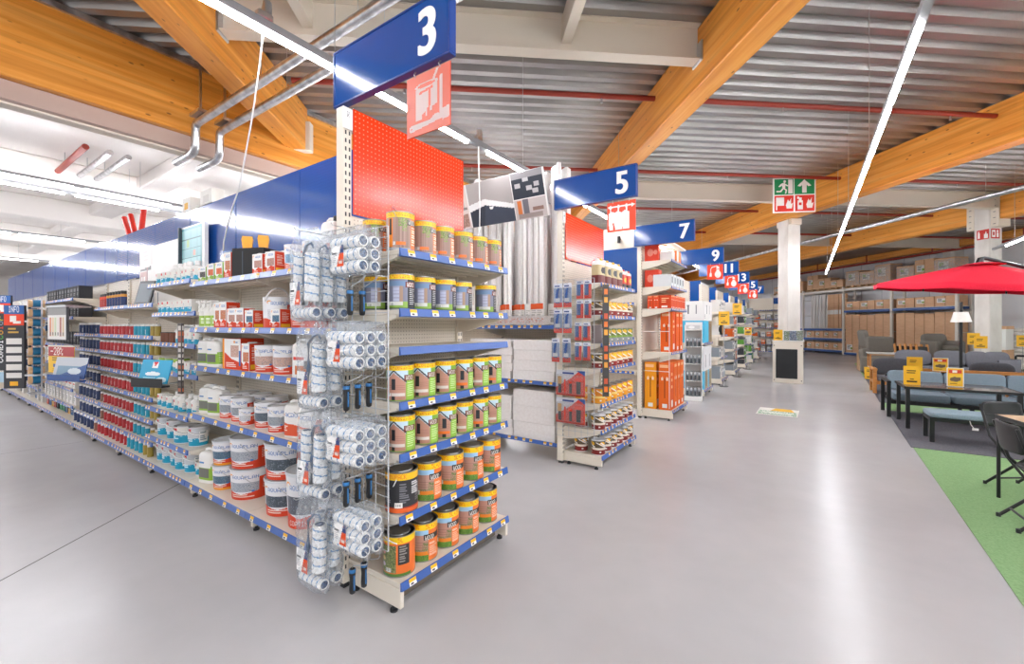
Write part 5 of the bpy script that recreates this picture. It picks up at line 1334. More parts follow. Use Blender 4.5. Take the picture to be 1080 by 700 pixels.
for k, X in enumerate((-12.9, -14.1, -15.3, -16.5, -17.7, -18.9)):
    box_bay(f'far cream shelving bay of mixed cartons, {ORD[k]} beyond the info panels', X, 1.19, [1.9, 1.5, 1.1, 0.75, 0.42], [[R.choice(('dark', 'blue', 'red', 'white')) for _ in range(3)] for _ in range(6)], f'of far bay {NUM[k + 1]}')
# blue wound rolls on a rack
m = M(); c = Cv(24, 8, '#2A7CA8'); c.r(0, 0.0, 1, 0.2, '#E0B98A'); c.r(0, 0.8, 1, 1, '#E0B98A')
m.lathe_print(c, 0.06, 0.06, -0.09, 0.09); m.lathe([(0.06, -0.09), (0.02, -0.091)], 20, '#C9A27A'); m.lathe([(0.02, 0.091), (0.06, 0.09)], 20, '#C9A27A'); m.v = [(z, y, x) for x, y, z in m.v]
ROLL = Proto('tape_roll', 'roll', [part('roll', m)])
m = M()
for x in (-0.14, 0.14): m.box(x - 0.01, 0.07, 0, x + 0.01, 0.09, 1.55, STEEL); m.box(x - 0.008, 0.09, 0.2, x + 0.008, 0.25, 0.22, STEEL); m.box(x - 0.008, 0.09, 1.1, x + 0.008, 0.25, 1.12, STEEL)
for k in range(9): m.box(-0.14, 0.0, 0.14 + k * 0.155, 0.14, 0.09, 0.15 + k * 0.155, STEEL)
m.box(-0.16, -0.05, -0.012, 0.16, 0.12, 0.0, STEEL)
one('roll_rack', 'rack', 'narrow steel rack of blue rolls beside the info panels', [part('rack_frame', m)], loc=(-10.35, 1.36, 0.50 + 0.012)) 
for k in range(9): ROLL.inst((-10.35, 1.40, 0.512 + 0.15 + k * 0.155 + 0.0602), PI / 2, f'blue roll, {ORD[8 - k]} from top on the steel rack', 'blue rolls on the narrow rack')
# INFO panels
def info(loc, label, wide, rz):
    m = M(); h = 1.38
    c = Cv(44, 96, '#33343A'); c.r(0, 0.90, 1, 1, '#2C62A8'); c.t('INFO', 0.22, 0.915, '#F2F2F2', 1); c.r(0, 0.76, 1, 0.90, '#E8421C'); c.r(0.3, 0.80, 0.62, 0.87, WH); c.r(0.45, 0.78, 0.85, 0.81, WH)
    if wide:
        for k, (ch, q) in enumerate((('C', '#F0F0F0'), ('o', '#F0F0F0'), ('m', '#F0F0F0'), ('b', '#F0F0F0'), ('i', '#F0F0F0'), ('C', '#4AA84A'), ('o', '#E0A020'), ('l', '#D8402A'), ('o', '#8A9AA8'), ('r', '#C9C030'))):
            g = FONT.get(ch)
            for i in range(5):
                b = int(g[2 * i:2 * i + 2], 16)
                for j in range(7):
                    if b >> j & 1:
                        X0 = 12 + j * 2; Y0 = 10 + k * 6 + i
                        for a in range(2): c.px(X0 + a, Y0, q)
    else:
        c.lines(0.2, 0.64, 0.85, 0.73, '#C9A24A', 2)
        for k in range(5): c.r(0.12, 0.12 + k * 0.103, 0.88, 0.19 + k * 0.103, '#E6E3DE')
        c.r(0.3, 0.03, 0.7, 0.085, '#F0B020')
    m.box(-0.02, -0.3, 0, 0.02, 0.0, h, '#33343A', 0.003); m.plane_print(c, (0.0205, -0.298, 0.002), (0, 0.296, 0), (0, 0, h - 0.004))
    m2 = M(); m2.box(-0.015, 0.0, 0.2, 0.015, 0.41, 0.23, STEEL); m2.box(-0.015, 0.0, 1.1, 0.015, 0.41, 1.13, STEEL)
    one('info_panel', 'sign', label, [part('panel', m), part('bracket', m2)], loc=loc, rz=rz, group='projecting info panels in the paint aisle')
info((-10.75, 1.33, 0.56), 'projecting dark info panel with five white tiles below a red pictogram', False, -0.85)
info((-12.1, 1.33, 0.78), 'projecting dark info panel lettered with a multicoloured word sideways', True, -0.85)
m = M(); c = Cv(20, 16, '#A9C9DC'); c.r(0, 0, 1, 0.4, '#C9B9A8'); m.box(-0.015, -0.34, 0, 0.015, 0, 0.3, WHITE); m.plane_print(c, (0.0155, -0.34, 0), (0, 0.34, 0), (0, 0, 0.3))
one('picture_card', 'card', 'pale landscape card below the lettered info panel', [part('card', m)], loc=(-12.1, 1.33, 0.45), rz=-0.85)
# items on top of the blue headers
m = M(); 
for k, (a, b) in enumerate(((-0.3, 0.25), (-0.05, 0.2), (0.22, -0.1))):
    mm = M(); mm.tube([(a, 0, 0), (a + b * -1, 0, 0.3)], 0.035, 8, '#D92A1C'); ps = mm
    one('red_handle', 'handle', f'red handle sticking up above the blue header, {ORD[k]} of three', [part('grip', mm)], loc=(-8.0, 2.06, 2.9405), group='red handles above the header')
for X, Yw, l in ((-6.0, 0.22, 'white carton with yellow front on top of the blue header, smaller'), (-5.45, 0.3, 'white carton on top of the blue header nearest the pipes')):
    c = Cv(8, 8, '#E9E6E0'); c.r(0.3, 0.1, 0.8, 0.6, '#E0A82A' if Yw < 0.25 else '#D8D4CE'); one('carton', 'box', l, [part('carton', boxp(Yw, 0.12, 0.16, c, '#D9D4CC'))], loc=(X, 2.06, 2.9405))
# ================================================================ aisle five: wood-stain end unit, tool cards, mouldings, foam boards
f5 = bay('cream end shelving of stain pots with red header under sign five', -1.83, 4.475, PI / 2, 1.14, 0.5, 2.93, [(z, 0.46) for z in (2.075, 1.715, 1.40, 1.12, 0.725, 0.43)], tags='print', head=PERF_RED, headz=2.38, right_post=True, base=0.15, baseD=0.47, kick=True, group='end shelving units along the main aisle', name='end_shelving')
HK5 = []
TC = [(-2.33, 2.08), (-2.21, 2.08), (-2.33, 1.79), (-2.21, 1.79), (-2.36, 1.40 + 0.06), (-2.22, 1.40 + 0.06)]
TD = [(-2.06, 2.10), (-1.965, 2.10), (-2.06, 1.885), (-1.965, 1.885), (-2.08, 1.64), (-1.98, 1.64), (-2.08, 1.42), (-1.98, 1.42)]
TL = [(-2.18, 1.10), (-2.18, 0.79)]
for x, z in TC + TD + TL: HK5.append((x, z - 0.01, 0.1))
attach('wire_grille', grille(-2.4, -1.93, 4.43, 0.33, 2.13, 0.078, 0.075, HK5), f5)
def toolcard(w, h, kind):
    c = Cv(20, 36, '#8C9DBB'); c.r(0, 0, 1, 0.2, '#C8311F'); c.r(0, 0.80, 1, 1, '#DCE0E8'); c.r(0.1, 0.86, 0.7, 0.92, '#27407E')
    if kind == 'a': c.poly([(0.3, 0.78), (0.6, 0.7), (0.5, 0.35), (0.75, 0.16), (0.2, 0.16), (0.2, 0.5)], '#27508E')
    if kind == 'b': c.r(0.1, 0.16, 0.62, 0.78, '#27508E'); c.r(0.62, 0.1, 1, 0.78, '#C8311F'); c.r(0.2, 0.3, 0.5, 0.62, '#8FA6C8')
    m = M(); m.box(-w / 2, -0.002, -h, w / 2, 0.002, 0, WHITE); m.plane_print(c, (-w / 2, -0.0025, -h), (w, 0, 0), (0, 0, h))
    t = M()
    if kind == 'c':
        c = Cv(48, 40, '#C93A24'); c.poly([(0, 0.3), (0, 1), (0.8, 1), (0.55, 0.72)], '#C4C7CE'); c.r(0.22, 0.86, 0.62, 0.93, '#27407E'); c.poly([(0.72, 1), (1, 1), (1, 0.8)], '#27508E'); c.r(0, 0, 1, 0.06, '#9E2B1A')
        m = M(); m.box(-w / 2, -0.002, -h, w / 2, 0.002, 0, WHITE); m.plane_print(c, (-w / 2, -0.0025, -h), (w, 0, 0), (0, 0, h))
        t.box(-w * 0.42, -0.016, -h * 0.55, -w * 0.3, -0.003, -h * 0.25, '#C99A5A', 0.003); t.box(-w * 0.41, -0.016, -h * 0.9, -w * 0.31, -0.003, -h * 0.55, '#26282C', 0.003)
        t.lathe([(0.009, -h * 0.9), (0.012, -h * 0.6), (0.008, -h * 0.35)], 10, '#D8391F', -w * 0.17, -0.013); t.box(-w * 0.03, -0.014, -h * 0.9, w * 0.06, -0.003, -h * 0.5, '#3A3C40', 0.003); t.lathe([(0.02, -h * 0.5), (0.02, -h * 0.42)], 12, '#D8391F', w * 0.02, -0.014)
        t.box(w * 0.16, -0.018, -h * 0.42, w * 0.44, -0.003, -h * 0.28, '#D8391F', 0.004); t.box(w * 0.22, -0.018, -h * 0.9, w * 0.36, -0.003, -h * 0.42, '#2C2E33', 0.004)
    elif kind == 'a':
        t.tube([(0.01, -0.012, -h * 0.2), (-0.005, -0.014, -h * 0.4), (-0.012, -0.014, -h * 0.62)], [0.010, 0.013, 0.010], 8, '#1F4F94'); t.box(-w * 0.3, -0.014, -h * 0.78, w * 0.25, -0.004, -h * 0.62, '#C9CCD0', 0.003)
    else:
        t.box(-w * 0.3, -0.014, -h * 0.7, w * 0.1, -0.003, -h * 0.22, '#24508F', 0.004); t.lathe([(0.008, -h * 0.9), (0.008, -h * 0.25)], 8, '#D8391F', w * 0.3, -0.011)
    b = M(); b.box(-w * 0.46, -0.021, -h * 0.94, w * 0.46, -0.0025, -h * 0.16, ACRYL, 0.006)
    return Proto('tool_card', 'tool pack', [part('backing_card', m), part('tool', t), part('blister', b)])
TA, TBB, TCC = toolcard(0.105, 0.27, 'a'), toolcard(0.085, 0.2, 'b'), toolcard(0.36, 0.285, 'c')
for k, (x, z) in enumerate(TC): TA.inst((x, 4.335, z), R.uniform(-.08, .08), f'navy and red scraper card on the grille under sign five, {("outer", "inner")[k % 2]} one in {("upper", "middle", "lower")[k // 2]} pair', 'tool cards on the grille under sign five')
for k, (x, z) in enumerate(TD): TBB.inst((x, 4.34, z), R.uniform(-.08, .08), f'narrow blue and red blade card under sign five, {ORD[k // 2]} row, {("outer", "inner")[k % 2]} one', 'tool cards on the grille under sign five')
for k, (x, z) in enumerate(TL): TCC.inst((x, 4.345, z), 0, f'wide red brush-set card on the grille under sign five, {("upper", "lower")[k]} of two', 'tool cards on the grille under sign five')
# stain pots
def stain(low, mid, up, acc):
    c = Cv(96, 40, up); c.r(0, 0, 1, 0.36, low); c.r(0, 0.36, 1, 0.5, mid)
    for u in (0.1, 0.35, 0.6, 0.85): c.e(u + 0.05, 0.78, 0.07, 0.14, acc); c.r(u - 0.02, 0.14, u + 0.03, 0.26, '#E9E2D8'); c.poly([(u - 0.1, 0.92), (u - 0.09, 0.84), (u + 0.12, 0.5), (u + 0.13, 0.58)], '#EFEAE2')
    return c
S5 = {'red': flathandle_pail(stain('#7E1E1A', '#E4D8C8', '#5A4A34', '#F0B81E'), 0.082, 0.165, -35, 40, 'stain_pot'), 'yel': tin('stain_pot', 'pot', stain('#E89A1E', '#F2D27A', '#E0851A', '#F4CE2E'), 0.078, 0.175, n=28), 'green': tin('stain_pot', 'pot', stain('#8E8F92', '#7FA23C', '#6E7A3C', '#EAB92A'), 0.078, 0.17, n=28),
      'redt': tin('stain_pot', 'pot', stain('#8E241C', '#E6DCCB', '#E8A51E', '#F2C63A'), 0.078, 0.17, n=28), 'dark': jerry((lambda c: (c.r(0, 0, 1, 0.42, '#6E1E1A'), c.r(0, 0.42, 1, 0.95, '#C9B588'), c.e(0.55, 0.7, 0.1, 0.2, '#1E1E20'), c)[-1])(Cv(60, 30, '#C9B588')), 0.16, 0.12, 0.29, '#F2C21E'),
      'ored': jerry((lambda c: (c.r(0, 0, 1, 0.3, '#2A2A2C'), c.e(0.55, 0.6, 0.1, 0.2, '#F0C020'), c)[-1])(Cv(60, 30, '#D23A1E')), 0.12, 0.1, 0.24, '#E0401E'), 'grey': tin('stain_pot', 'pot', (lambda c: (c.r(0.4, 0.3, 0.62, 0.85, '#D9DADF'), c)[-1])(Cv(48, 24, '#8E7F80')), 0.075, 0.21, n=28)}
for q in ('red',): S5[q].cat = 'pot'
P5 = 'under sign five'
def row5(kinds, z, where, y=0.115, g='wood stain pots on the end shelving under sign five'):
    n = len(kinds); shelf_items(f5, z, [(S5[kd], ds, 1.12 * (k + 0.5) / n + 0.01, y, R.uniform(-.1, .1)) for k, (kd, ds) in enumerate(kinds)], where, g)
row5([('dark', 'tan jerrycan with yellow cap')] * 4 + [('ored', 'small red jerrycan')] * 2, 2.075, 'top shelf ' + P5)
row5([('red', 'dark red pot with white handle')] + [('redt', 'red and yellow stain pot')] * 4 + [('red', 'dark red pot at the far end')], 1.715, 'second shelf ' + P5)
row5([('grey', 'tall taupe tin')] + [('green', 'grey and green stain pot')] * 5, 1.40, 'third shelf ' + P5)
row5([('red', 'dark red pot with white handle')] + [('redt', 'red and yellow stain pot')] * 5, 1.12, 'fourth shelf ' + P5)
row5([('yel', 'orange and yellow stain pot')] * 6, 0.725, 'fifth shelf ' + P5)
row5([('red', 'dark red pot with white handle')] * 6, 0.43, 'sixth shelf ' + P5)
row5([('red', 'dark red pot with white handle')] * 6, 0.15, 'bottom shelf ' + P5)
for z, w in ((0.725, 'fifth'), (0.43, 'sixth'), (0.15, 'bottom')): S5['yel' if z > 0.7 else 'red'].inst(f5(0.13, 0.34, z + 0.0008), f5.rz, f'stain pot seen through the grille at the back of the {w} shelf under sign five', 'wood stain pots on the end shelving under sign five')
# stock strip hanging at the corner
m = M(); c = Cv(6, 80, '#3A3632')
for k in range(13): c.r(0.1, 0.02 + k * 0.075, 0.9, 0.07 + k * 0.075, ('#E8761E', '#C9502A', '#3A3A3C', '#E9A23A')[k % 4])
m.box(-0.035, -0.008, -1.22, 0.035, 0.008, 0, '#4A423C'); m.plane_print(c, (-0.03, -0.0085, -1.2), (0.06, 0, 0), (0, 0, 1.18)); m.plane_print(c, (0.0355, -0.007, -1.2), (0, 0.014, 0), (0, 0, 1.18))
one('clip_strip', 'display', 'long hanging clip strip of orange sachets at the front corner under sign five', [part('clip_strip', m)], loc=(-1.80, 4.44, 2.05), rz=0.7)
c = Cv(10, 12, '#F1F1EF'); c.speck(0.3, 0.4, 0.7, 0.85, ['#333333'], 0.55)
m = M(); m.box(-0.04, 0.49, 2.80, 0.028, 0.494, 2.93, WHITE, 0.001); m.plane_print(c, (-0.03, 0.4895, 2.83), (0.05, 0, 0), (0, 0, 0.09)); m.plane_print(c, (0.04, 0.508, 2.78), (0.1, 0, 0), (0, 0, 0.13)); m.box(0.04, 0.5085, 2.78, 0.14, 0.511, 2.91, WHITE)
one('code_card', 'card', 'white code cards at the top of the post below sign five', [part('card', m)], loc=f5(0, 0, 0), rz=PI / 2)

# moulding and foam bays on its flank
G5 = 'gondola shelving bays of the moulding aisle'
g5b = []
for k, X in enumerate((-4.82, -3.62)):
    g5b.append(bay(('cream shelving bay of white mouldings deeper into aisle five', 'cream shelving bay of white mouldings and foam boards beside the tool cards')[k], X, 4.5, 0, 1.19, 0.55, 2.93, [(1.60, 0.5), (0.92, 0.55)], tags='print', base=0.2, baseD=0.55, group=G5))
MOULDS = []
for k, (w, d, h, kind) in enumerate(((0.06, 0.05, 1.95, 0), (0.085, 0.07, 2.0, 1), (0.11, 0.09, 1.9, 1), (0.05, 0.05, 2.0, 2), (0.14, 0.1, 2.0, 1))):
    poly = [(-w / 2, d), (-w / 2, d * 0.5), (-w * 0.3, d * 0.35), (-w * 0.15, 0.01), (w * 0.1, 0), (w * 0.3, d * 0.3), (w / 2, d * 0.45), (w / 2, d)]
    if kind == 1: poly = [(-w / 2, d)] + [(-w / 2 + w * t, d * (1 - math.sin(t * PI / 2)) * 0.85) for t in (0, .2, .4, .6, .8, 1)] + [(w / 2, d)]
    m = M(); m.prism(poly, 'z', 0, h, FOAM)
    l = M(); c = Cv(8, 22, '#EDE9E4'); c.r(0, 0.72, 1, 1, ('#E8602A', '#F0EDE8', '#E8602A', '#6EB0A8', '#F0EDE8')[k]); c.r(0.2, 0.1, 0.8, 0.3, '#8A8A8A'); c.lines(0.1, 0.35, 0.9, 0.66, '#B9B4AE', 4)
    l.plane_print(c, (-w / 2 * 0.9, -0.004, 0.02), (w * 0.9, 0, 0), (0, 0, 0.26)); l.box(-w / 2 * 0.9, -0.0035, 0.02, w / 2 * 0.9, 0.002, 0.28, WHITE)
    MOULDS.append(Proto('foam_profile', 'moulding', [part('profile', m), part('label_sleeve', l)]))
x = -4.35; k = 0
WORDK = ['broad', 'slim']
while x < -2.5:
    q = R.choice((0, 1, 2, 3, 4, 4, 2)); w = (0.06, 0.085, 0.11, 0.05, 0.14)[q]; 
    if x + w > -2.46: break
    MOULDS[q].inst((x + w / 2, 4.56 + R.uniform(0, 0.16), 1.6005), 0, f'white ceiling moulding standing upright in aisle five, {ORD[k]} from left', 'upright white ceiling mouldings'); x += w + R.uniform(0.003, 0.008); k += 1
x = -4.3; k = 0
while x < -2.52:
    MOULDS[2 if k % 2 else 4].inst((x, 4.85, 1.6005), 0.0, f'white moulding in the back row in aisle five, {ORD[k]} from left', 'upright white ceiling mouldings'); x += 0.146; k += 1
m = M(); c = Cv(60, 14, '#DDD2CC'); c.speck(0.1, 0.2, 0.9, 0.8, ['#E8A08A', '#D9694A', '#EAE2DC'], 0.4); m.box(-0.58, -0.012, 0, 0.58, 0.0, 0.12, ACRYL); m.plane_print(c, (-0.42, 0.0015, 0.01), (0.9, 0, 0), (0, 0, 0.1)); m.box(-0.42, 0.002, 0.008, 0.48, 0.004, 0.112, WHITE)
one('sample_tray', 'tray', 'clear front tray with printed strip at the foot of the white mouldings', [part('tray_front', m)], loc=(-3.03, 4.545, 1.6085))
def foam(w, d, h): return Proto('foam_board_pack', 'foam board', [part('board_pack', M().box(-w / 2, -d / 2, 0, w / 2, d / 2, h, FOAM, 0.004)), ])
F1, F2, F3 = foam(0.6, 0.46, 0.125), foam(0.6, 0.48, 0.2), foam(0.66, 0.46, 0.1)
for k, z in enumerate((0.9205, 1.047, 1.173, 1.299)): F1.inst((-2.77 + R.uniform(-.015, .015), 4.75, z), R.uniform(-.02, .02), f'white foam board pack on the middle shelf of aisle five, {ORD[3 - k]} from top', 'stacked white foam boards')
for k, z in enumerate((0.2005, 0.402, 0.603)): F2.inst((-2.77 + R.uniform(-.015, .015), 4.76, z), R.uniform(-.02, .02), f'thick white foam pack on the lowest shelf of aisle five, {ORD[2 - k]} from top', 'stacked white foam boards')
for k in range(5): F3.inst((-3.44 + R.uniform(-.02, .02), 4.76, 0.9205 + k * 0.1015), R.uniform(-.02, .02), f'thin white foam pack in the half-hidden middle stack of aisle five, {ORD[4 - k]} from top', 'stacked white foam boards')
for k in range(5): F3.inst((-3.44 + R.uniform(-.02, .02), 4.76, 0.2005 + k * 0.1015), R.uniform(-.02, .02), f'thin white foam pack in the half-hidden lowest stack of aisle five, {ORD[4 - k]} from top', 'stacked white foam boards')
# header with three interior photographs
m = M(); c = Cv(150, 52, '#EDE7E3')
c.r(0, 0, 0.215, 1, '#E4D3CB'); c.poly([(0.06, 0.0), (0.2, 0.05), (0.2, 0.35), (0.05, 0.3)], '#A87F6E'); c.r(0.04, 0.3, 0.09, 0.42, '#5A4038'); c.poly([(0.12, 0.42), (0.17, 0.45), (0.17, 0.75), (0.13, 0.7)], '#BDB3AE'); c.speck(0.02, 0.05, 0.2, 0.25, ['#C9A696', '#8A6456'], 0.3); c.r(0.06, 0.45, 0.2, 0.5, '#8A7A74')
c.r(0.225, 0, 0.685, 1, '#A9A09C'); c.poly([(0.225, 0.0), (0.685, 0.0), (0.685, 0.38), (0.40, 0.60), (0.225, 0.52)], '#EDEAE8'); c.poly([(0.225, 0), (0.685, 0), (0.685, 0.28), (0.40, 0.46), (0.225, 0.36)], '#30343F'); c.poly([(0.36, 0.0), (0.40, 0.46), (0.685, 0.28), (0.685, 0)], '#3C4250'); c.e(0.46, 0.38, 0.02, 0.03, '#F3F1EE')
c.r(0.695, 0.44, 0.985, 1, '#8E898A'); c.r(0.695, 0.44, 0.985, 0.86, '#2D313A'); 
for a, b in ((0.72, 0.68), (0.83, 0.6), (0.9, 0.66), (0.88, 0.52), (0.80, 0.78)): c.r(a, b, a + 0.05, b + 0.09, '#B9B4B4')
c.r(0.695, 0, 0.985, 0.43, '#C4B8B4'); c.r(0.72, 0.12, 0.76, 0.4, '#D9793A'); c.r(0.77, 0.1, 0.83, 0.42, '#6E6A70'); c.r(0.72, 0.02, 0.95, 0.12, '#9A8A84'); c.r(0.86, 0.15, 0.96, 0.24, '#8E6E62')
m.box(0, -0.01, 0, 1.5, 0.0, 0.55, WHITE, 0.002); m.plane_print(c, (0.003, -0.0107, 0.003), (1.494, 0, 0), (0, 0, 0.544)); m.v = [tuple(Matrix.Rotation(0.3, 3, 'X') @ Vector(q)) for q in m.v]
arms = [part('support_arm', M().tube([(x, 0.0, 0.25), (x, 0.5, 0.25)], 0.008, 6, STEEL)) for x in (0.2, 1.3)]
one('photo_header', 'board', 'tilted header board with three interior photographs above the white mouldings', [part('photo_board', m)] + arms, loc=(-3.98, 4.42, 2.90))
m.v = m.v

# ================================================================ aisle seven: lamps in orange cartons
f7 = bay('cream end shelving of orange lamp cartons under sign seven', -1.84, 7.46, PI / 2, 1.08, 0.52, 2.98, [(2.72, 0.5), (2.27, 0.5), (1.895, 0.5), (1.15, 0.5)], tags='print', panel=CREAM, right_post=True, base=0.17, baseD=0.52, kick=True, group='end shelving units along the main aisle', name='end_shelving')
m = M()
for a in ((-1.9, 7.455, 0.2, -1.892, 7.463, 1.88), (-2.34, 7.455, 1.50, -1.89, 7.463, 1.51), (-2.34, 7.455, 0.82, -1.89, 7.463, 0.83)): m.box(*a, WHITE)
attach('side_rail', m, f7)
def lampbox(w, d, h, col, dark, lid='#E9762E'):
    c = Cv(24, 48, col); c.r(0.3, 0.05, 0.7, 0.12, '#EDEBE8'); c.r(0.46, 0.25, 0.54, 0.66, '#8A3A14'); c.e(0.3, 0.66, 0.09, 0.04, '#F2D9C4'); c.e(0.7, 0.66, 0.09, 0.04, '#F2D9C4'); c.r(0.1, 0.9, 0.8, 0.95, '#F2B98A')
    c2 = Cv(16, 48, dark); c2.r(0.2, 0.06, 0.7, 0.2, '#E9E4DC'); c2.lines(0.2, 0.4, 0.8, 0.8, '#F2B98A', 3)
    return Proto('lamp_carton', 'box', [part('carton', boxp(w, d, h, c, c2, lid, c2))])
LO, LD, LS = lampbox(0.2, 0.2, 0.8, '#E0661E', '#D9571A'), lampbox(0.2, 0.2, 0.69, '#E8621E', '#DB5218'), lampbox(0.095, 0.2, 0.225, '#D9481E', '#C63E18')
LY = lampbox(0.2, 0.2, 0.8, '#EE9A1E', '#E08A1A')
W7 = 'under sign seven'
def row7(items, z, where): shelf_items(f7, z, items, where, 'boxed lamps on the end shelving under sign seven')
row7([(LY, 'tall amber lamp carton at the back', 0.125, 0.38, -PI / 2), (LO, 'tall orange lamp carton', 0.125, 0.14, -PI / 2), (LO, 'tall orange lamp carton', 0.36, 0.14, 0), (LO, 'tall orange lamp carton', 0.6, 0.14, 0), (LO, 'tall orange lamp carton', 0.84, 0.14, 0)], 0.17, 'lowest shelf ' + W7)
row7([(LD, 'upright red-orange lamp carton', 0.24, 0.14, -PI / 2), (LD, 'upright red-orange lamp carton', 0.5, 0.14, 0), (LD, 'upright red-orange lamp carton', 0.76, 0.14, 0)], 1.15, 'fourth shelf ' + W7)
row7([(LS, 'small red-orange carton', 0.07 + 0.101 * k, 0.13, 0) for k in range(10)] + [(LS, 'small side-on red-orange carton', 0.13, 0.285 + 0.1 * k, -PI / 2) for k in range(2)], 1.895, 'third shelf ' + W7)
c = Cv(20, 20, '#E6E6E6'); c.r(0.1, 0.1, 0.9, 0.9, '#CFD2D4'); c.r(0.3, 0.3, 0.7, 0.8, '#6E7478'); LW = Proto('lamp_carton', 'box', [part('carton', boxp(0.17, 0.3, 0.21, c, '#D4D6D8', '#6A7A70'))])
c = Cv(30, 30, '#D8412A'); c.e(0.4, 0.5, 0.22, 0.22, '#E88A76'); c.e(0.78, 0.5, 0.14, 0.14, '#E88A76'); LR = Proto('lamp_carton', 'box', [part('carton', boxp(0.24, 0.2, 0.3, c, '#D9503A', '#DE6A56'))])
row7([(LR, 'red carton with lamp rings at the back', 0.16, 0.37, -PI / 2)] + [(LW, 'grey and white lamp carton', 0.13 + 0.19 * k, 0.19, 0) for k in range(5)], 2.27, 'second shelf ' + W7)
c = Cv(20, 20, '#E9E2DC'); LC = Proto('lamp_carton', 'box', [part('carton', boxp(0.2, 0.2, 0.16, c, '#DAD3CC'))]); c = Cv(20, 20, '#E98A4E'); c.r(0, 0, 0.4, 1, '#EFE6DE'); LCO = Proto('lamp_carton', 'box', [part('carton', boxp(0.3, 0.24, 0.2, c, '#E38246'))])
row7([(LR, 'red carton with lamp rings at the back', 0.16, 0.37, -PI / 2), (LC, 'small white lamp carton', 0.2, 0.14, -PI / 2), (LCO, 'orange and white lamp carton', 0.55, 0.15, 0)], 2.72, 'top shelf ' + W7)
m = M(); m.box(-0.02, 0.02, 3.0, 1.05, 0.55, 3.03, WHITE, 0.004); m.box(0.5, 0.49, 2.9, 0.54, 0.515, 3.0, WHITE)
ps = [part('display_board', m)]
for x, y in ((0.22, 0.3), (0.75, 0.3)):
    l = M(); l.lathe([(0.13, 3.0), (0.14, 2.985), (0.13, 2.955), (0.10, 2.95)], 28, LAMPLIT, x, y); ps.append(part('lit_ceiling_lamp', l))
    l = M(); l.lathe([(0.142, 3.0), (0.15, 2.99), (0.142, 2.98)], 28, OAKW, x, y, closed_ends=False); ps.append(part('lamp_ring', l))
one('lamp_display', 'lamp', 'white board with two lit round ceiling lamps just below sign seven', ps, loc=f7(0, 0, 0), rz=PI / 2)
# flank of aisle seven with blue header
for k, X in enumerate((-4.85, -3.65)):
    fx = bay(('cream shelving bay with blue back panel deeper in aisle seven', 'cream shelving bay with blue back panel just behind the stain pots')[k], X, 7.3, 0, 1.19, 0.45, 3.03, [(2.0, 0.4), (1.4, 0.4), (0.8, 0.4)], tags='print', head=NAVY, headz=2.2, base=0.16, group='gondola shelving bays of the lamp aisle')
m = M(); m.box(-4.85, 7.74, 3.04, -2.46, 7.8, 3.42, CREAM); 
sps = [part('spotlight', M().box(x - 0.01, 7.66, 3.2, x + 0.01, 7.74, 3.22, BLACK).cyl(x, 7.66, 3.13, 3.25, 0.03, 10, BLACK)) for x in (-3.3, -2.85)]
one('spotlight_header', 'display', 'pale header above the blue panels carrying two black spotlights', [part('header_board', m)] + sps)

# ================================================================ aisles nine to seventeen
c = Cv(60, 26, '#ECEAE8'); c.r(0.3, 0.35, 0.36, 0.8, '#6E7074'); c.r(0.27, 0.75, 0.39, 0.82, '#4A4C50'); c.r(0.65, 0.35, 0.7, 0.8, '#8A8C90'); c.lines(0.05, 0.1, 0.2, 0.3, '#A9ABAE', 3); W9 = boxp(0.95, 0.5, 0.44, c, '#DEDCDA', '#E9E7E5', c)
c = Cv(60, 26, '#3FB3DC'); c.r(0, 0, 0.55, 1, '#58BFE2'); c.r(0.58, 0.0, 1, 1, '#A08A6A')
for k in range(4): c.r(0.62 + k * 0.1, 0.1, 0.65 + k * 0.1, 0.9, '#5A4A34')
c2 = Cv(4, 4, '#4DB9E0'); T9 = boxp(0.95, 0.5, 0.5, c, c2, '#4DB9E0', c2)
c = Cv(30, 40, '#E9E9EA'); c.r(0, 0, 1, 0.42, '#43B4DA'); c.r(0.3, 0, 1, 0.42, '#B9A88A'); c.r(0.4, 0.5, 0.5, 0.8, '#5A5C60'); c.r(0.42, 0.05, 0.52, 0.38, '#6E5A3E'); c.r(0.7, 0.05, 0.8, 0.38, '#6E5A3E'); c3 = Cv(10, 40, '#E2E2E4'); c3.r(0, 0, 1, 0.42, '#4DB9E0'); B9 = boxp(0.46, 0.46, 0.97, c, c3, '#E9E9EA', c3)
f9 = bay('low cream end shelving of big white and turquoise cartons under sign nine', -1.86, 10.3, PI / 2, 1.0, 0.52, 2.7, [(1.215, 0.52)], tags='print', panel=CREAM, right_post=True, base=0.17, kick=True, group='end shelving units along the main aisle', name='end_shelving')
one('wide_carton', 'box', 'wide turquoise carton with wood picture stacked under sign nine', [part('carton', T9)], loc=f9(0.5, 0.265, 1.2158), rz=PI / 2)
one('wide_carton', 'box', 'wide white carton with lamp pictures topping the stack under sign nine', [part('carton', W9)], loc=f9(0.5, 0.265, 1.7175), rz=PI / 2)
for k in range(2): one('upright_carton', 'box', f'upright white and turquoise carton on the lowest shelf under sign nine, {("nearer the display stand", "away from the stand")[k]}', [part('carton', B9)], loc=f9(0.265 + 0.468 * k, 0.25, 0.1708), rz=PI / 2, group='upright cartons under sign nine')
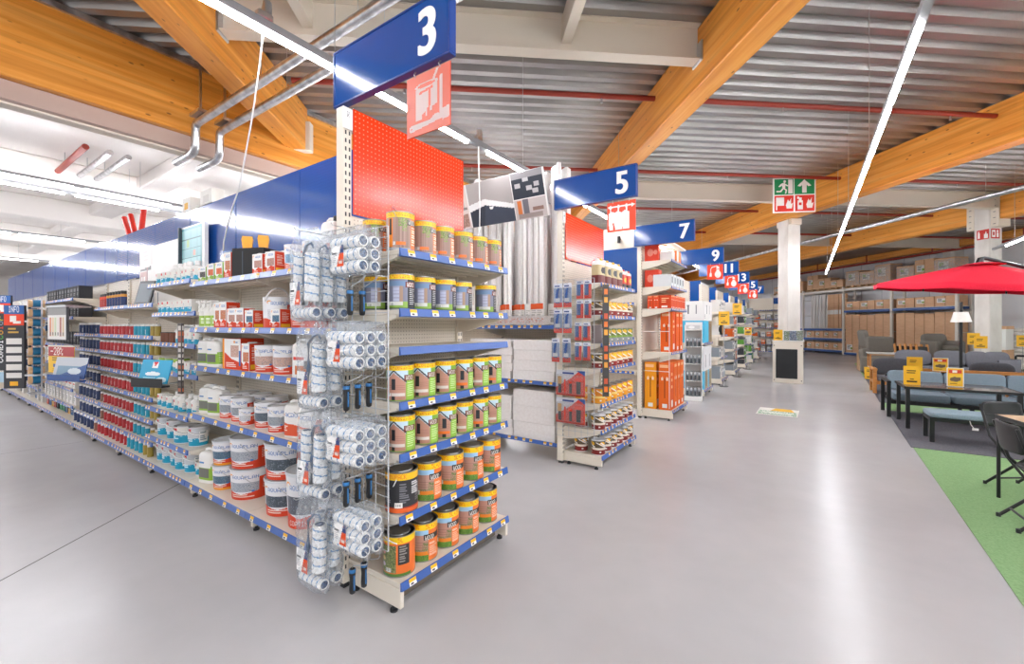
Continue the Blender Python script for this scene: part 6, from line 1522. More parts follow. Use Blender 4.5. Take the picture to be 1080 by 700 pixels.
# slim white display stand with packs
m = M()
m.box(-0.17, -0.15, 0, 0.17, 0.15, 0.1, WHITE, 0.005); m.box(-0.17, 0.12, 0.1, 0.17, 0.15, 1.68, WHITE, 0.003); m.box(-0.17, -0.15, 0.1, -0.16, 0.12, 1.62, WHITE); m.box(0.16, -0.15, 0.1, 0.17, 0.12, 1.62, WHITE)
for z in (0.42, 0.78, 1.14, 1.5): m.box(-0.16, -0.15, z, 0.16, 0.12, z + 0.012, WHITE)
c = Cv(24, 16, '#E4E4E4'); c.r(0.1, 0.1, 0.9, 0.9, '#CFD0D2'); c.e(0.4, 0.5, 0.2, 0.3, '#F2F2F2'); m.plane_print(c, (-0.16, -0.1505, 1.52), (0.32, 0, 0), (0, 0, 0.1))
one('display_stand', 'display', 'slim white display stand beside the turquoise cartons', [part('stand_body', m)], loc=(-2.0, 9.86, 0), rz=0.15)
PK = Proto('small_pack', 'pack', [part('pack', boxp(0.06, 0.05, 0.19, (lambda c: (c.r(0.1, 0.1, 0.9, 0.6, '#3A3E44'), c.r(0.2, 0.7, 0.8, 0.9, '#D9DADC'), c)[-1])(Cv(6, 14, '#9AA0A6')), '#55595E', '#6A6E74'))])
for lv, z in enumerate((0.1, 0.432, 0.792, 1.152)):
    for k in range(4): a = 0.15; x = -0.115 + 0.077 * k; PK.inst((-2.0 + x * math.cos(a) + 0.08 * math.sin(a), 9.86 + x * math.sin(a) - 0.08 * math.cos(a), z + 0.0008), a, f'small dark pack in the slim white stand, {ORD[k]} from left in {("lowest", "second", "third", "top")[lv]} tier', 'small packs in the slim white stand')

FAR = {}
for nm, fc, sd, mk in (('white', '#E6E3DF', '#D9D6D2', '#8A8C90'), ('grey', '#9AA0A6', '#868C92', '#E4E4E4'), ('black', '#2B2D31', '#3A3C40', '#C9CACC'), ('orange', '#DE6A2A', '#CB5A1E', '#F0E2D4'), ('teal', '#3A8CA0', '#2F7A8C', '#E4ECEE'), ('green', '#6FAA4A', '#5A923A', '#EDF2E4')):
    FAR[nm] = [simple_box(0.2, 0.26, h, fc, sd, marks=mk, nm_='goods_carton') for h in (0.18, 0.26, 0.34)]
for i, (Y, zs, pal) in enumerate(((12.72, (1.98, 1.35, 0.75), ('white', 'white', 'white', 'grey')), (15.35, (2.1, 1.65, 1.25, 0.85, 0.5), ('black', 'white', 'grey', 'orange')), (18.2, (2.1, 1.7, 1.3, 0.9, 0.5), ('white', 'black', 'green', 'grey')), (20.9, (2.1, 1.7, 1.3, 0.9, 0.5), ('green', 'grey', 'white', 'teal')), (23.7, (2.1, 1.6, 1.1, 0.6), ('white', 'grey', 'orange', 'white')))):
    wd = ('eleven', 'thirteen', 'fifteen', 'seventeen', 'nineteen')[i]
    wh = f'under sign {wd}' if i < 4 else 'of the last end unit'
    ff = bay(f'cream end shelving of mixed goods {wh}', -1.86, Y, PI / 2, 1.05, 0.5, 2.75, [(z, 0.48) for z in zs], tags='print', panel=CREAM, right_post=True, base=0.16, kick=True, group='end shelving units along the main aisle', name='end_shelving')
    for k, z in enumerate(zs + (0.16,)):
        its = []
        for j in range(4):
            nm = R.choice(pal); sz = R.choice((0, 1, 1, 2)) if k else R.choice((1, 2)); sz = min(sz, 1) if i > 0 else sz
            its.append((FAR[nm][sz], f'{("low", "medium", "tall")[sz]} {nm} carton', 0.15 + 0.25 * j, 0.2, R.uniform(-.1, .1)))
        shelf_items(ff, z, its, f'{ORD[k]} shelf {wh}', 'cartons on the farther end shelving units')
    # shelving behind each end unit
    bay(f'cream shelving flank behind the end unit {wh}', -3.68, Y + 0.02, 0, 1.19, 0.48, 2.9, [(2.1, 0.4), (1.5, 0.4), (0.9, 0.4)], tags='print', head=NAVY, headz=2.3, base=0.16, group='gondola shelving flanks of the farther aisles')
m = M(); m.lathe([(0.14, 0), (0.15, 0.02), (0.15, 0.06), (0.13, 0.08)], 28, BLACK); l = M(); l.lathe([(0.12, 0.0805), (0.05, 0.0815)], 24, '#C98A4A'); 
for mm in (m, l): mm.v = [(z, x, y) for x, y, z in mm.v]
one('black_spotlight', 'lamp', 'round black floodlight with copper face under sign eleven', [part('housing', m), part('face', l)], loc=(-1.95, 12.9, 1.352 + 0.15)) 
YC = '#F2B91E'
def card_cv(pic=False, txt=True):
    c = Cv(26, 36, YC)
    if pic: c.r(0.08, 0.72, 0.92, 0.92, '#D8402A'); c.r(0.3, 0.76, 0.6, 0.88, '#F2E2D4'); c.r(0.08, 0.1, 0.92, 0.64, '#F2C63A'); c.poly([(0.15, 0.3), (0.6, 0.24), (0.85, 0.34), (0.85, 0.5), (0.4, 0.52), (0.15, 0.44)], '#6E5A44'); c.r(0.15, 0.12, 0.6, 0.18, '#A9861E')
    else: c.lines(0.18, 0.58, 0.85, 0.76, '#5A4412', 2); c.r(0.2, 0.14, 0.82, 0.22, '#2E240E'); c.r(0.4, 0.28, 0.62, 0.32, '#5A4412')
    return c
def card(loc, rz, w, h, label, pic=False, stem=None, lean=0.0):
    m = M(); m.box(-w / 2, -0.003, 0, w / 2, 0.003, h, WHITE if pic else YC, 0.001); m.plane_print(card_cv(pic), (-w / 2 + (0.01 if pic else 0), -0.0036, 0.008 if pic else 0), (w - (0.02 if pic else 0), 0, 0), (0, 0, h - (0.016 if pic else 0)))
    if lean: m.v = [tuple(Matrix.Rotation(-lean, 3, 'X') @ Vector(q)) for q in m.v]
    s_ = M()
    if stem: s_.cyl(0, 0.012, -stem, h * 0.3, 0.008, 8, STEEL); s_.cyl(0, 0.012, -stem, -stem + 0.012, 0.11, 20, BLACK)
    else: s_.box(-w / 2 - 0.004, -0.02, -0.006 + 0.006, w / 2 + 0.004, 0.035, 0.008, ACRYL)
    one('price_card', 'sign', label, [part('card', m), part('stand', s_)], loc=loc, rz=rz, group='yellow price cards')
card((-1.78, 12.5, 1.62), 0.3, 0.26, 0.36, 'yellow price card on a stem before the end unit under sign eleven', stem=1.62)
card((-1.78, 15.1, 1.95), 0.3, 0.26, 0.36, 'yellow price card on a tall stem before the end unit under sign thirteen', stem=1.95)
card((-1.76, 18.0, 1.25), 0.3, 0.25, 0.3, 'yellow price card with picture before the end unit under sign fifteen', True, stem=1.25)
# distant white shelving closing the aisle
for k, X in enumerate((-2.75, -1.55)):
    ff = bay(f'tall white shelving bay closing the main aisle at its end, {("inner", "outer")[k]} one', X, 28.4, 0, 1.19, 0.5, 3.2, [(z, 0.45) for z in (2.5, 2.0, 1.5, 1.0, 0.55)], tags='print', panel=CREAM, right_post=k == 1, base=0.16, head=NAVY if k else None, headz=2.85, group='white shelving bays at the end of the aisle')
    for j, z in enumerate((2.0, 1.5, 1.0, 0.55, 0.16)): shelf_items(ff, z, [(FAR[('white', 'orange', 'white', 'grey')[(j + q) % 4]][1], f'{("white", "orange", "white", "grey")[(j + q) % 4]} carton', 0.17 + 0.28 * q, 0.2, 0) for q in range(4)], f'{ORD[j]} shelf of the {("inner", "outer")[k]} end bay', 'cartons in the white shelving at the end of the aisle')
# guard box round the column with leaflets
m = M(); m.box(-0.78, 14.22, 0, -0.06, 15.25, 1.17, CREAM, 0.01); m.box(-0.80, 14.20, 1.17, -0.04, 15.27, 1.19, WHITE, 0.004)
g = M(); g.box(-0.70, 14.205, 0.13, -0.19, 14.219, 0.95, DARK, 0.02)
for k in range(12): g.box(-0.68 + k * 0.04, 14.198, 0.15, -0.665 + k * 0.04, 14.205, 0.93, BLACKP)
b = M()
for z in (0.08, 1.05):
    for x in (-0.74, -0.1): b.box(x - 0.012, 14.214, z - 0.012, x + 0.012, 14.2195, z + 0.012, DARK)
one('column_guard', 'casing', 'white guard box with dark ribbed panel round the foot of the first column', [part('casing', m), part('ribbed_panel', g), part('bolt_plate', b)])
c = Cv(40, 18, '#3E5A7A'); c.r(0, 0, 0.3, 1, '#5A7A4A'); c.r(0.33, 0.1, 0.62, 0.9, '#2A4A6E'); c.r(0.66, 0, 1, 1, '#6E7F5A'); c.speck(0, 0, 1, 1, ['#C9CFD6', '#2A3A4A', '#8AA0B4'], 0.25)
m = M(); m.box(-0.52, 14.205, 1.19, -0.05, 14.235, 1.45, ACRYL); m2 = M(); m2.box(-0.51, 14.238, 1.192, -0.06, 14.26, 1.47, WHITE); m2.plane_print(c, (-0.51, 14.2372, 1.192), (0.45, 0, 0), (0, 0, 0.27))
one('brochure_rack', 'holder', 'clear rack of landscape brochures standing on the column guard box', [part('clear_front', m), part('brochures', m2)])
card((-0.65, 14.25, 1.1908), 0, 0.22, 0.3, 'yellow price card standing on the column guard box')
# floor sticker
c = Cv(60, 44, '#E9E6E0'); c.poly([(0.3, 0.62), (0.9, 0.62), (0.8, 1), (0.4, 1)], '#E8B62A'); c.r(0.02, 0.04, 0.98, 0.6, '#E6E8E0'); c.speck(0.04, 0.06, 0.96, 0.58, ['#3E8A5A', '#3E8A5A', '#E6E8E0'], 0.75); c.r(0.15, 0.3, 0.85, 0.42, '#EDEFE8')
m = M(); m.plane_print(c, (-0.32, -0.38, 0.0012), (0.64, 0, 0), (0, 0.76, 0), PAPER); m.box(-0.32, -0.38, 0, 0.32, 0.38, 0.001, '#E9E6E0')
one('floor_sticker', 'sticker', 'green and yellow sticker on the main aisle floor', [part('sticker', m)], loc=(-0.43, 9.36, 0.0006), rz=-0.02)
# ================================================================ garden furniture
def flat(name, pts, z, mt, label, cat):
    m = M(); n = len(pts); m.add([(x, y, 0) for x, y in pts] + [(x, y, z) for x, y in pts], [list(range(n))[::-1], [n + i for i in range(n)]] + [(i, (i + 1) % n, n + (i + 1) % n, n + i) for i in range(n)], mt)
    return tag(link(name, m.mesh(name)), label, cat)
o = flat('felt_carpet', [(0.98, 2.4), (7.5, 2.4), (7.5, 23.5), (1.72, 23.5)], 0.005, GREENC, 'green felt carpet along the open main aisle under the garden furniture', 'carpet')
o = flat('felt_mat', [(1.14, 7.62), (4.9, 7.62), (4.9, 10.65), (1.26, 10.65)], 0.006, GREYC, 'dark grey mat under the slate-blue dining set', 'mat'); o.location.z = 0.0055
o = flat('felt_mat', [(1.27, 11.7), (5.2, 11.7), (5.2, 17.2), (1.5, 17.2)], 0.006, GREYC, 'dark grey mat under the wooden lounge set', 'mat'); o.location.z = 0.0055
ZF = 0.0055 + 0.0062
def pillow(m, cx, cy, cz, sx, sy, sz, mt, e=0.32, rot=None, n=26, k=14):
    vs = []
    f = lambda t, p: math.copysign(abs(t) ** p, t)
    for j in range(k + 1):
        v = -PI / 2 + PI * j / k
        for i in range(n):
            u = 2 * PI * i / n
            p = Vector((sx / 2 * f(math.cos(v), e) * f(math.cos(u), e), sy / 2 * f(math.cos(v), e) * f(math.sin(u), e), sz / 2 * f(math.sin(v), e * 1.4)))
            if rot is not None: p = rot @ p
            vs.append((cx + p.x, cy + p.y, cz + p.z))
    fs = [(j * n + i, j * n + (i + 1) % n, (j + 1) * n + (i + 1) % n, (j + 1) * n + i) for j in range(k) for i in range(n)]
    return m.add(vs, fs, mt, True)
RX = lambda a: Matrix.Rotation(a, 3, 'X')
RZ3 = lambda a: Matrix.Rotation(a, 3, 'Z')
def cush(*a, **k): return pillow(M(), *a, **k)

# dining table
GLASS = mat('smoked_glass_top', '#5A4238', 0.08, spec=0.7)
tx0, tx1, ty0, ty1, tz = 1.26, 2.52, 8.93, 9.82, 0.66
m = M(); m.box(tx0 + .025, ty0 + .025, tz - .012, tx1 - .025, ty1 - .025, tz, GLASS, 0.002)
fr = M(); 
for a in ((tx0, ty0, tx1, ty0 + .03), (tx0, ty1 - .03, tx1, ty1), (tx0, ty0 + .03, tx0 + .03, ty1 - .03), (tx1 - .03, ty0 + .03, tx1, ty1 - .03)): fr.box(a[0], a[1], tz - .035, a[2], a[3], tz + .002, BLACK, 0.003)
ps = [part('glass_top', m), part('frame', fr)]
for x in (tx0 + .02, tx1 - .07):
    for y in (ty0 + .02, ty1 - .07): l = M(); l.box(x, y, ZF, x + .05, y + .05, tz - .035, BLACK, 0.004); ps.append(part('leg', l))
one('dining_table', 'table', 'black garden table with dark glass top beside the slate-blue sofa', ps)
# bench
bx0, bx1, by0, by1 = 1.4, 2.62, 8.08, 8.52
ps = [part('cushion', cush((bx0 + bx1) / 2, (by0 + by1) / 2, 0.385, bx1 - bx0 + .02, by1 - by0 + .02, 0.075, BLUEFAB, e=0.2))]
m = M()
for a in ((bx0, by0, bx1, by0 + .05), (bx0, by1 - .05, bx1, by1), (bx0, by0 + .05, bx0 + .05, by1 - .05), (bx1 - .05, by0 + .05, bx1, by1 - .05)): m.box(a[0], a[1], 0.30, a[2], a[3], 0.345, BLACK, 0.003)
for k in range(7): m.box(bx0 + .1 + k * .16, by0 + .05, 0.315, bx0 + .16 + k * .16, by1 - .05, 0.33, BLACK)
ps.append(part('seat_frame', m))
for x in (bx0, bx1 - .05):
    for y in (by0, by1 - .05): l = M(); l.box(x, y, ZF, x + .05, y + .05, 0.30, BLACK, 0.004); ps.append(part('leg', l))
m = M(); m.tube([(1.78, 8.07, .35), (1.79, 8.06, .30), (1.82, 8.06, .25)], 0.005, 6, WHITE); m.box(1.80, 8.055, .23, 1.86, 8.06, .26, WHITE); ps.append(part('care_tag', m))
one('garden_bench', 'bench', 'black bench with flat slate-blue cushion in front of the garden table', ps)
# slate-blue corner sofa
ps = []
def sofa_frame(x0, x1, y0, y1, z):
    m = M()
    for a in ((x0, y0, x1, y0 + .05), (x0, y1 - .05, x1, y1), (x0, y0 + .05, x0 + .05, y1 - .05), (x1 - .05, y0 + .05, x1, y1 - .05)): m.box(a[0], a[1], z - .06, a[2], a[3], z, BLACK, 0.003)
    for k in range(int((x1 - x0) / .18)): m.box(x0 + .07 + k * .18, y0 + .05, z - .025, x0 + .13 + k * .18, y1 - .05, z - .01, BLACK)
    return m
sx0, sx1, sy0, sy1 = 1.17, 3.5, 9.95, 10.68
ps.append(part('seat_frame', sofa_frame(sx0 + .06, sx1, sy0, sy1, 0.30)))
m = M()
for y in (sy0 - .04, sy1 - .05): m.box(sx0, y, ZF, sx0 + .055, y + .055, 0.60, BLACK, 0.004)
m.box(sx0, sy0 - .04, 0.60, sx0 + .06, sy1 + .005, 0.64, BLACK, 0.005); ps.append(part('arm_frame', m))
for x in (2.2, sx1 - .06):
    for y in (sy0, sy1 - .06): l = M(); l.box(x, y, ZF, x + .05, y + .05, 0.24, BLACK, 0.003); ps.append(part('leg', l))
m = M(); m.box(sx0 + .06, sy1 - .05, 0.30, sx1, sy1, 0.36, BLACK); 
for k in range(8): m.box(sx0 + .2 + k * .29, sy1 - .04, 0.36, sx0 + .24 + k * .29, sy1 - .01, 0.66, BLACK)
m.box(sx0 + .06, sy1 - .05, 0.66, sx1, sy1, 0.70, BLACK, 0.003); ps.append(part('back_frame', m))
for a, b in ((1.25, 1.99), (2.0, 2.74), (2.75, 3.49)):
    ps.append(part('seat_cushion', cush((a + b) / 2, 10.26, 0.37, b - a, 0.64, 0.135, BLUEFAB, e=0.2)))
    ps.append(part('back_cushion', cush((a + b) / 2, 10.53, 0.605, b - a, 0.13, 0.36, BLUEFAB, e=0.22, rot=RX(-0.1))))
one('corner_sofa', 'sofa', 'black-framed garden sofa with slate-blue cushions behind the glass-topped table', ps)
ps = [part('seat_frame', sofa_frame(2.78, 3.5, 8.55, 9.9, 0.30))]
for x in (2.78, 3.45):
    for y in (8.55, 9.84): l = M(); l.box(x, y, ZF, x + .05, y + .05, 0.24, BLACK, 0.003); ps.append(part('leg', l))
ps.append(part('seat_cushion', cush(3.1, 9.22, 0.37, 0.62, 1.3, 0.135, BLUEFAB, e=0.2))); ps.append(part('back_cushion', cush(3.44, 9.22, 0.6, 0.13, 1.3, 0.36, BLUEFAB, e=0.22)))
one('sofa_return', 'sofa', 'slate-blue side section of the garden sofa at the table end', ps)
card((1.39, 9.22, tz + .0025), 0.0, 0.2, 0.30, 'plain yellow price card standing on the dark glass table')
card((1.90, 9.32, tz + .0025), 0.05, 0.19, 0.29, 'yellow price card with furniture picture on the dark glass table', True)

# folding table and chairs
LIGHTW = noise_mat('light_wood_top', [(0.3, '#C2A07C'), (0.7, '#D8BA96')], (1, 9, 9), 4, rough=0.5)
m = M(); m.box(-0.39, -0.59, 0.745, 0.39, 0.59, 0.77, LIGHTW, 0.004)
fr = M()
for a in ((-0.4, -0.6, 0.4, -0.588), (-0.4, 0.588, 0.4, 0.6)): fr.box(a[0], a[1], 0.735, a[2], a[3], 0.772, BLACK, 0.002)
for a in ((-0.4, -0.588, -0.388, 0.588), (0.388, -0.588, 0.4, 0.588)): fr.box(a[0], a[1], 0.735, a[2], a[3], 0.772, BLACK, 0.002)
ps = [part('wooden_top', m), part('rim', fr)]
for x in (-0.375, 0.375):
    for y in (-0.575, 0.575): ps.append(part('leg', M().tube([(x, y, 0.74), (x, y, 0.0)], 0.014, 10, BLACK)))
one('folding_table', 'table', 'small table with light wooden top among the black folding chairs', ps, loc=(1.96, 5.36, 0.0058), rz=0.2)
m = M(); m.box(-0.12, -0.14, 0, 0.12, 0.14, 0.008, '#DAD6D2', 0.001); m.box(-0.08, -0.08, 0.008, 0.08, 0.08, 0.011, '#5A5C60')
one('leaflet_pile', 'leaflet', 'white leaflet lying on the light wooden table', [part('leaflet', m)], loc=(1.85, 5.68, 0.7785), rz=0.4)
def folding_chair(loc, rz, label):
    """faces +y in its own axes; width along x"""
    ps = []
    w = 0.2
    m = M(); pillow(m, 0, 0.0, 0.455, 0.38, 0.37, 0.04, BLACKP, e=0.35); ps.append(part('seat', m))
    m = M()
    vs = []; n = 12
    for j, z in enumerate((0.60, 0.62, 0.72, 0.80, 0.82)):
        ww = (0.17, 0.195, 0.205, 0.20, 0.17)[j]
        for i in range(n + 1):
            t = -1 + 2 * i / n; vs.append((t * ww, -0.235 - 0.05 * (z - 0.45) / 0.37 - 0.035 * (1 - t * t), z))
    N1 = len(vs); vs += [(x, y + 0.02, z) for x, y, z in vs]
    fs = []
    for j in range(4):
        for i in range(n):
            a, b, c_, d = j * (n + 1) + i, j * (n + 1) + i + 1, (j + 1) * (n + 1) + i + 1, (j + 1) * (n + 1) + i
            fs.append((a, b, c_, d)); fs.append((N1 + a, N1 + d, N1 + c_, N1 + b))
    for i in range(n): fs.append((i + 1, i, N1 + i, N1 + i + 1)); q = 4 * (n + 1); fs.append((q + i, q + i + 1, N1 + q + i + 1, N1 + q + i))
    for j in range(4): a, b = j * (n + 1), (j + 1) * (n + 1); fs.append((a, b, N1 + b, N1 + a)); fs.append((b + n, a + n, N1 + a + n, N1 + b + n))
    m.add(vs, fs, BLACKP, True); ps.append(part('backrest', m))
    for sx in (-1, 1):
        m = M(); m.tube([(sx * w, -0.285, 0.80), (sx * w, -0.20, 0.5), (sx * w, 0.23, 0.02), (sx * w, 0.245, 0.008)], 0.0125, 10, BLACK); m.lathe([(0.015, 0.0), (0.015, 0.03)], 10, DARK, sx * w, 0.243); ps.append(part('front_leg', m))
        m = M(); m.tube([(sx * (w - .03), 0.16, 0.43), (sx * (w - .03), -0.02, 0.26), (sx * (w - .03), -0.27, 0.008)], 0.0125, 10, BLACK); m.lathe([(0.015, 0.0), (0.015, 0.03)], 10, DARK, sx * (w - .03), -0.268); ps.append(part('rear_leg', m))
    ps += [part('cross_bar', M().tube([(-a, y, z), (a, y, z)], r, 8, BLACK)) for a, y, z, r in ((w, 0.19, 0.06, .009), (w - .03, -0.2, 0.08, .009), (w, -0.262, 0.70, .006))]
    return one('folding_chair', 'chair', label, ps, loc=loc, rz=rz, group='black folding chairs')
folding_chair((1.79, 6.17, 0.0058), math.atan2(-0.81, 0.58) - PI / 2, 'black folding chair on the far side of the small wooden table')
folding_chair((1.61, 5.12, 0.0058), -PI / 2 + 0.06, 'black folding chair at the aisle side of the small wooden table')

# parasol
th = math.radians(34.38)
def CAMR(r, d): return (math.cos(th) * r - math.sin(th) * d, math.sin(th) * r + math.cos(th) * d)
PX, PY = CAMR(8.3, 7.6)
tilt_dir = CAMR(0.45, -0.89)
def canopy():
    m = M(); nseg, nr = 8, 10; sub = 8
    Rr = 1.55
    def P(a, t, drop=0.0):
        k = a / (2 * PI / nseg); f = k - math.floor(k)
        ch = math.cos(PI / nseg) / math.cos((f - 0.5) * 2 * PI / nseg)
        r = Rr * t * ch
        z = 0.42 * (1 - t ** 1.15) - 0.035 * math.sin(PI * f) * t * (1 - 0.3 * t)
        x, y = r * math.cos(a + 0.338), r * math.sin(a + 0.338)
        return (x, y, 2.27 + z - drop - 0.10 * (x * tilt_dir[0] + y * tilt_dir[1]))
    n = nseg * sub
    A = [2 * PI * i / n for i in range(n)]
    vs = [P(a, 0.03 + 0.97 * j / nr) for j in range(nr + 1) for a in A]
    fs = [(j * n + i, (j + 1) * n + i, (j + 1) * n + (i + 1) % n, j * n + (i + 1) % n) for j in range(nr) for i in range(n)]
    b = len(vs); vs += [P(a, 1.0, 0.07) for a in A]; fs += [(nr * n + i, b + i, b + (i + 1) % n, nr * n + (i + 1) % n) for i in range(n)]
    b2 = len(vs); vs += [P(a, 0.03 + 0.97 * j / nr, 0.006) for j in range(nr + 1) for a in A]; fs += [(b2 + j * n + i, b2 + j * n + (i + 1) % n, b2 + (j + 1) * n + (i + 1) % n, b2 + (j + 1) * n + i) for j in range(nr) for i in range(n)]
    m.add(vs, fs, REDFAB, True)
    return m, P
cm, CP = canopy()
ps = [part('canopy', cm)]
v = M(); v.lathe([(0.3, 2.655), (0.18, 2.69), (0.03, 2.715)], 24, REDFAB, cont=True, closed_ends=False); ps.append(part('vent_cap', v))
for k in range(8):
    r_ = M(); a = 2 * PI * k / 8; p0, p1 = Vector(CP(a, 0.05, 0.03)), Vector(CP(a, 0.99, 0.03)); r_.tube([p0, p1], 0.009, 6, BLACK); r_.cyl(p1.x, p1.y, p1.z - 0.045, p1.z, 0.014, 8, BLACK); ps.append(part('rib', r_))
h_ = M(); h_.cyl(0, 0, 2.5, 2.78, 0.035, 14, BLACK); ps.append(part('hub', h_))
ax, ay = CAMR(1, 0.0)
arm = M(); arm.tube([(-0.06 * ax, -0.06 * ay, 2.70), (-0.03 * ax, -0.03 * ay, 2.77), (0.05 * ax, 0.05 * ay, 2.785), (0.5 * ax, 0.5 * ay, 2.69), (1.2 * ax, 1.2 * ay, 2.52), (2.15 * ax, 2.15 * ay, 2.22)], 0.03, 10, BLACK); ps.append(part('arm', arm))
mst = M(); mst.tube([(2.05 * ax, 2.05 * ay, 0.02), (2.12 * ax, 2.12 * ay, 1.2), (2.15 * ax, 2.15 * ay, 2.4)], 0.035, 12, BLACK); ps.append(part('mast', mst))
bs = M(); 
for a in (0, PI / 2):
    bs.xf = Matrix.Translation((2.05 * ax, 2.05 * ay, 0)) @ Matrix.Rotation(a + 0.4, 4, 'Z'); bs.box(-0.5, -0.04, 0, 0.5, 0.04, 0.045, BLACK, 0.004)
bs.xf = None; ps.append(part('cross_base', bs))
one('cantilever_parasol', 'parasol', 'large red cantilever parasol with black arm over the garden furniture', ps, loc=(PX, PY, 0.0122))

# wooden armchair and lounge
WZ = ZF
def wood_arm(x, y0, y1, z=0.60, w=0.07):
    m = M(); m.box(x, y0, WZ, x + w, y0 + .08, z - .05, OAKW, 0.004); m.box(x, y1 - .08, WZ, x + w, y1, z - .05, OAKW, 0.004); m.box(x - .01, y0 - .02, z - .05, x + w + .01, y1 + .02, z, OAKW, 0.006); m.box(x + .01, y0 + .08, 0.24, x + w - .01, y1 - .08, 0.30, OAKW, 0.003)
    return m
ps = [part('arm_frame', wood_arm(1.31, 13.2, 13.86)), part('arm_frame', wood_arm(2.02, 13.2, 13.86))]
m = M(); m.box(1.38, 13.22, 0.22, 2.02, 13.26, 0.30, OAKW); m.box(1.38, 13.8, 0.22, 2.02, 13.84, 0.66, OAKW); 
for k in range(5): m.box(1.38, 13.3 + k * .1, 0.27, 2.02, 13.35 + k * .1, 0.29, OAKW)
ps.append(part('seat_frame', m)); ps.append(part('seat_cushion', cush(1.7, 13.5, 0.36, 0.62, 0.6, 0.14, GREYFAB, e=0.3))); ps.append(part('back_cushion', cush(1.7, 13.68, 0.61, 0.7, 0.2, 0.42, GREYFAB2, e=0.45, rot=RX(-0.2))))
one('wooden_armchair', 'armchair', 'wooden armchair with plump charcoal cushion at the aisle edge', ps)
ps = [part('arm_frame', wood_arm(2.14, 13.35, 14.1, 0.6)), part('arm_frame', wood_arm(3.66, 13.35, 14.1, 0.6))]
m = M(); m.box(2.14, 13.28, 0.56, 3.74, 13.33, 0.63, OAKW, 0.005); m.box(2.2, 13.35, 0.22, 3.66, 13.4, 0.30, OAKW)
for k in range(9): m.box(2.25 + k * .165, 13.29, 0.30, 2.29 + k * .165, 13.32, 0.56, OAKW)
m.box(2.2, 14.05, 0.22, 3.66, 14.09, 0.30, OAKW)
for k in range(6): m.box(2.2, 13.42 + k * .1, 0.27, 3.66, 13.47 + k * .1, 0.29, OAKW)
ps.append(part('back_frame', m))
for a, b in ((2.22, 2.93), (2.94, 3.65)): ps.append(part('seat_cushion', cush((a + b) / 2, 13.76, 0.37, b - a, 0.62, 0.14, GREYFAB, e=0.3)))
ps.append(part('back_cushion', cush(3.3, 13.47, 0.60, 0.68, 0.17, 0.42, GREYFAB2, e=0.45, rot=RX(0.18))))
one('wooden_sofa', 'sofa', 'wooden sofa seen from behind with one dark cushion above its back rail', ps)
# rope lounge with rounded end
m = M(); prof_ = []
ps = []
m.box(2.1, 16.62, 0.12, 4.0, 16.72, 0.72, TAUPE, 0.04); 
vs = []
for j in range(13):
    a = -PI / 2 + PI * j / 12; x, y = 4.0 + 0.42 * math.cos(a) , 16.3 + 0.42 * math.sin(a)
    xo, yo = 4.0 + 0.5 * math.cos(a), 16.3 + 0.5 * math.sin(a)
    vs += [(x, y, 0.1), (x, y, 0.72), (xo, yo, 0.74), (xo, yo, 0.1)]
fs = []
for j in range(12):
    for q in range(4): a, b = j * 4 + q, j * 4 + (q + 1) % 4; fs.append((a, b, b + 4, a + 4))
m.add(vs, fs, GREYFAB, True); ps.append(part('woven_back', m))
b_ = M(); b_.box(2.1, 15.85, 0.1, 4.0, 16.62, 0.32, BLACK, 0.02); ps.append(part('base', b_))
for a, b in ((2.12, 3.05), (3.06, 4.0)): ps.append(part('seat_cushion', cush((a + b) / 2, 16.2, 0.41, b - a, 0.72, 0.18, GREYFAB, e=0.3)))
for k, (x, w_) in enumerate(((2.5, 0.78), (3.25, 0.66), (3.75, 0.42), (4.1, 0.5))): ps.append(part('back_cushion', cush(x, 16.47 - 0.05 * (k > 1), 0.70, w_, 0.2, 0.44, GREYFAB, e=0.5, rot=RX(-0.22))))
for x in (2.15, 3.9):
    for y in (15.9, 16.55): l = M(); l.box(x, y, ZF, x + .05, y + .05, 0.1, BLACK); ps.append(part('leg', l))
one('rope_lounge', 'sofa', 'grey lounge sofa with rounded end and four loose back cushions', ps)
# taupe armchairs, two of them raised
def armchair(x, y, z, rz, label):
    ps = []
    m = M(); m.box(-0.38, -0.36, 0.10, 0.38, 0.36, 0.30, TAUPE, 0.03); ps.append(part('base', m))
    for sx in (-1, 1): a = M(); a.box(sx * 0.34 - 0.08, -0.38, 0.06, sx * 0.34 + 0.08, 0.40, 0.60, TAUPE, 0.05); ps.append(part('arm', a))
    b = M(); pillow(b, 0, 0.36, 0.52, 0.72, 0.16, 0.62, TAUPE, e=0.35, rot=RX(-0.15)); ps.append(part('backrest', b))
    ps.append(part('seat_cushion', cush(0, -0.03, 0.37, 0.52, 0.66, 0.16, TAUPE, e=0.3)))
    for sx in (-1, 1):
        for yy in (-0.3, 0.3): l = M(); l.box(sx * 0.3 - .02, yy - .02, 0, sx * 0.3 + .02, yy + .02, 0.1, BLACK); ps.append(part('leg', l))
    one('taupe_armchair', 'armchair', label, ps, loc=(x, y, z), rz=rz, group='taupe garden armchairs')
def platform(x, y, w, d, h, label):
    m = M(); m.box(-w / 2, -d / 2, 0, w / 2, d / 2, h, PALLETW, 0.01)
    one('display_platform', 'platform', label, [part('platform', m)], loc=(x, y, 0.0058))
platform(2.05, 19.8, 1.0, 1.0, 0.62, 'wooden display platform under the raised taupe armchair by the aisle'); platform(3.75, 19.9, 1.0, 1.0, 0.5, 'wooden display platform under the second taupe armchair')
armchair(2.05, 19.8, 0.6265, PI / 2 + 0.2, 'taupe armchair raised on a platform by the aisle edge'); armchair(3.75, 19.9, 0.5065, 0.4, 'taupe armchair on the second, lower platform'); armchair(1.98, 18.4, 0.0058, 1.2, 'taupe armchair on the carpet in front of the platform')
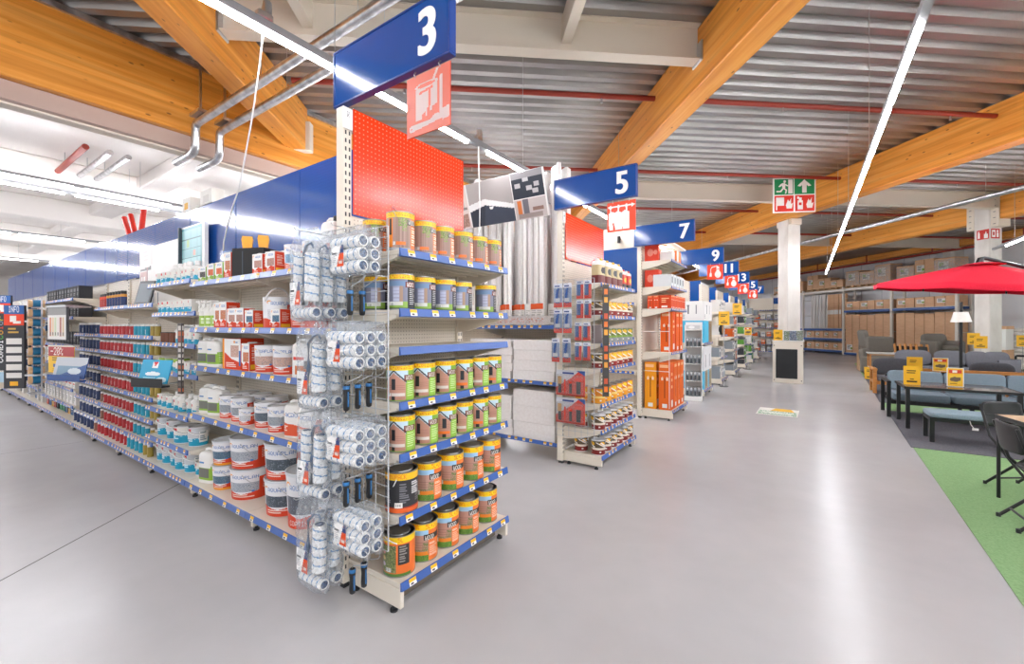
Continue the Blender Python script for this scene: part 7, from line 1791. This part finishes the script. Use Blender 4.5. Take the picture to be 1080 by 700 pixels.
for k in range(5):
    m = M(); m.box(-0.22, -0.02, 0.0, 0.22, 0.02, 0.95, BLACKP, 0.01); m2 = M()
    m3 = M(); m2.box(-0.275, -0.03, 0.35, -0.225, 0.03, 1.02, OAKW, 0.01); m3.box(0.225, -0.03, 0.35, 0.275, 0.03, 1.02, OAKW, 0.01)
    for mm in (m, m2, m3): mm.v = [tuple(Matrix.Rotation(-0.12, 3, 'X') @ Vector(q)) for q in mm.v]
    one('folded_chair', 'chair', f'folded black chair with wooden arms in a leaning row, {ORD[k]} from left', [part('panel', m), part('wooden_arm', m2), part('wooden_arm', m3)], loc=(2.62 + 0.11 * k, 18.6 - 0.12 * k, 0.0058), rz=0.9, group='folded chairs leaning in a row')
m = M()
for x in (-0.35, 0.35):
    for y in (-0.3, 0.3): m.box(x - .02, y - .02, 0, x + .02, y + .02, 0.74, OAKW if x < 0 else WHITE)
m.box(-0.4, -0.35, 0.74, 0.4, 0.35, 0.77, '#CFCCC8', 0.004); m2 = M(); m2.box(-0.36, -0.3, 0.3, 0.36, 0.3, 0.32, WHITE)
one('side_table', 'table', 'pale wooden table on the carpet before the taupe armchairs', [part('table_frame', m), part('lower_shelf', m2)], loc=(1.98, 17.35, 0.0058))
card((1.60, 16.6, 0.0118), 0.1, 0.3, 0.36, 'yellow price card on the floor by the carpet edge, first of two', lean=0.15); card((1.98, 16.55, 0.0118), 0.1, 0.3, 0.36, 'yellow price card on the floor by the carpet edge, second of two', lean=0.15)
card((1.99, 12.9, 0.60), 0, 0.26, 0.31, 'plain yellow price card on a stem before the wooden armchair', stem=0.588); card((2.42, 13.0, 0.61), 0, 0.25, 0.29, 'yellow price card with picture before the wooden sofa back', True, stem=0.598)
for x, y, z, l in ((4.05, 18.0, 1.05, 'yellow price card on a stem behind the grey lounge sofa, first of three'), (4.45, 18.2, 1.02, 'yellow price card on a stem behind the grey lounge sofa, second of three'), (3.95, 16.95, 0.98, 'yellow price card on a stem behind the grey lounge sofa, third of three'), (5.35, 19.2, 0.98, 'yellow price card on a stem in front of the white cushion stack')): card((x, y, z), 0, 0.26, 0.34, l, stem=z - 0.0075)
# lamp pole
m = M(); m.tube([(0, 0, 0.02), (0, 0, 2.2)], 0.035, 12, BLACK); b = M(); b.lathe([(0.24, 0), (0.24, 0.015), (0.05, 0.04), (0.035, 0.06)], 28, BLACK)
s_ = M(); s_.lathe([(0.2, 1.68), (0.135, 1.94)], 28, '#F1EDE6', closed_ends=False); s_.lathe([(0.133, 1.94), (0.198, 1.68)], 28, '#F6F2EA', closed_ends=False); s_.box(-0.135, -0.004, 1.9, 0.135, 0.004, 1.908, WHITE); s_.box(-0.004, -0.135, 1.9, 0.004, 0.135, 1.908, WHITE)
one('floor_lamp', 'lamp', 'tall black pole with small white lampshade behind the lounge sofa', [part('pole', m), part('base', b), part('lamp_shade', s_)], loc=(*CAMR(11.55, 11.05), 0.0125))

# ================================================================ pallet racking along the grey wall
RK = mat('rack_cream', '#E2DCD2', 0.45)
RP = 20.45
def rackbay(q0, q1, levels, label, right):
    """p = across the rack (0 at its front), local x runs along the wall away from the camera"""
    W = q1 - q0; ps = []
    for x in ([0.05, W + 0.06] if right else [0.05]):
        m = M()
        for y in (-0.05, -0.75): m.box(x - 0.05, y - 0.05, 0, x + 0.05, y + 0.05, 3.75, RK, 0.004)
        for z in (0.4, 1.3, 2.2, 3.1): m.box(x - 0.02, -0.7, z, x + 0.02, -0.1, z + 0.03, RK)
        ps.append(part('upright_frame', m))
    for z, col in levels:
        m = M(); m.box(0.102, -0.09, z - 0.13, W - 0.002, -0.02, z - 0.02, col, 0.003); m.box(0.102, -0.78, z - 0.13, W - 0.002, -0.71, z - 0.02, col, 0.003); ps.append(part('beam', m))
        d = M(); d.box(0.104, -0.70, z - 0.03, W - 0.004, -0.1, z, RK); ps.append(part('deck', d))
    x, y = B(RP, q0)
    return one('pallet_rack', 'rack', label, ps, loc=(x, y, 0), rz=PHI + PI / 2, group='cream pallet racking along the grey wall')
QS = [16.35, 19.2, 21.95, 24.85, 27.7]
RB = mat('rack_blue_beam', '#3A62A8', 0.4)
rackbay(QS[0], QS[1], [(0.16, RB), (2.46, RB), (3.66, RK)], 'pallet rack bay behind the red parasol', False)
rackbay(QS[1], QS[2], [(0.16, RB), (2.46, RB), (3.66, RK)], 'pallet rack bay of tall cartons left of the parasol tip', False)
rackbay(QS[2], QS[3], [(0.24, RB), (0.9, RB), (1.46, RB), (3.66, RK)], 'pallet rack bay holding leaning tubes by the end of the LED row', False)
rackbay(QS[3], QS[4], [(0.24, RB), (0.9, RB), (1.46, RB), (3.66, RK)], 'pallet rack bay half hidden behind the first column', True)
def RKF(q, z, yin): x, y = B(RP + yin, q); return (x, y, z)
RZ_ = PHI - PI / 2            # carton fronts (-y) look out of the rack
def cardboard(w, d, h, lab=True, name='storage_carton'):
    m = M(); m.box(-w / 2, -d / 2, 0, w / 2, d / 2, h, CARD, 0.006)
    t = M(); t.box(-0.03, -d / 2 - 0.001, 0.01, 0.03, -d / 2 - 0.0002, h - 0.01, '#B98A62'); ps = [part('carton', m), part('tape', t)]
    if lab:
        l = M(); c = Cv(10, 8, '#F0EEEA'); c.lines(0.1, 0.2, 0.9, 0.8, '#6E6E70', 3); c.r(0.7, 0.1, 0.95, 0.5, '#7FA83C'); l.plane_print(c, (-w * 0.4, -d / 2 - 0.0015, h * 0.06 if h > 1 else h * 0.35), (min(0.34, w * 0.4), 0, 0), (0, 0, min(0.3, h * 0.4)), PAPER); ps.append(part('label', l))
    return Proto(name, 'box', ps)
BIG, BIG2 = cardboard(0.855, 0.58, 2.05), cardboard(0.855, 0.58, 2.0, False); MID = cardboard(0.84, 0.58, 0.46); LOW = cardboard(0.6, 0.5, 0.4)
for bi in (0, 1):
    for k in range(3):
        q = QS[bi] + 0.56 + 0.875 * k; w_ = ('behind the parasol', 'left of the parasol tip')[bi]
        (BIG if k != 1 else BIG2).inst(RKF(q, 0.1605, 0.40), RZ_, f'man-high brown carton in the rack bay {w_}, {ORD[2 - k]} from left', 'tall brown cartons in the pallet racking')
        MID.inst(RKF(q, 2.4605, 0.40), RZ_, f'low brown carton on the middle level {w_}, {ORD[2 - k]} from left', 'low brown cartons on the middle rack level')
m = M()
for y in (-0.3, 0.0, 0.3): m.box(-0.42, y - 0.05, 0, 0.42, y + 0.05, 0.022, PALLETW); m.box(-0.42, y - 0.05, 0.022, -0.31, y + 0.05, 0.1, PALLETW); m.box(-0.07, y - 0.05, 0.022, 0.07, y + 0.05, 0.1, PALLETW); m.box(0.31, y - 0.05, 0.022, 0.42, y + 0.05, 0.1, PALLETW)
for k in range(5): m.box(-0.42 + k * 0.186, -0.35, 0.1, -0.325 + k * 0.186, 0.35, 0.122, PALLETW)
PAL = Proto('pallet', 'pallet', [part('pallet', m)])
def wrapped(h, seed):
    q = random.Random(seed); m = M(); m.box(-0.41, -0.33, 0, 0.41, 0.33, h, CARD, 0.008); l = M(); c = Cv(12, 10, '#EFEDE9'); c.r(0.1, 0.5, 0.5, 0.9, '#8FB84A'); c.lines(0.1, 0.1, 0.8, 0.45, '#8A8A8C', 3)
    l.plane_print(c, (-0.25, -0.3325, h * 0.35), (0.42, 0, 0), (0, 0, h * 0.45), PAPER)
    f = M(); f.box(-0.425, -0.345, 0.0, 0.425, 0.345, h * 0.94, FILM, 0.02)
    return Proto('wrapped_carton', 'box', [part('carton', m), part('label', l), part('stretch_film', f)])
WR = [wrapped(0.78, 1), wrapped(0.9, 2), wrapped(0.66, 3)]; PLN = [cardboard(0.84, 0.62, 0.6), cardboard(0.84, 0.62, 0.85), cardboard(0.86, 0.62, 0.42)]
for bi in range(4):
    for k in range(3):
        q = QS[bi] + 0.56 + 0.855 * k
        w_ = ('behind the parasol', 'left of the parasol tip', 'above the leaning tubes', 'behind the first column')[bi]
        PAL.inst(RKF(q, 3.6605, 0.40), RZ_, f'wooden pallet on top of the rack {w_}, {ORD[2 - k]} from left', 'pallets on top of the racking')
        pr = WR[(k + bi) % 3] if bi == 1 or (bi == 0 and k != 1) else PLN[(k + bi) % 3]
        pr.inst(RKF(q, 3.783, 0.40), RZ_, f'{"film-wrapped" if pr in WR else "brown"} carton atop the rack {w_}, {ORD[2 - k]} from left', 'cartons on pallets on top of the racking')
TUBW = Proto('long_tube', 'tube', [part('tube', M().tube([(0, 0, 0), (0, 0.05, 1.98)], 0.06, 14, '#E6E2DE'))]); TUBC = Proto('long_tube', 'tube', [part('tube', M().box(-0.07, -0.05, 0, 0.07, 0.05, 1.95, CARD, 0.006)), part('label', M().box(-0.072, -0.052, 0.8, 0.072, -0.051, 1.05, '#E9E6E1'))])
for k in range(16):
    q = QS[3] - 0.2 - 0.166 * k
    pr = TUBW if k < 8 else TUBC
    pr.inst(RKF(q, 1.4635, 0.3 + R.uniform(0, 0.1)), RZ_ + R.uniform(-.1, .1), f'{"white tube" if k < 8 else "narrow cardboard package"} standing upright in the rack, {ORD[k if k < 8 else k - 8]} from left', 'upright tubes in the pallet rack')
for k in range(4):
    for z, wz in ((0.2405, 'lowest'), (0.9005, 'second')): LOW.inst(RKF(QS[3] - 0.45 - 0.64 * k, z, 0.37), RZ_, f'small brown carton below the leaning tubes on the {wz} level, {ORD[k]} from left', 'small brown cartons below the tubes')
for k in range(4): LOW.inst(RKF(QS[4] - 0.45 - 0.64 * k, 0.2405, 0.37), RZ_, f'small brown carton low in the rack behind the first column, {ORD[k]} from left', 'small brown cartons below the tubes')
# stack of boxes and white cushions right of the second column
BX = cardboard(0.62, 0.6, 0.78, False); m = M(); c = Cv(16, 16, '#F0F0EE'); c.r(0.3, 0.3, 0.75, 0.75, '#3A4458'); c.r(0.4, 0.4, 0.65, 0.65, '#8A94A6')
x, y = 5.45, 21.7
BX.inst((x, y, 0.006), -0.55, 'brown carton at the bottom of the pair beside the white cushions', 'brown cartons beside the white cushions')
m.box(-0.3, -0.3, 0, 0.3, 0.3, 0.8, '#EFEDE9', 0.006); m.plane_print(c, (-0.3, -0.3012, 0.1), (0.6, 0, 0), (0, 0, 0.6)); t = M(); t.box(-0.31, -0.305, 0.7, 0.31, 0.31, 0.805, CARD)
one('printed_carton', 'box', 'white carton with dark square picture stacked beside the white cushions', [part('carton', m), part('carton_lid', t)], loc=(x, y, 0.788), rz=-0.55)
PAL.inst((6.35, 22.0, 0.006), -0.55, 'wooden pallet under the white cushion stack', 'pallets')
FC = Proto('white_cushion', 'cushion', [part('cushion', cush(0, 0, 0.07, 0.88, 0.7, 0.14, FOAM, e=0.3))])
for k in range(10): FC.inst((6.35 + R.uniform(-.02, .02), 22.0, 0.129 + k * 0.1405), -0.55 + R.uniform(-.05, .05), f'white cushion in the stack on a pallet, {ORD[9 - k]} from top', 'stacked white cushions')
m = M()
for x in (-0.5, 0.5):
    m.tube([(x, -0.3, 0), (x, 0.25, 0.78)], 0.014, 8, BLACK); m.tube([(x, 0.3, 0), (x, -0.25, 0.78)], 0.014, 8, BLACK); m.tube([(x, -0.28, 0.78), (x, 0.28, 0.78)], 0.014, 8, BLACK)
m.tube([(-0.5, 0.28, 0.79), (0.5, 0.28, 0.79)], 0.014, 8, BLACK); m.tube([(-0.5, -0.28, 0.79), (0.5, -0.28, 0.79)], 0.014, 8, BLACK); m.tube([(-0.5, 0, 0.4), (0.5, 0, 0.4)], 0.01, 8, BLACK)
one('trestle_frame', 'table', 'black folding trestle frame beyond the end of the lounge sofa', [part('trestle_frame', m)], loc=(5.1, 16.9, 0.0115), rz=-0.3)
# ================================================================ camera, world, view
cd = bpy.data.cameras.new('camera'); cd.sensor_width = 36; cd.lens = 453 / 1080 * 36; cd.shift_y = -6.5 / 1080; cd.clip_start = 0.05; cd.clip_end = 200
co = bpy.data.objects.new('camera', cd); COL.objects.link(co)
co.location = (0, 0, 1.6); co.rotation_euler = (PI / 2, 0, math.radians(34.38))
SC.camera = co
w = bpy.data.worlds.new('hall_light'); SC.world = w; w.use_nodes = True
bg = w.node_tree.nodes['Background']; bg.inputs['Color'].default_value = (0.98, 0.985, 1.0, 1); bg.inputs['Strength'].default_value = 0.7
SC.view_settings.view_transform = 'Standard'; SC.view_settings.look = 'None'; SC.view_settings.gamma = 1.0
SC.view_settings.use_curve_mapping = False
SC.view_settings.exposure = 0.7
SC.cycles.use_denoising = True
SC.cycles.max_bounces = 8; SC.cycles.transparent_max_bounces = 24; SC.cycles.sample_clamp_indirect = 6
for l, gs in LABELS.items():
    if len(gs) > 1: print('SAME LABEL', len(gs), l)
